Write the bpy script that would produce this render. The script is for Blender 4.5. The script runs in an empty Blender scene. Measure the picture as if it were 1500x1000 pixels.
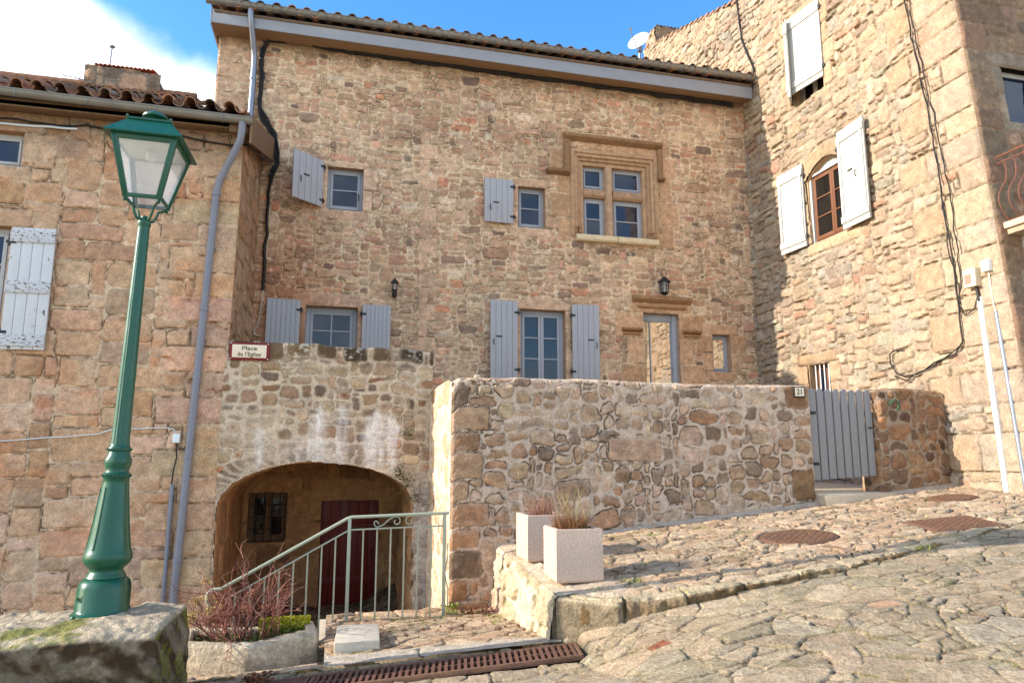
import bpy, bmesh, math, random
import numpy as np
from mathutils import Vector, Matrix, Euler

# ------------------------------------------------------------------ camera, sky, sun, exposure
scene = bpy.context.scene
COL = scene.collection
R = math.radians
EYE = 1.65
cam_data = bpy.data.cameras.new('camera')
cam_data.sensor_fit = 'HORIZONTAL'
cam_data.sensor_width = 36.0
cam_data.lens = 1030.0 / 1500.0 * 36.0
cam_data.clip_start = 0.05
cam_data.clip_end = 2000
cam = bpy.data.objects.new('camera', cam_data)
COL.objects.link(cam)
cam.location = (0, -13.1, EYE)
cam.rotation_euler = (R(90 + 9.1), 0, R(-14.0))
scene.camera = cam

SUN_DIR = Vector((1.0, -0.055, -0.425)).normalized()        # the way the light travels
world = bpy.data.worlds.new('World')
scene.world = world
world.use_nodes = True
wt = world.node_tree
wt.nodes.clear()
w_out = wt.nodes.new('ShaderNodeOutputWorld')
w_bg = wt.nodes.new('ShaderNodeBackground')
w_bg.inputs['Strength'].default_value = 0.15
w_sky = wt.nodes.new('ShaderNodeTexSky')
w_sky.sky_type = 'NISHITA'
w_sky.sun_disc = False
w_sky.sun_elevation = math.atan(0.425)
w_sky.sun_rotation = R(-86.6)
w_sky.altitude = 600
w_sky.air_density = 1.0
w_sky.dust_density = 0.6
w_sky.ozone_density = 1.6
# clouds in the sky: north-west bank, scattered puffs, southern cover added as fill
w_tc = wt.nodes.new('ShaderNodeTexCoord')
def wn(kind, **kw):
    n = wt.nodes.new(kind)
    for k, v in kw.items():
        setattr(n, k, v)
    return n
w_n1 = wn('ShaderNodeTexNoise'); w_n1.inputs['Scale'].default_value = 5.0; w_n1.inputs['Detail'].default_value = 7.0; w_n1.inputs['Roughness'].default_value = 0.55
wt.links.new(w_tc.outputs['Generated'], w_n1.inputs['Vector'])
w_dot = wn('ShaderNodeVectorMath', operation='DOT_PRODUCT')
wt.links.new(w_tc.outputs['Generated'], w_dot.inputs[0])
_a, _b = Vector((-0.300, 0.815, 0.497)), Vector((-0.150, 0.870, 0.462))
_n = _a.cross(_b).normalized()
if _n.dot(Vector((-0.336, 0.835, 0.435))) < 0: _n = -_n
w_dot.inputs[1].default_value = _n
w_bank = wn('ShaderNodeMath', operation='MULTIPLY_ADD'); w_bank.inputs[1].default_value = 9.0; w_bank.inputs[2].default_value = 0.36
wt.links.new(w_dot.outputs['Value'], w_bank.inputs[0])
w_clampb = wn('ShaderNodeClamp'); w_clampb.inputs['Min'].default_value = 0.0; w_clampb.inputs['Max'].default_value = 0.8
wt.links.new(w_bank.outputs[0], w_clampb.inputs['Value'])
# the bank lies to the north-west only
w_sep = wn('ShaderNodeSeparateXYZ'); wt.links.new(w_tc.outputs['Generated'], w_sep.inputs[0])
w_west = wn('ShaderNodeMapRange'); w_west.inputs['From Min'].default_value = 0.02; w_west.inputs['From Max'].default_value = -0.12
wt.links.new(w_sep.outputs['X'], w_west.inputs['Value'])
w_north = wn('ShaderNodeMapRange'); w_north.inputs['From Min'].default_value = 0.1; w_north.inputs['From Max'].default_value = 0.5
wt.links.new(w_sep.outputs['Y'], w_north.inputs['Value'])
w_m1 = wn('ShaderNodeMath', operation='MULTIPLY'); wt.links.new(w_west.outputs[0], w_m1.inputs[0]); wt.links.new(w_north.outputs[0], w_m1.inputs[1])
w_m2 = wn('ShaderNodeMath', operation='MULTIPLY'); wt.links.new(w_m1.outputs[0], w_m2.inputs[0]); wt.links.new(w_clampb.outputs[0], w_m2.inputs[1])
w_add = wn('ShaderNodeMath', operation='ADD'); wt.links.new(w_n1.outputs['Fac'], w_add.inputs[0]); wt.links.new(w_m2.outputs[0], w_add.inputs[1])
w_south_fill = wn('ShaderNodeMapRange'); w_south_fill.inputs['From Min'].default_value = 0.10; w_south_fill.inputs['From Max'].default_value = -0.45  # unseen clouds behind the camera, added to brighten the shaded fronts
w_south_fill.inputs['To Min'].default_value = 0.0; w_south_fill.inputs['To Max'].default_value = 0.31
wt.links.new(w_sep.outputs['Y'], w_south_fill.inputs['Value'])
w_add2 = wn('ShaderNodeMath', operation='ADD'); wt.links.new(w_add.outputs[0], w_add2.inputs[0]); wt.links.new(w_south_fill.outputs[0], w_add2.inputs[1])
w_mr = wn('ShaderNodeMapRange', interpolation_type='SMOOTHSTEP'); w_mr.inputs['From Min'].default_value = 0.62; w_mr.inputs['From Max'].default_value = 1.08
wt.links.new(w_add2.outputs[0], w_mr.inputs['Value'])
w_hsv = wn('ShaderNodeHueSaturation'); w_hsv.inputs['Saturation'].default_value = 1.32; w_hsv.inputs['Value'].default_value = 1.0
wt.links.new(w_sky.outputs['Color'], w_hsv.inputs['Color'])
w_mix = wn('ShaderNodeMixRGB')
w_n2 = wn('ShaderNodeTexNoise'); w_n2.inputs['Scale'].default_value = 9.0; w_n2.inputs['Detail'].default_value = 6.0
wt.links.new(w_tc.outputs['Generated'], w_n2.inputs['Vector'])
w_shade = wn('ShaderNodeMixRGB'); w_shade.inputs['Color1'].default_value = (2.7, 2.85, 3.2, 1); w_shade.inputs['Color2'].default_value = (5.6, 5.6, 5.6, 1)
w_sr = wn('ShaderNodeMapRange'); w_sr.inputs['From Min'].default_value = 0.30; w_sr.inputs['From Max'].default_value = 0.62
wt.links.new(w_n2.outputs['Fac'], w_sr.inputs['Value']); wt.links.new(w_sr.outputs[0], w_shade.inputs['Fac']); wt.links.new(w_shade.outputs[0], w_mix.inputs['Color2'])
wt.links.new(w_mr.outputs[0], w_mix.inputs['Fac'])
wt.links.new(w_hsv.outputs['Color'], w_mix.inputs['Color1'])
wt.links.new(w_mix.outputs['Color'], w_bg.inputs['Color'])
wt.links.new(w_bg.outputs[0], w_out.inputs['Surface'])

sun_data = bpy.data.lights.new('sun', 'SUN')
sun_data.energy = 2.85
sun_data.angle = R(0.5)
sun_data.color = (1.0, 0.92, 0.81)
sun = bpy.data.objects.new('sun', sun_data)
COL.objects.link(sun)
sun.rotation_euler = SUN_DIR.to_track_quat('-Z', 'Y').to_euler()

scene.view_settings.view_transform = 'Standard'
scene.view_settings.look = 'None'
scene.view_settings.gamma = 1.0
scene.view_settings.exposure = 1.49
scene.cycles.max_bounces = 6
scene.cycles.transparent_max_bounces = 8

# ------------------------------------------------------------------ helpers
def lin(c):
    c = np.asarray(c, float) / 255.0
    return np.where(c <= 0.04045, c / 12.92, ((c + 0.055) / 1.055) ** 2.4)

def L3(*c):
    return tuple(float(x) for x in lin(c))

def vnoise(x, y, seed):
    rs = np.random.RandomState(seed)
    T = rs.rand(256, 256)
    xi = np.floor(x).astype(int); yi = np.floor(y).astype(int)
    fx = x - xi; fy = y - yi
    fx = fx * fx * fx * (fx * (fx * 6 - 15) + 10); fy = fy * fy * fy * (fy * (fy * 6 - 15) + 10)
    x0 = xi & 255; x1 = (xi + 1) & 255; y0 = yi & 255; y1 = (yi + 1) & 255
    a = T[x0, y0] * (1 - fx) + T[x1, y0] * fx
    b = T[x0, y1] * (1 - fx) + T[x1, y1] * fx
    return (a * (1 - fy) + b * fy) * 2 - 1

def fbm(x, y, seed, octv=4, gain=0.5):
    s = 0; a = 1.0; t = 0
    for k in range(octv):
        s = s + a * vnoise(x * 2 ** k + 17.3 * k, y * 2 ** k + 5.7 * k, seed + k)
        t += a; a *= gain
    return s / t

def sstep(a, b, x):
    t = np.clip((x - a) / (b - a), 0, 1)
    return t * t * (3 - 2 * t)

class MB:
    """Collects geometry, with one colour per vertex, for ONE mesh object."""
    def __init__(self, col=(0.5, 0.5, 0.5)):
        self.v = []; self.f = []; self.c = []; self.n = 0; self.col = tuple(col)
        self.gv = []; self.gq = []; self.gc = []; self.gn = 0
    def add(self, verts, faces, col=None):
        b = self.n
        c = self.col if col is None else col
        for p in verts:
            self.v.append((p[0], p[1], p[2])); self.c.append(c)
        self.n += len(verts)
        for f in faces:
            self.f.append([b + i for i in f])
        return self
    def grid(self, verts, quads, cols):
        self.gv.append(np.asarray(verts, np.float32)); self.gq.append(np.asarray(quads, np.int64) + self.gn)
        self.gc.append(np.asarray(cols, np.float32)); self.gn += len(verts)
        return self
    def box(self, x0, x1, y0, y1, z0, z1, col=None, M=None):
        vs = [Vector((x, y, z)) for x in (x0, x1) for y in (y0, y1) for z in (z0, z1)]
        if M is not None: vs = [M @ p for p in vs]
        self.add(vs, [(0, 1, 3, 2), (4, 6, 7, 5), (0, 4, 5, 1), (2, 3, 7, 6), (0, 2, 6, 4), (1, 5, 7, 3)], col)
        return self
    def prism(self, poly, axis, a, b, col=None, M=None):
        """poly: 2-D outline; extruded along axis ('x','y','z') from a to b."""
        def P(u, v, w):
            p = {'x': (w, u, v), 'y': (u, w, v), 'z': (u, v, w)}[axis]
            p = Vector(p)
            return M @ p if M is not None else p
        n = len(poly)
        vs = [P(u, v, a) for u, v in poly] + [P(u, v, b) for u, v in poly]
        fs = [tuple(range(n - 1, -1, -1)), tuple(range(n, 2 * n))]
        fs += [(i, (i + 1) % n, n + (i + 1) % n, n + i) for i in range(n)]
        self.add(vs, fs, col)
        return self
    def tube(self, path, r, n=8, col=None, cap=True):
        path = [Vector(p) for p in path]
        if len(path) < 2: return self
        rr = r if isinstance(r, (list, tuple)) else [r] * len(path)
        up = Vector((0, 0, 1))
        d0 = (path[1] - path[0]).normalized()
        if abs(d0.dot(up)) > 0.9: up = Vector((0, 1, 0))
        a = d0.cross(up).normalized()
        vs = []; fs = []
        for i, p in enumerate(path):
            if i == 0: d = path[1] - path[0]
            elif i == len(path) - 1: d = path[-1] - path[-2]
            else: d = (path[i + 1] - path[i]).normalized() + (path[i] - path[i - 1]).normalized()
            if d.length < 1e-9: d = Vector((0, 0, 1))
            d.normalize()
            a = (a - d * a.dot(d))
            if a.length < 1e-6: a = d.orthogonal()
            a.normalize()
            b = d.cross(a)
            for k in range(n):
                t = 2 * math.pi * k / n
                vs.append(p + (a * math.cos(t) + b * math.sin(t)) * rr[i])
        for i in range(len(path) - 1):
            for k in range(n):
                k2 = (k + 1) % n
                fs.append((i * n + k, i * n + k2, (i + 1) * n + k2, (i + 1) * n + k))
        if cap:
            fs.append(tuple(range(n - 1, -1, -1)))
            m = (len(path) - 1) * n
            fs.append(tuple(range(m, m + n)))
        self.add(vs, fs, col)
        return self
    def lathe(self, prof, n=24, c=(0, 0, 0), col=None, M=None, mod=None):
        vs = []; fs = []
        for i, (r, z) in enumerate(prof):
            for k in range(n):
                t = 2 * math.pi * k / n
                q = r * (mod(t, z) if mod else 1.0)
                p = Vector((c[0] + q * math.cos(t), c[1] + q * math.sin(t), c[2] + z))
                vs.append(M @ p if M is not None else p)
        for i in range(len(prof) - 1):
            for k in range(n):
                k2 = (k + 1) % n
                fs.append((i * n + k, i * n + k2, (i + 1) * n + k2, (i + 1) * n + k))
        fs.append(tuple(range(n - 1, -1, -1)))
        m = (len(prof) - 1) * n
        fs.append(tuple(range(m, m + n)))
        self.add(vs, fs, col)
        return self
    def build(self, name, mat, parent=None, smooth=None, bevel=None):
        me = bpy.data.meshes.new(name)
        nv = self.n + self.gn
        vs = np.zeros((nv, 3), np.float32); cs = np.ones((nv, 4), np.float32)
        if self.n:
            vs[:self.n] = np.array(self.v, np.float32); cs[:self.n, :3] = np.array(self.c, np.float32)
        if self.gn:
            vs[self.n:] = np.concatenate(self.gv); cs[self.n:, :3] = np.concatenate(self.gc)
        lv = []; tot = []
        if self.f:
            lv.append(np.array([i for f in self.f for i in f], np.int64)); tot.append(np.array([len(f) for f in self.f], np.int64))
        if self.gn:
            q = np.concatenate(self.gq) + self.n
            lv.append(q.ravel()); tot.append(np.full(len(q), 4, np.int64))
        lv = np.concatenate(lv); tot = np.concatenate(tot)
        me.vertices.add(nv); me.vertices.foreach_set('co', vs.ravel())
        me.loops.add(len(lv)); me.loops.foreach_set('vertex_index', lv.astype(np.int32))
        st = np.concatenate(([0], np.cumsum(tot)[:-1])).astype(np.int32)
        me.polygons.add(len(tot)); me.polygons.foreach_set('loop_start', st); me.polygons.foreach_set('loop_total', tot.astype(np.int32))
        at = me.attributes.new('col', 'FLOAT_COLOR', 'POINT')
        at.data.foreach_set('color', cs.ravel())
        me.update(calc_edges=True)
        me.validate()
        o = bpy.data.objects.new(name, me)
        COL.objects.link(o)
        if mat is not None: me.materials.append(mat)
        if parent is not None: o.parent = parent
        if smooth is None: smooth = 30
        if bevel:
            bm = bmesh.new(); bm.from_mesh(me)
            es = [e for e in bm.edges if len(e.link_faces) == 2 and e.calc_face_angle(0) > R(30)]
            bmesh.ops.bevel(bm, geom=es, offset=bevel, segments=2, affect='EDGES', profile=0.6)
            bm.to_mesh(me); bm.free()
            smooth = smooth or 40
        if smooth:
            me.polygons.foreach_set('use_smooth', [True] * len(me.polygons))
            if smooth < 180: me.set_sharp_from_angle(angle=R(smooth))
            me.update()
        return o

def tag(o, label=None, cat=None, group=None, kind=None):
    if label: o['label'] = label
    if cat: o['category'] = cat
    if group: o['group'] = group
    if kind: o['kind'] = kind
    return o

def thing(name, label, cat, loc=(0, 0, 0), group=None, rot=(0, 0, 0)):
    o = bpy.data.objects.new(name, None)
    o.empty_display_size = 0.2
    COL.objects.link(o)
    o.location = loc; o.rotation_euler = rot
    return tag(o, label, cat, group)

def keep(o, parent):
    """Parent without moving: meshes are given in world space, things at loc without rotation."""
    o.parent = parent
    o.location = tuple(-x for x in parent.location)
    return o

# ------------------------------------------------------------------ materials
def new_mat(name):
    m = bpy.data.materials.new(name); m.use_nodes = True
    nt = m.node_tree
    return m, nt, nt.nodes['Principled BSDF']

def nd(nt, kind, **kw):
    n = nt.nodes.new(kind)
    for k, v in kw.items():
        setattr(n, k, v)
    return n

def noise(nt, scale, detail=5, rough=0.6, vec=None, stretch=None):
    tc = nd(nt, 'ShaderNodeTexCoord')
    n = nd(nt, 'ShaderNodeTexNoise')
    n.inputs['Scale'].default_value = scale; n.inputs['Detail'].default_value = detail; n.inputs['Roughness'].default_value = rough
    if stretch:
        mp = nd(nt, 'ShaderNodeMapping'); mp.inputs['Scale'].default_value = stretch
        nt.links.new(tc.outputs['Object'], mp.inputs[0]); nt.links.new(mp.outputs[0], n.inputs['Vector'])
    else:
        nt.links.new(tc.outputs['Object'], n.inputs['Vector'])
    return n.outputs['Fac']

def rng(nt, sock, a, b, c, d):
    m = nd(nt, 'ShaderNodeMapRange')
    m.inputs['From Min'].default_value = a; m.inputs['From Max'].default_value = b
    m.inputs['To Min'].default_value = c; m.inputs['To Max'].default_value = d
    nt.links.new(sock, m.inputs['Value'])
    return m.outputs[0]

def mul(nt, col, fac):
    m = nd(nt, 'ShaderNodeVectorMath', operation='SCALE')
    nt.links.new(col, m.inputs[0]); nt.links.new(fac, m.inputs['Scale'])
    return m.outputs[0]

def mixc(nt, fac, c1, c2):
    m = nd(nt, 'ShaderNodeMixRGB')
    nt.links.new(fac, m.inputs['Fac'])
    for c, s in ((c1, 'Color1'), (c2, 'Color2')):
        if isinstance(c, tuple): m.inputs[s].default_value = (*c, 1)
        else: nt.links.new(c, m.inputs[s])
    return m.outputs[0]

def bump(nt, bs, sock, strength, dist):
    b = nd(nt, 'ShaderNodeBump')
    b.inputs['Strength'].default_value = strength; b.inputs['Distance'].default_value = dist
    nt.links.new(sock, b.inputs['Height']); nt.links.new(b.outputs[0], bs.inputs['Normal'])
    return b

def mat_attr(name, rough=0.92, grain=45, amp=0.26, bdist=0.02, bstr=0.55, spec=0.2, speck=0.0):
    m, nt, bs = new_mat(name)
    a = nd(nt, 'ShaderNodeAttribute'); a.attribute_name = 'col'
    n1 = noise(nt, grain, 6, 0.65)
    n2 = noise(nt, grain * 0.22, 4, 0.6)
    c = mul(nt, a.outputs['Color'], rng(nt, n1, 0.28, 0.72, 1 - amp, 1 + amp))
    c = mul(nt, c, rng(nt, n2, 0.3, 0.7, 1 - amp * 0.6, 1 + amp * 0.6))
    if speck:
        n3 = noise(nt, grain * 3.2, 2, 0.5)
        c = mixc(nt, rng(nt, n3, 0.62, 0.70, 0, speck), c, (0.06, 0.05, 0.035))
    nt.links.new(c, bs.inputs['Base Color'])
    bs.inputs['Roughness'].default_value = rough
    bs.inputs['Specular IOR Level'].default_value = spec
    bump(nt, bs, n1, bstr, bdist)
    return m

def mat_paint(name, rgb, rough=0.55, vary=0.12, grain=9, stretch=None, spec=0.35, bstr=0.1, metal=0.0, dirt=None, dirt_at=(0.6, 0.75), grain2=60):
    m, nt, bs = new_mat(name)
    n1 = noise(nt, grain, 5, 0.6, stretch=stretch)
    base = nd(nt, 'ShaderNodeRGB'); base.outputs[0].default_value = (*rgb, 1)
    c = mul(nt, base.outputs[0], rng(nt, n1, 0.25, 0.75, 1 - vary, 1 + vary))
    if dirt:
        n2 = noise(nt, grain * 1.7, 6, 0.7, stretch=stretch)
        c = mixc(nt, rng(nt, n2, dirt_at[0], dirt_at[1], 0, 1), c, dirt)
    nt.links.new(c, bs.inputs['Base Color'])
    nt.links.new(rng(nt, n1, 0.3, 0.7, rough - 0.08, min(1, rough + 0.1)), bs.inputs['Roughness'])
    bs.inputs['Specular IOR Level'].default_value = spec
    bs.inputs['Metallic'].default_value = metal
    n3 = noise(nt, grain2, 4, 0.6, stretch=stretch)
    bump(nt, bs, n3, bstr, 0.01)
    return m

def mat_glass(name, rgb, ior=1.9, rough=0.02, metal=0.0):
    m, nt, bs = new_mat(name)
    bs.inputs['Base Color'].default_value = (*rgb, 1)
    bs.inputs['Roughness'].default_value = rough
    bs.inputs['IOR'].default_value = ior
    bs.inputs['Metallic'].default_value = metal
    n1 = noise(nt, 0.9, 2, 0.5)
    bump(nt, bs, n1, 0.03, 0.02)
    return m

M = {}
M['stone'] = mat_attr('masonry stone', grain=40, amp=0.32, bdist=0.025, bstr=0.7, speck=0.22)
M['stone_rough'] = mat_attr('rough weathered stone', grain=30, amp=0.34, bdist=0.035, bstr=0.8, speck=0.25)
M['street'] = mat_attr('street stone', grain=38, amp=0.36, bdist=0.03, bstr=0.9, speck=0.35)
M['tile'] = mat_attr('terracotta tile', grain=30, amp=0.35, bdist=0.008, bstr=0.4, speck=0.3)
M['wood'] = mat_paint('weathered timber', L3(120, 92, 66), 0.8, 0.3, 14, (1, 1, 0.12), bstr=0.4)
M['soffit'] = mat_paint('varnished soffit boards', L3(150, 120, 90), 0.7, 0.2, 14, (0.2, 3, 3), bstr=0.2)
M['blue'] = mat_paint('blue grey paint', L3(170, 167, 168), 0.5, 0.06, 5, bstr=0.08)
M['blue_frame'] = mat_paint('blue grey joinery paint', L3(162, 162, 166), 0.45, 0.06, 5, bstr=0.05)
M['fascia'] = mat_paint('grey painted fascia', L3(150, 150, 155), 0.6, 0.08, 3, bstr=0.08)
M['white'] = mat_paint('old white paint', L3(186, 183, 175), 0.6, 0.06, 8, (1, 1, 0.2), bstr=0.25, dirt=L3(130, 118, 104), dirt_at=(0.60, 0.68))
M['peeling'] = mat_paint('peeling white paint', L3(205, 203, 202), 0.65, 0.06, 7, (1, 1, 0.6), bstr=0.35, dirt=L3(96, 82, 70), dirt_at=(0.615, 0.65))
M['peeled_rail'] = mat_paint('bare peeled rail', L3(200, 197, 196), 0.65, 0.06, 11, (1, 1, 2.2), bstr=0.4, dirt=L3(74, 62, 52), dirt_at=(0.545, 0.58))
M['white_plain'] = mat_paint('white plastic', L3(226, 228, 226), 0.45, 0.05, 6, bstr=0.05)
M['cream'] = mat_paint('cream pipe', L3(205, 190, 165), 0.5, 0.08, 6)
M['pale_frame'] = mat_paint('aged white joinery', L3(186, 182, 178), 0.55, 0.08, 6)
M['brown_frame'] = mat_paint('chestnut window timber', L3(116, 76, 52), 0.5, 0.12, 10, (1, 1, 0.15))
M['zinc'] = mat_paint('zinc sheet', L3(140, 135, 127), 0.45, 0.15, 3, spec=0.5, metal=0.35, bstr=0.08)
M['zinc_pipe'] = mat_paint('zinc pipe', L3(140, 146, 158), 0.4, 0.12, 3, spec=0.5, metal=0.45, bstr=0.06)
M['pvc'] = mat_paint('grey blue pipe', L3(126, 126, 134), 0.45, 0.1, 4, spec=0.4, bstr=0.06)
M['green'] = mat_paint('dark green gloss paint', L3(14, 78, 56), 0.33, 0.12, 7, spec=0.5, bstr=0.10, dirt=L3(52, 84, 66), dirt_at=(0.60, 0.80), grain2=45)
M['lantern_top'] = mat_paint('lantern reflector enamel', L3(200, 190, 160), 0.4, 0.08, 6)
M['black'] = mat_paint('black iron', (0.018, 0.017, 0.016), 0.5, 0.1, 10)
M['cable'] = mat_paint('black cable', (0.02, 0.018, 0.017), 0.6, 0.1, 10)
M['rail'] = mat_paint('pale green metal paint', L3(158, 162, 140), 0.45, 0.08, 10, bstr=0.08, dirt=L3(110, 80, 55), dirt_at=(0.70, 0.74))
M['gate'] = mat_paint('slate grey paint', L3(140, 136, 134), 0.5, 0.07, 7, (1, 1, 0.2), bstr=0.1)
M['rust'] = mat_paint('rusty cast iron', L3(120, 88, 68), 0.8, 0.25, 18, bstr=0.5, dirt=L3(84, 58, 46), dirt_at=(0.5, 0.7), grain2=90)
M['grate_iron'] = mat_paint('worn grate iron', L3(104, 72, 58), 0.6, 0.25, 14, bstr=0.4, dirt=L3(150, 112, 88), dirt_at=(0.58, 0.75), grain2=90)
M['rust_bar'] = mat_paint('rust red railing paint', L3(112, 70, 52), 0.6, 0.12, 12)
M['red_door'] = mat_paint('dark red paint', L3(112, 30, 20), 0.5, 0.18, 6, (1, 1, 0.2), bstr=0.15)
M['concrete'] = mat_paint('exposed aggregate concrete', L3(198, 172, 152), 0.9, 0.24, 55, spec=0.2, bstr=1.0, grain2=48, dirt=L3(150, 124, 106), dirt_at=(0.56, 0.66))
M['slab'] = mat_attr('smooth worn slab', grain=40, amp=0.16, bdist=0.012, bstr=0.4, speck=0.15)
M['soil'] = mat_paint('dark soil', L3(70, 54, 38), 0.95, 0.4, 30, bstr=0.9)
M['void'] = mat_paint('dark interior', (0.012, 0.011, 0.010), 0.9, 0.1, 5)
M['sign_red'] = mat_paint('dark red enamel', L3(118, 22, 20), 0.4, 0.08, 10)
M['sign_cream'] = mat_paint('cream enamel', L3(235, 215, 185), 0.4, 0.04, 10)
M['ink'] = mat_paint('sign lettering', L3(96, 88, 60), 0.6, 0.05, 10)
M['black_ink'] = mat_paint('number lettering', L3(30, 26, 24), 0.6, 0.05, 10)
M['plant'] = mat_attr('plant matter', rough=0.8, grain=60, amp=0.25, bdist=0.002, bstr=0.2)
M['pane'] = mat_glass('window glass', (0.010, 0.016, 0.034), 1.55)
M['pane_dark'] = mat_glass('shaded glass', (0.012, 0.011, 0.010), 1.45)
M['pane_mirror'] = mat_glass('reflecting door glass', (0.62, 0.60, 0.58), 1.5, 0.03, 1.0)

def mat_lantern_glass():
    m = bpy.data.materials.new('clear frosted lantern glass'); m.use_nodes = True
    nt = m.node_tree; nt.nodes.clear()
    out = nd(nt, 'ShaderNodeOutputMaterial')
    tr = nd(nt, 'ShaderNodeBsdfTransparent'); tr.inputs[0].default_value = (0.97, 0.98, 0.99, 1)
    tl = nd(nt, 'ShaderNodeBsdfTranslucent'); tl.inputs[0].default_value = (0.86, 0.88, 0.92, 1)
    df = nd(nt, 'ShaderNodeBsdfDiffuse'); df.inputs[0].default_value = (0.86, 0.88, 0.92, 1)
    gl = nd(nt, 'ShaderNodeBsdfGlossy'); gl.inputs['Roughness'].default_value = 0.08
    m1 = nd(nt, 'ShaderNodeMixShader'); m1.inputs[0].default_value = 0.5
    nt.links.new(tl.outputs[0], m1.inputs[1]); nt.links.new(df.outputs[0], m1.inputs[2])
    m2 = nd(nt, 'ShaderNodeMixShader'); m2.inputs[0].default_value = 0.24
    nt.links.new(tr.outputs[0], m2.inputs[1]); nt.links.new(m1.outputs[0], m2.inputs[2])
    m3 = nd(nt, 'ShaderNodeMixShader'); m3.inputs[0].default_value = 0.06
    nt.links.new(m2.outputs[0], m3.inputs[1]); nt.links.new(gl.outputs[0], m3.inputs[2])
    nt.links.new(m3.outputs[0], out.inputs['Surface'])
    return m
M['lantern_glass'] = mat_lantern_glass()

# ------------------------------------------------------------------ masonry: stones packed by size, each with its own face, tone and relief
def pack(w, h, lay, rs):
    gu, gv = lay['unit']
    nu = int(math.ceil(w / gu)) + 6; nv = int(math.ceil(h / gv)) + 6
    ids = -np.ones((nu, nv), int)
    sizes = lay['sizes']; wts = np.array([s[2] for s in sizes], float); wts /= wts.sum()
    rects = []
    for j in range(nv):
        for i in range(nu):
            if ids[i, j] >= 0: continue
            s = sizes[rs.choice(len(sizes), p=wts)]
            a = rs.randint(s[0][0], s[0][1] + 1); b = rs.randint(s[1][0], s[1][1] + 1)
            k = 0
            while k < a and i + k < nu and ids[i + k, j] < 0: k += 1
            # do not leave a sliver beside the stone
            if k < a: a = k
            elif i + a < nu and ids[i + a, j] < 0 and (i + a + 1 >= nu or ids[i + a + 1, j] >= 0): a += 1
            b = min(b, nv - j)
            ids[i:i + a, j:j + b] = len(rects)
            rects.append((i, i + a, j, j + b))
    ul = np.arange(nu + 1) * gu - 3 * gu + rs.uniform(-0.16, 0.16, nu + 1) * gu
    vl = np.arange(nv + 1) * gv - 3 * gv + rs.uniform(-0.22, 0.22, nv + 1) * gv
    return ids, np.array(rects), ul, vl

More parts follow.
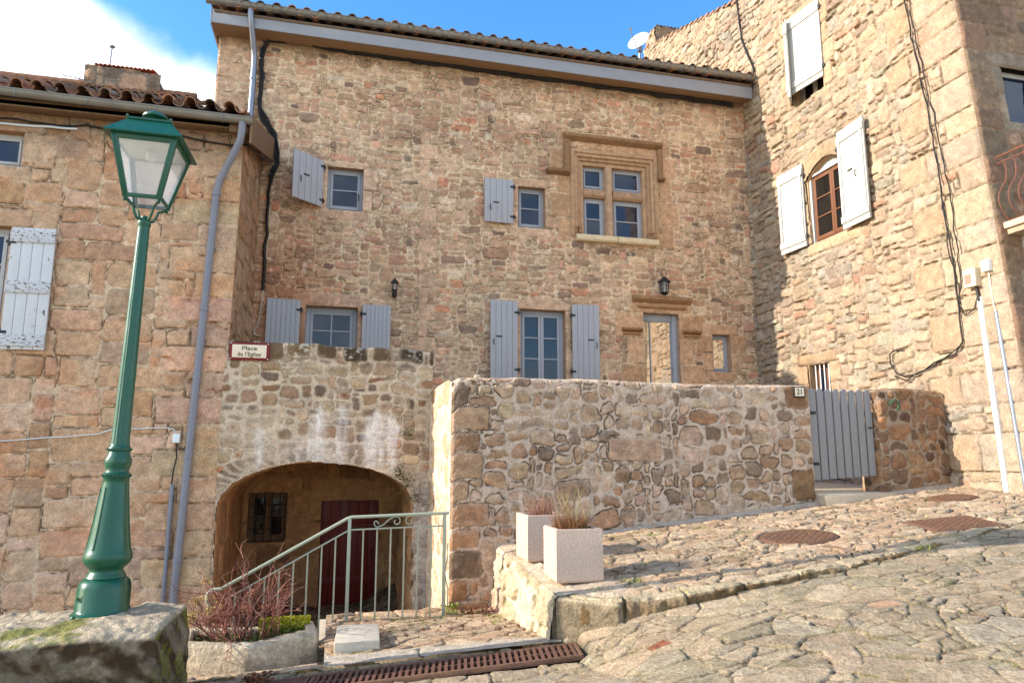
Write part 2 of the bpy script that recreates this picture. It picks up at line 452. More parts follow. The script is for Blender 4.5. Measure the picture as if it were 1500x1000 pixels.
def masonry(U, V, w, h, lay, seed, extras=()):
    """signed inner distance, stone id, palette colour, relief over a (U, V) field in metres."""
    rs = np.random.RandomState(seed)
    ids, rects, ul, vl = pack(w, h, lay, rs)
    n = len(rects)
    wa = lay.get('warp', 0.03); wl = lay.get('warp_len', 0.35)
    Uw = U + wa * fbm(U / wl, V / wl, seed + 10, 3)
    Vw = V + wa * 0.8 * fbm(U / wl + 9.1, V / wl + 3.3, seed + 20, 3) + lay.get('sag', 0.03) * vnoise(U / 2.2, V / 3.0, seed + 30)
    iu = np.clip(np.searchsorted(ul, Uw.ravel()) - 1, 0, ids.shape[0] - 1)
    iv = np.clip(np.searchsorted(vl, Vw.ravel()) - 1, 0, ids.shape[1] - 1)
    sid = ids[iu, iv].reshape(U.shape)
    r0u, r1u = ul[rects[:, 0]], ul[rects[:, 1]]; r0v, r1v = vl[rects[:, 2]], vl[rects[:, 3]]
    ins = lay['joint'] * rs.uniform(0.5, 1.6, n)
    cu = (r0u + r1u) / 2 + rs.uniform(-0.4, 0.4, n) * ins; cv = (r0v + r1v) / 2 + rs.uniform(-0.4, 0.4, n) * ins
    hu = np.maximum((r1u - r0u) / 2 - ins, 0.012); hv = np.maximum((r1v - r0v) / 2 - ins, 0.012)
    rad = np.minimum(hu, hv) * np.clip(rs.normal(lay['round'], 0.15, n), 0.05, 1.0)
    ang = rs.normal(0, lay.get('skew', 0.04), n)
    pu = Uw - cu[sid]; pv = Vw - cv[sid]
    ca, sa = np.cos(ang)[sid], np.sin(ang)[sid]
    pu, pv = pu * ca + pv * sa, -pu * sa + pv * ca
    # taper: stones are a little trapezoid
    tp = rs.normal(0, lay.get('taper', 0.08), n)[sid]
    q_u = np.abs(pu) * (1 + tp * pv / hv[sid]) - (hu - rad)[sid]; q_v = np.abs(pv) - (hv - rad)[sid]
    rr = rad[sid]
    d = rr - (np.hypot(np.maximum(q_u, 0), np.maximum(q_v, 0)) + np.minimum(np.maximum(q_u, q_v), 0))
    pal = np.array([lin(c[:3]) for c in lay['palette']]); pw = np.array([c[3] for c in lay['palette']], float); pw /= pw.sum()
    pick = rs.choice(len(pal), n, p=pw)
    scol = pal[pick] * rs.normal(1, lay.get('tone', 0.12), (n, 1)) * rs.normal(1, 0.02, (n, 3))
    prot = rs.normal(0, lay.get('prot', 0.3), n)
    tilt_u = rs.normal(0, lay.get('tilt', 0.2), n); tilt_v = rs.normal(0, lay.get('tilt', 0.2), n)
    C = scol[sid]
    rel = prot[sid] + tilt_u[sid] * pu / hu[sid] + tilt_v[sid] * pv / hv[sid]
    hmul = np.ones(U.shape)
    for e in extras:
        x0, x1, y0, y1 = e['rect']; j = e.get('joint', 0.008); cr = e.get('round', 0.02)
        ex_c = ((x0 + x1) / 2, (y0 + y1) / 2)
        a = np.abs(U + 0.25 * (Uw - U) - ex_c[0]) - ((x1 - x0) / 2 - cr - j); b = np.abs(V + 0.25 * (Vw - V) - ex_c[1]) - ((y1 - y0) / 2 - cr - j)
        if 'arch' in e:
            b = b - e['arch'] * np.maximum(0, 1 - ((U - ex_c[0]) / ((x1 - x0) / 2)) ** 2) * (V > ex_c[1])
        de = cr - (np.hypot(np.maximum(a, 0), np.maximum(b, 0)) + np.minimum(np.maximum(a, b), 0))
        ins_m = de > -j
        d = np.where(ins_m, de, np.minimum(d, -de - 2 * j))
        col = lin(e['col']) * rs.normal(1, e.get('tone', 0.05))
        C = np.where(ins_m[..., None], col, C)
        rel = np.where(ins_m, e.get('rel', 0.0), rel)
        hmul = np.where(ins_m, e.get('h', 0.6), hmul)
    return d, sid, C, rel, hmul, scol

def stone_patch(mb, w, h, res, lay, seed, pos, nrm, holes=(), extras=(), taper=(0, 0, 0, 0), keep_fn=None, tint=None, relief=None, dens=None):
    """A displaced sheet of masonry. pos(U, V) -> xyz; nrm: constant outward normal or function."""
    nu = max(2, int(round(w / res)) + 1); nv = max(2, int(round(h / res)) + 1)
    u = np.linspace(0, w, nu); v = np.linspace(0, h, nv)
    U, V = np.meshgrid(u, v, indexing='ij')
    d, sid, C, rel, hmul, scol = masonry(U, V, w, h, lay, seed, extras)
    H = lay['relief']; bev = lay.get('bevel', 0.03)
    d = d + lay.get('ragged', 0.006) * fbm(U / 0.05, V / 0.05, seed + 50, 3)
    t = np.clip(d / bev, 0, 1)
    dome = np.sqrt(np.clip(t * (2 - t), 0, 1))
    rough = lay.get('rough', 0.25) * fbm(U / 0.11, V / 0.11, seed + 60, 4, 0.6)
    hs = H * hmul * (dome * (0.75 + 0.35 * rel) + rough * 0.8 + 0.12 * rel)
    mort = lay.get('mortar_h', 0.15) * H + 0.10 * H * fbm(U / 0.07, V / 0.07, seed + 70, 3)
    m = sstep(-0.006, 0.008, d)
    wash = lay.get('wash', 0.0)
    if wash:
        wn_ = fbm(U / 0.5, V / 0.4, seed + 80, 4)
        m = m * (1 - wash * sstep(-0.05, 0.35, wn_ + 0.6 * (0.03 - d) / 0.03 * 0.5))
    Z = hs * m + mort * (1 - m)
    mc = lin(lay['mortar'])[None, None, :] * (1 + 0.10 * fbm(U / 0.18, V / 0.18, seed + 90, 4))[..., None]
    sc = C * (1 + lay.get('mottle', 0.18) * fbm(U / 0.09, V / 0.09, seed + 95, 4, 0.6))[..., None]
    mm = m[..., None]
    col = sc * mm + mc * (1 - mm)
    dk = lay.get('gap', 0.0)
    if dk:  # deep open joints: earth-dark pointing, with crevice shade painted in, right at the arris
        g = np.exp(-((d + 0.003) / lay.get('gap_w', 0.007)) ** 2) * dk * sstep(-0.3, 0.4, 0.6 * fbm(U / 0.4, V / 0.4, seed + 97, 3) + 0.6 * fbm(U / 0.07, V / 0.07, seed + 98, 3))
        col = col * (1 - g[..., None]) + lin((70, 54, 40)) * g[..., None]
        Z = Z - g * H * 0.7
    st = 1 + lay.get('stain', 0.10) * fbm(U / 1.6, V / 1.2, seed + 99, 4)
    col = col * st[..., None]
    if tint is not None: col = tint(U, V, col, d)
    col = col * np.asarray(lay.get('gain', (1, 1, 1)), float)
    if relief is not None: Z = relief(U, V, Z)
    tw = lay.get('taper_w', 0.03)
    f = np.ones(U.shape)
    if taper[0]: f = np.minimum(f, sstep(0, tw, U))
    if taper[1]: f = np.minimum(f, sstep(0, tw, w - U))
    if taper[2]: f = np.minimum(f, sstep(0, tw, V))
    if taper[3]: f = np.minimum(f, sstep(0, tw, h - V))
    Z = np.where(f < 1, Z * f - (1 - f) * 0.0, Z)
    P = pos(U, V)
    N = nrm(U, V) if callable(nrm) else np.asarray(nrm, float)
    P = P + N * Z[..., None]
    a = np.arange(nu * nv).reshape(nu, nv)
    Uc = (U[:-1, :-1] + U[1:, 1:]) / 2; Vc = (V[:-1, :-1] + V[1:, 1:]) / 2
    kp = np.ones(Uc.shape, bool)
    for (x0, x1, y0, y1) in holes:
        kp &= ~((Uc > x0) & (Uc < x1) & (Vc > y0) & (Vc < y1))
    if keep_fn is not None: kp &= keep_fn(Uc, Vc)
    q = np.stack([a[:-1, :-1], a[1:, :-1], a[1:, 1:], a[:-1, 1:]], -1)[kp]
    # face winding must agree with the normal
    n0 = np.cross(P[1, 0] - P[0, 0], P[0, 1] - P[0, 0])
    N0 = N[0, 0] if getattr(N, 'ndim', 1) == 3 else N
    if np.dot(n0, N0) < 0: q = q[:, ::-1]
    used = np.unique(q)
    remap = -np.ones(nu * nv, int); remap[used] = np.arange(len(used))
    mb.grid(P.reshape(-1, 3)[used], remap[q], np.clip(col.reshape(-1, 3)[used], 0.004, 0.95))
    return mb

def plane_pos(o, du, dv):
    o, du, dv = (np.asarray(x, float) for x in (o, du, dv))
    return lambda U, V: o + U[..., None] * du + V[..., None] * dv

LAY_FACADE = dict(unit=(0.062, 0.056), sizes=[((3, 6), (2, 3), 6), ((5, 8), (2, 3), 3), ((2, 3), (1, 2), 4), ((6, 9), (3, 4), 1.2)],
    joint=0.012, round=0.55, skew=0.05, relief=0.024, bevel=0.03, mortar_h=0.48, mortar=(212, 184, 152), wash=0.25, ragged=0.012, taper=0.12, gain=(1.18, 1.17, 1.13), mottle=0.30,
    palette=[(188, 152, 124, 8), (180, 143, 115, 6), (194, 160, 132, 5), (172, 134, 108, 4), (188, 142, 116, 3), (192, 136, 106, 1.2), (150, 120, 100, 1.3), (128, 104, 90, 0.5), (208, 180, 154, 1.2)],
    tone=0.085, prot=0.5, tilt=0.30, rough=0.45, warp=0.042, sag=0.05, stain=0.10, gap=0.8, gap_w=0.008)
LAY_LEFT = dict(unit=(0.09, 0.09), sizes=[((4, 9), (3, 4), 5), ((6, 11), (4, 5), 3), ((3, 5), (3, 4), 3), ((3, 6), (2, 2), 1)],
    joint=0.011, round=0.30, skew=0.018, relief=0.034, bevel=0.035, mortar_h=0.35, mortar=(204, 174, 146), wash=0.15, ragged=0.009, taper=0.05,
    palette=[(192, 154, 126, 7), (184, 144, 116, 5), (198, 162, 134, 4), (178, 136, 106, 3), (190, 148, 118, 2), (170, 138, 114, 1.2), (186, 136, 102, 0.8)],
    tone=0.055, prot=0.4, tilt=0.30, rough=0.42, warp=0.03, warp_len=0.45, sag=0.05, stain=0.12, gap=0.8, mottle=0.24, gain=(1.16, 1.17, 1.12))
LAY_ARCH = dict(unit=(0.06, 0.065), sizes=[((3, 6), (2, 3), 6), ((4, 7), (2, 3), 3), ((2, 3), (1, 2), 3)],
    joint=0.022, round=0.65, skew=0.06, relief=0.026, bevel=0.035, mortar_h=0.45, mortar=(202, 180, 158), wash=0.52, ragged=0.012, gain=(1.08, 1.08, 1.0), gap=0.6,
    palette=[(158, 128, 104, 5), (146, 118, 98, 4), (172, 144, 118, 4), (150, 112, 84, 2), (116, 98, 84, 3), (186, 160, 132, 2), (168, 116, 84, 1)],
    tone=0.13, prot=0.35, tilt=0.25, rough=0.4, warp=0.045, sag=0.05, stain=0.16)
LAY_PARAPET = dict(unit=(0.05, 0.05), sizes=[((4, 7), (3, 4), 6), ((5, 8), (4, 5), 3), ((3, 4), (2, 3), 4), ((3, 4), (4, 5), 1.5), ((7, 10), (3, 5), 1.2)],
    joint=0.019, round=0.72, skew=0.10, taper=0.20, gain=(0.95, 0.93, 0.86), mottle=0.36, relief=0.040, bevel=0.035, mortar_h=0.55, mortar=(208, 184, 166), wash=0.25, ragged=0.014, gap=0.85,
    palette=[(190, 160, 136, 6), (182, 150, 124, 5), (198, 170, 146, 4), (172, 138, 112, 3), (152, 126, 106, 2.0), (174, 134, 106, 1.2), (132, 110, 94, 0.8), (194, 162, 142, 3)],
    tone=0.08, prot=0.4, tilt=0.3, rough=0.65, warp=0.06, warp_len=0.22, sag=0.05, stain=0.12)
LAY_STUB = dict(LAY_PARAPET, gain=(0.92, 0.99, 1.06), mortar=(176, 146, 118), mortar_h=0.45, joint=0.014, relief=0.04, wash=0.15, gap=0.6,
    palette=[(150, 110, 78, 5), (134, 98, 72, 5), (164, 122, 86, 3), (112, 84, 64, 3), (170, 120, 84, 2)])
LAY_TOWER = dict(unit=(0.07, 0.066), sizes=[((3, 6), (2, 3), 6), ((4, 7), (2, 3), 4), ((2, 3), (1, 2), 3), ((5, 8), (3, 4), 2)],
    joint=0.011, round=0.52, skew=0.09, taper=0.16, relief=0.050, bevel=0.016, mortar_h=0.10, mortar=(196, 174, 146), wash=0.30, ragged=0.012, gap=0.55, gap_w=0.008, gain=(0.68, 0.70, 0.73),
    palette=[(200, 172, 140, 6), (192, 164, 134, 5), (208, 182, 150, 4), (194, 160, 128, 1.6), (196, 150, 122, 0.6), (184, 168, 144, 3), (170, 146, 120, 1.4)],
    tone=0.05, prot=0.55, tilt=0.45, rough=0.5, warp=0.045, warp_len=0.4, sag=0.06, stain=0.08)
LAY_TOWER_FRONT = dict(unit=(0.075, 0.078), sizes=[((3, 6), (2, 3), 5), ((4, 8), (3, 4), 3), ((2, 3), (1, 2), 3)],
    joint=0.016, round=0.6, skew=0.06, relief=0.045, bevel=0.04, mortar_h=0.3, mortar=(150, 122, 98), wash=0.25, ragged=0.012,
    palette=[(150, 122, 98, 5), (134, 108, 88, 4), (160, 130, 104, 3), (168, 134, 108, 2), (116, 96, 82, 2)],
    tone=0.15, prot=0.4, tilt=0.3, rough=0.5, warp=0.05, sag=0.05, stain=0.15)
LAY_CELLAR = dict(LAY_LEFT, gain=(1.5, 1.4, 1.2), unit=(0.09, 0.1), mortar=(150, 118, 88), palette=[(150, 116, 84, 5), (138, 104, 76, 5), (160, 124, 92, 3), (124, 96, 72, 2)])
LAY_QUOIN = dict(LAY_PARAPET, gain=(1.0, 1.0, 1.0), unit=(0.08, 0.09), wash=0.55, mortar=(214, 194, 168), gap=0.1, palette=[(200, 168, 138, 5), (190, 156, 126, 4), (206, 178, 150, 3), (170, 136, 108, 2)])

FY = 0.0        # the big house's front
AY = -2.8       # the left house's front and the arched wall
PY = -4.65      # the low walls by the street
TX = 8.635      # the sunlit flank of the right house

def surround(x0, x1, z0, z1, ox, oz, rs, col=(192, 154, 126), lintel=0.24, side=0.22, sill=0.2, lintel_arch=0.0, lint_over=0.24, h=0.95, blocks=0.42):
    """dressed stones round an opening: lintel, sill and alternating jamb blocks, as masonry extras in wall coordinates."""
    def c(k=8):
        j = rs.randint(-k, k + 1)
        return (col[0] + j, col[1] + j, col[2] + j)
    out = []
    n = max(1, int(round((z1 - z0) / blocks)))
    zz = np.linspace(z0, z1, n + 1)
    for s in (-1, 1):
        for k in range(n):
            wd = side * (1.35 if k % 2 else 0.85) * rs.uniform(0.9, 1.15)
            e = (x0 - wd, x0 + 0.02) if s < 0 else (x1 - 0.02, x1 + wd)
            out.append(dict(rect=(e[0] - ox, e[1] - ox, zz[k] - oz, zz[k + 1] - oz), col=c(), round=0.018, joint=0.008, h=h, rel=rs.uniform(-0.1, 0.15)))
    if sill: out.append(dict(rect=(x0 - 0.14 - ox, x1 + 0.12 - ox, z0 - sill - oz, z0 + 0.01 - oz), col=c(), round=0.02, joint=0.008, h=h, rel=0.05))
    if lintel: out.append(dict(rect=(x0 - lint_over - ox, x1 + lint_over - ox, z1 - 0.01 - oz, z1 + lintel - oz), col=c(), round=0.03, joint=0.009, h=h, rel=0.1, arch=lintel_arch))
    return out

def reveal(mb, x0, x1, z0, z1, y_face, depth, col, t=0.03, bottom=True):
    """stone lining of an opening in a wall facing -Y, as four thick pieces behind the wall's face"""
    ya, yb = y_face + 0.002, y_face + depth
    c = lin(col)
    mb.box(x0 - t, x0, ya, yb, z0 - t, z1 + t, c)
    mb.box(x1, x1 + t, ya, yb, z0 - t, z1 + t, c)
    mb.box(x0, x1, ya, yb, z1, z1 + t, c)
    if bottom: mb.box(x0, x1, ya, yb, z0 - t, z0, c)

def casement(parent, x0, x1, z0, z1, y, frame_mat, pane_mat, leaves=1, rows=2, cols=1, fw=0.07, sash=0.05, bar=0.025, name='window', handle=None, thick=0.06):
    """a window in a wall facing -Y: frame as the part, each leaf's glass as a pane sub-part"""
    mb = MB()
    mb.box(x0, x0 + fw, y, y + thick, z0, z1); mb.box(x1 - fw, x1, y, y + thick, z0, z1)
    mb.box(x0 + fw, x1 - fw, y, y + thick, z1 - fw, z1); mb.box(x0 + fw, x1 - fw, y, y + thick, z0, z0 + fw)
    lw = (x1 - x0 - 2 * fw) / leaves
    glass = []
    for k in range(leaves):
        a = x0 + fw + k * lw + 0.003; b = a + lw - 0.006
        c0 = z0 + fw + 0.003; c1 = z1 - fw - 0.003
        ys = y - 0.012
        mb.box(a, a + sash, ys, ys + 0.05, c0, c1); mb.box(b - sash, b, ys, ys + 0.05, c0, c1)
        mb.box(a + sash, b - sash, ys, ys + 0.05, c1 - sash, c1); mb.box(a + sash, b - sash, ys, ys + 0.05, c0, c0 + sash * 1.3)
        ga, gb, gc, gd = a + sash, b - sash, c0 + sash * 1.3, c1 - sash
        for r in range(1, rows):
            zz = gc + (gd - gc) * r / rows
            mb.box(ga, gb, ys + 0.004, ys + 0.03, zz - bar / 2, zz + bar / 2)
        for q in range(1, cols):
            xx = ga + (gb - ga) * q / cols
            mb.box(xx - bar / 2, xx + bar / 2, ys + 0.002, ys + 0.031, gc, gd)
        for r in range(rows):
            glass.append((ga, gb, gc + (gd - gc) * r / rows, gc + (gd - gc) * (r + 1) / rows))
    fr = mb.build(name, frame_mat, None, bevel=0.005)
    keep(fr, parent)
    rs = random.Random(int((x0 * 100 + z0 * 17)))
    for (a, b, c, d) in glass:
        g = MB(); e = rs.uniform(-0.012, 0.012)
        yy = y + 0.012
        g.add([(a - .01, yy + e, c - .01), (b + .01, yy - e, c - .01), (b + .01, yy - e + 0.002, d + .01), (a - .01, yy + e + 0.002, d + .01),
               (a - .01, yy + .006 + e, c - .01), (b + .01, yy + .006 - e, c - .01), (b + .01, yy + .008 - e, d + .01), (a - .01, yy + .008 + e, d + .01)],
              [(0, 1, 2, 3), (7, 6, 5, 4), (0, 4, 5, 1), (2, 6, 7, 3), (0, 3, 7, 4), (1, 5, 6, 2)])
        p = g.build('pane', pane_mat); p.parent = fr
    if handle:
        hb = MB(); hx, hz = handle
        hb.tube([(hx, y - 0.03, hz - 0.07), (hx, y - 0.04, hz), (hx, y - 0.03, hz + 0.07)], 0.008, 6)
        p = hb.build('handle', M['black']); p.parent = fr
    return fr

def plank_shutter(parent, hinge, width, height, ang, mat, boards=5, thick=0.032, hinges=(), latch=True, name='shutter', slot=(0.55, 0.52), panel=None, side=-1, label=None, chip=None):
    """a shutter leaf hung at hinge=(x,y,z0); extends to side*width along X when ang=0, swings out by ang"""
    mb = MB()
    bw = width / boards
    for k in range(boards):
        mb.box(k * bw + 0.004, (k + 1) * bw - 0.004, -thick, -0.004, 0, height)
    mb.box(0.004, width - 0.004, -thick * 0.6, 0, 0.004, height - 0.004)
    o = mb.build(name, mat, None, bevel=0.003)
    o.location = hinge
    o.rotation_euler = (0, 0, -ang if side > 0 else math.pi + ang)
    if side < 0: o.scale = (1, -1, 1)
    o.parent = parent
    o.location = tuple(Vector(hinge) - Vector(parent.location))
    if panel:
        for (a, b, c, d) in panel:
            pm = MB(); pm.box(a, b, -thick - 0.022, -thick - 0.001, c, d)
            pm.build('batten', M['peeled_rail'] if mat is M['peeling'] else mat, o, bevel=0.003)
    for hz in hinges:
        hm = MB(); hm.box(-0.05, 0.07, -thick - 0.006, -thick + 0.002, hz - 0.02, hz + 0.02)
        hm.tube([(-0.012, -thick * 0.9, hz - 0.05), (-0.012, -thick * 0.9, hz + 0.05)], 0.016, 8)
        hm.build('hinge', M['black'], o)
    if latch:
        lm = MB(); sx, sz = slot[0] * width, slot[1] * height
        lm.box(sx - 0.07, sx + 0.05, -thick - 0.012, -thick - 0.001, sz - 0.012, sz + 0.012)
        lm.build('latch', M['black'], o); lm = MB()
        lm.tube([(sx + 0.17 * width, -thick - 0.004, sz - 0.17), (sx + 0.19 * width, -thick - 0.035, sz - 0.12), (sx + 0.19 * width, -thick - 0.035, sz - 0.09), (sx + 0.17 * width, -thick - 0.004, sz - 0.05)], 0.008, 6)
        lm.build('handle', M['black'], o)
    if label: o['label'] = label
    return o

def half_tile(mb, p0, p1, r0, r1, up, col, n=7, convex=True, t=0.014):
    """one canal tile from its lower end p0 to its upper end p1"""
    p0, p1, up = Vector(p0), Vector(p1), Vector(up).normalized()
    d = (p1 - p0).normalized(); s = d.cross(up).normalized()
    vs = []; fs = []
    for (p, r) in ((p0, r0), (p1, r1)):
        for rr in (r, r - t):
            for k in range(n):
                a = math.pi * k / (n - 1)
                h = math.sin(a) * rr * (1 if convex else -1)
                vs.append(p + s * (math.cos(a) * rr) + up * h)
    # rings: 0 outer low, 1 inner low, 2 outer high, 3 inner high
    for k in range(n - 1):
        fs.append((k, k + 1, 2 * n + k + 1, 2 * n + k)); fs.append((n + k + 1, n + k, 3 * n + k, 3 * n + k + 1)); fs.append((k + 1, k, n + k, n + k + 1))
    mb.add(vs, fs, col)

def tile_roof(mb, x0, x1, y0, z0, slope, length, pitch, rs, r=0.085, course=0.36, z_at=None):
    """canal tiles: channels and covers, from the eave (y0,z0) up the slope towards +Y"""
    cs, sn = math.cos(slope), math.sin(slope)
    up = (0, -sn, cs)
    n = int((x1 - x0) / pitch)
    pal = [(160, 112, 84), (146, 106, 82), (128, 98, 80), (172, 126, 96), (140, 118, 98), (112, 92, 78)]
    for i in range(n + 1):
        x = x0 + i * pitch
        for kind in (0, 1):
            xx = x + (pitch / 2 if kind == 0 else 0) + rs.uniform(-0.012, 0.012)
            k = 0
            while k * course < length:
                s0 = k * course - (0.03 if kind else 0.0) + rs.uniform(-0.012, 0.012); s1 = s0 + course + 0.07
                lift = (0.045 if kind else 0.05) + rs.uniform(-0.004, 0.006)
                zo = z_at(xx) if z_at else 0.0
                a = (xx + rs.uniform(-.006, .006), y0 + s0 * cs - sn * (lift + 0.02), z0 + zo + s0 * sn + cs * (lift + 0.02))
                b = (xx + rs.uniform(-.006, .006), y0 + s1 * cs - sn * lift, z0 + zo + s1 * sn + cs * lift - 0.012)
                c = lin(pal[rs.randint(0, len(pal))]) * rs.uniform(0.8, 1.15)
                half_tile(mb, a, b, r, r * 0.86, up, tuple(c), convex=bool(kind))
                k += 1

# ================================================================== THE BIG HOUSE
rs = np.random.RandomState(5)
big = thing('stone_house', 'long tan stone house with blue grey shutters and a carved cross window', 'house', (3.1, 0.2, -1.0))
OX, OZ = -2.4, -1.1
H = [(-.33, .34, 6.19, 7.04), (3.39, 3.96, 6.14, 7.0), (4.60, 6.38, 6.02, 7.86), (-.61, .32, 3.15, 4.33), (3.43, 4.36, 2.95, 4.47), (6.04, 6.84, 2.40, 4.52), (7.59, 8.01, 3.34, 4.13)]
ex = []
ex += surround(*H[0], OX, OZ, rs, (194, 158, 130), lintel=0.10, side=0.2, lint_over=0.1)
ex += surround(*H[1], OX, OZ, rs, (190, 154, 126), lintel=0.16, side=0.3, lint_over=0.14)
ex += surround(*H[3], OX, OZ, rs, (190, 152, 126), lintel=0.20, lintel_arch=0.07, lint_over=0.22, side=0.16)
ex += surround(*H[4], OX, OZ, rs, (190, 154, 126), lintel=0.14, lintel_arch=0.14, lint_over=0.1, side=0.14)
ex += surround(*H[5], OX, OZ, rs, (190, 150, 116), lintel=0.30, side=0.42, lint_over=0.3, sill=0, blocks=0.5)
ex += surround(*H[6], OX, OZ, rs, (188, 148, 116), lintel=0.22, side=0.26, lint_over=0.2)
ex += surround(4.5, 6.5, 5.9, 7.95, OX, OZ, rs, (188, 150, 118), lintel=0.36, side=0.3, lint_over=0.28, sill=0, blocks=0.5)
for k in range(16):  # long squared stones up the left corner
    ex.append(dict(rect=(0.0, 0.55 if k % 2 else 0.34, 8.6 + k * 0.3 - OZ * 0 - 1.0, 8.9 + k * 0.3 - 1.0), col=(188, 152, 124), round=0.03, joint=0.006, h=0.8))
for cx, a in ((3.0, 0.34), (2.72, 0.42)):  # a seam of squared stones where the house was once extended
    pass
for k in range(15):
    w_ = 0.34 if k % 2 else 0.20
    ex.append(dict(rect=(1.42 - OX, 1.42 + w_ - OX, 3.2 + 0.32 * k - OZ, 3.52 + 0.32 * k - OZ), col=(194, 158, 130), round=0.03, joint=0.006, h=0.6, tone=0.07))
holes = [(a - OX, b - OX, c - OZ, d - OZ) for a, b, c, d in H]
wall_mb = MB()
def facade_tint(U, V, col, d):
    x = U + OX; z = V + OZ
    # a few darker stones and grey patches
    n1 = fbm(U / 0.9, V / 0.7, 801, 4)
    col = col * (1 - 0.16 * sstep(0.1, 0.5, n1))[..., None]
    # redder rubble low down by the left house, darker band under the eave
    red = sstep(0.2, -0.9, x) * sstep(6.4, 4.6, z)
    col = col * (1 - red[..., None] * np.array([0.10, 0.28, 0.36]))
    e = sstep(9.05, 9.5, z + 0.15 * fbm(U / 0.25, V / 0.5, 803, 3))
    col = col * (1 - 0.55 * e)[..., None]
    # chalky scraped patches
    p = sstep(0.50, 0.60, fbm(U / 0.22, V / 0.16, 805, 4)) * sstep(0.05, 0.3, fbm(U / 1.2, V / 0.9, 806, 3))
    col = col * (1 - 0.5 * p[..., None]) + 0.5 * p[..., None] * lin((226, 202, 176))
    return col
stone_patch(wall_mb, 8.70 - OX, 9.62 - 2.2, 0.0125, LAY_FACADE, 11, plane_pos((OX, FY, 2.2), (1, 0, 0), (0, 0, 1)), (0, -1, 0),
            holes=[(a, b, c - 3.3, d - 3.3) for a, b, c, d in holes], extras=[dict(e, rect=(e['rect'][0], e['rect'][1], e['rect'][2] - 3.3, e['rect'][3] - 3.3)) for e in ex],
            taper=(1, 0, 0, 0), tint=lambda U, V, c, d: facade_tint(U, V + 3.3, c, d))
for (a, b, c, d) in [H[0], H[1], H[3], H[4], H[5], H[6]]:
    reveal(wall_mb, a, b, c, d, FY, 0.30, (186, 148, 118))
# the gable corner and the solid behind the face
wall_mb.box(-2.395, 8.60, 0.30, 7.5, -1.2, 9.60, lin((184, 144, 110)))
wall_mb.box(-2.398, -2.30, 0.003, 0.302, 2.3, 9.6, lin((196, 156, 118)))
keep(wall_mb.build('wall', M['stone'], None, smooth=50), big)

# the cellar front under the vault belongs to the same house
cel = MB()
stone_patch(cel, 3.3, 3.6, 0.022, LAY_CELLAR, 21, plane_pos((-1.75, -0.02, -1.2), (1, 0, 0), (0, 0, 1)), (0, -1, 0),
            holes=[(-.19 + 1.75, .81 + 1.75, 0.2, 2.04), (-1.40 + 1.75, -.76 + 1.75, 1.37, 2.19)],
            extras=[dict(rect=(-.40 + 1.75, 1.02 + 1.75, 2.03, 2.40), col=(150, 118, 88), h=0.6, round=0.02, joint=0.006), dict(rect=(-1.62 + 1.75, -.52 + 1.75, 2.18, 2.45), col=(146, 114, 84), h=0.6, round=0.02, joint=0.006)])
reveal(cel, -.19, .81, -1.0, .84, -.02, .3, (120, 92, 68)); reveal(cel, -1.40, -.76, .17, .99, -.02, .3, (120, 92, 68))
keep(cel.build('cellar_wall', M['stone'], None, smooth=50), big)
dm = MB()
for k in range(6): dm.box(-.19 + k / 6 + 0.002, -.19 + (k + 1) / 6 - 0.002, 0.12, 0.16, -0.98, 0.835)
dm.box(-.15, .77, 0.105, 0.119, -0.6, -0.48); dm.box(-.15, .77, 0.105, 0.119, 0.42, 0.54)
cd = keep(dm.build('door', M['red_door'], None, bevel=0.003), big); cd['label'] = 'dark red cellar door under the vault'
hb = MB(); hb.tube([(0.70, 0.10, -0.16), (0.70, 0.06, -0.14), (0.70, 0.06, -0.03), (0.70, 0.10, -0.01)], 0.009, 6); hb.build('handle', M['black'], cd).location = (0, 0, 0)
cw = casement(big, -1.40, -.76, .17, .99, 0.12, M['wood'], M['pane_dark'], 2, 2, 1, fw=0.05, sash=0.04)
gb = MB()
for k in range(4): gb.tube([(-1.40 + 0.128 * (k + 1), 0.03, .17), (-1.40 + 0.128 * (k + 1), 0.03, .99)], 0.009, 6)
for z in (.38, .58, .78): gb.tube([(-1.40, 0.03, z), (-.76, 0.03, z)], 0.007, 6)
keep(gb.build('window_grate', M['black'], None), big)

# windows and door of the front
casement(big, *H[0], 0.14, M['blue_frame'], M['pane'], 1, 2, 1, fw=0.055, sash=0.05, handle=(0.26, 6.5))
casement(big, *H[1], 0.14, M['blue_frame'], M['pane'], 1, 2, 1, fw=0.05, sash=0.045)
casement(big, *H[3], 0.16, M['blue_frame'], M['pane'], 1, 3, 2, fw=0.08, sash=0.05)
casement(big, *H[4], 0.16, M['blue_frame'], M['pane'], 2, 3, 1, fw=0.07, sash=0.055)
sw = casement(big, *H[6], 0.14, M['blue_frame'], M['pane_mirror'], 1, 1, 1, fw=0.05, sash=0.035)
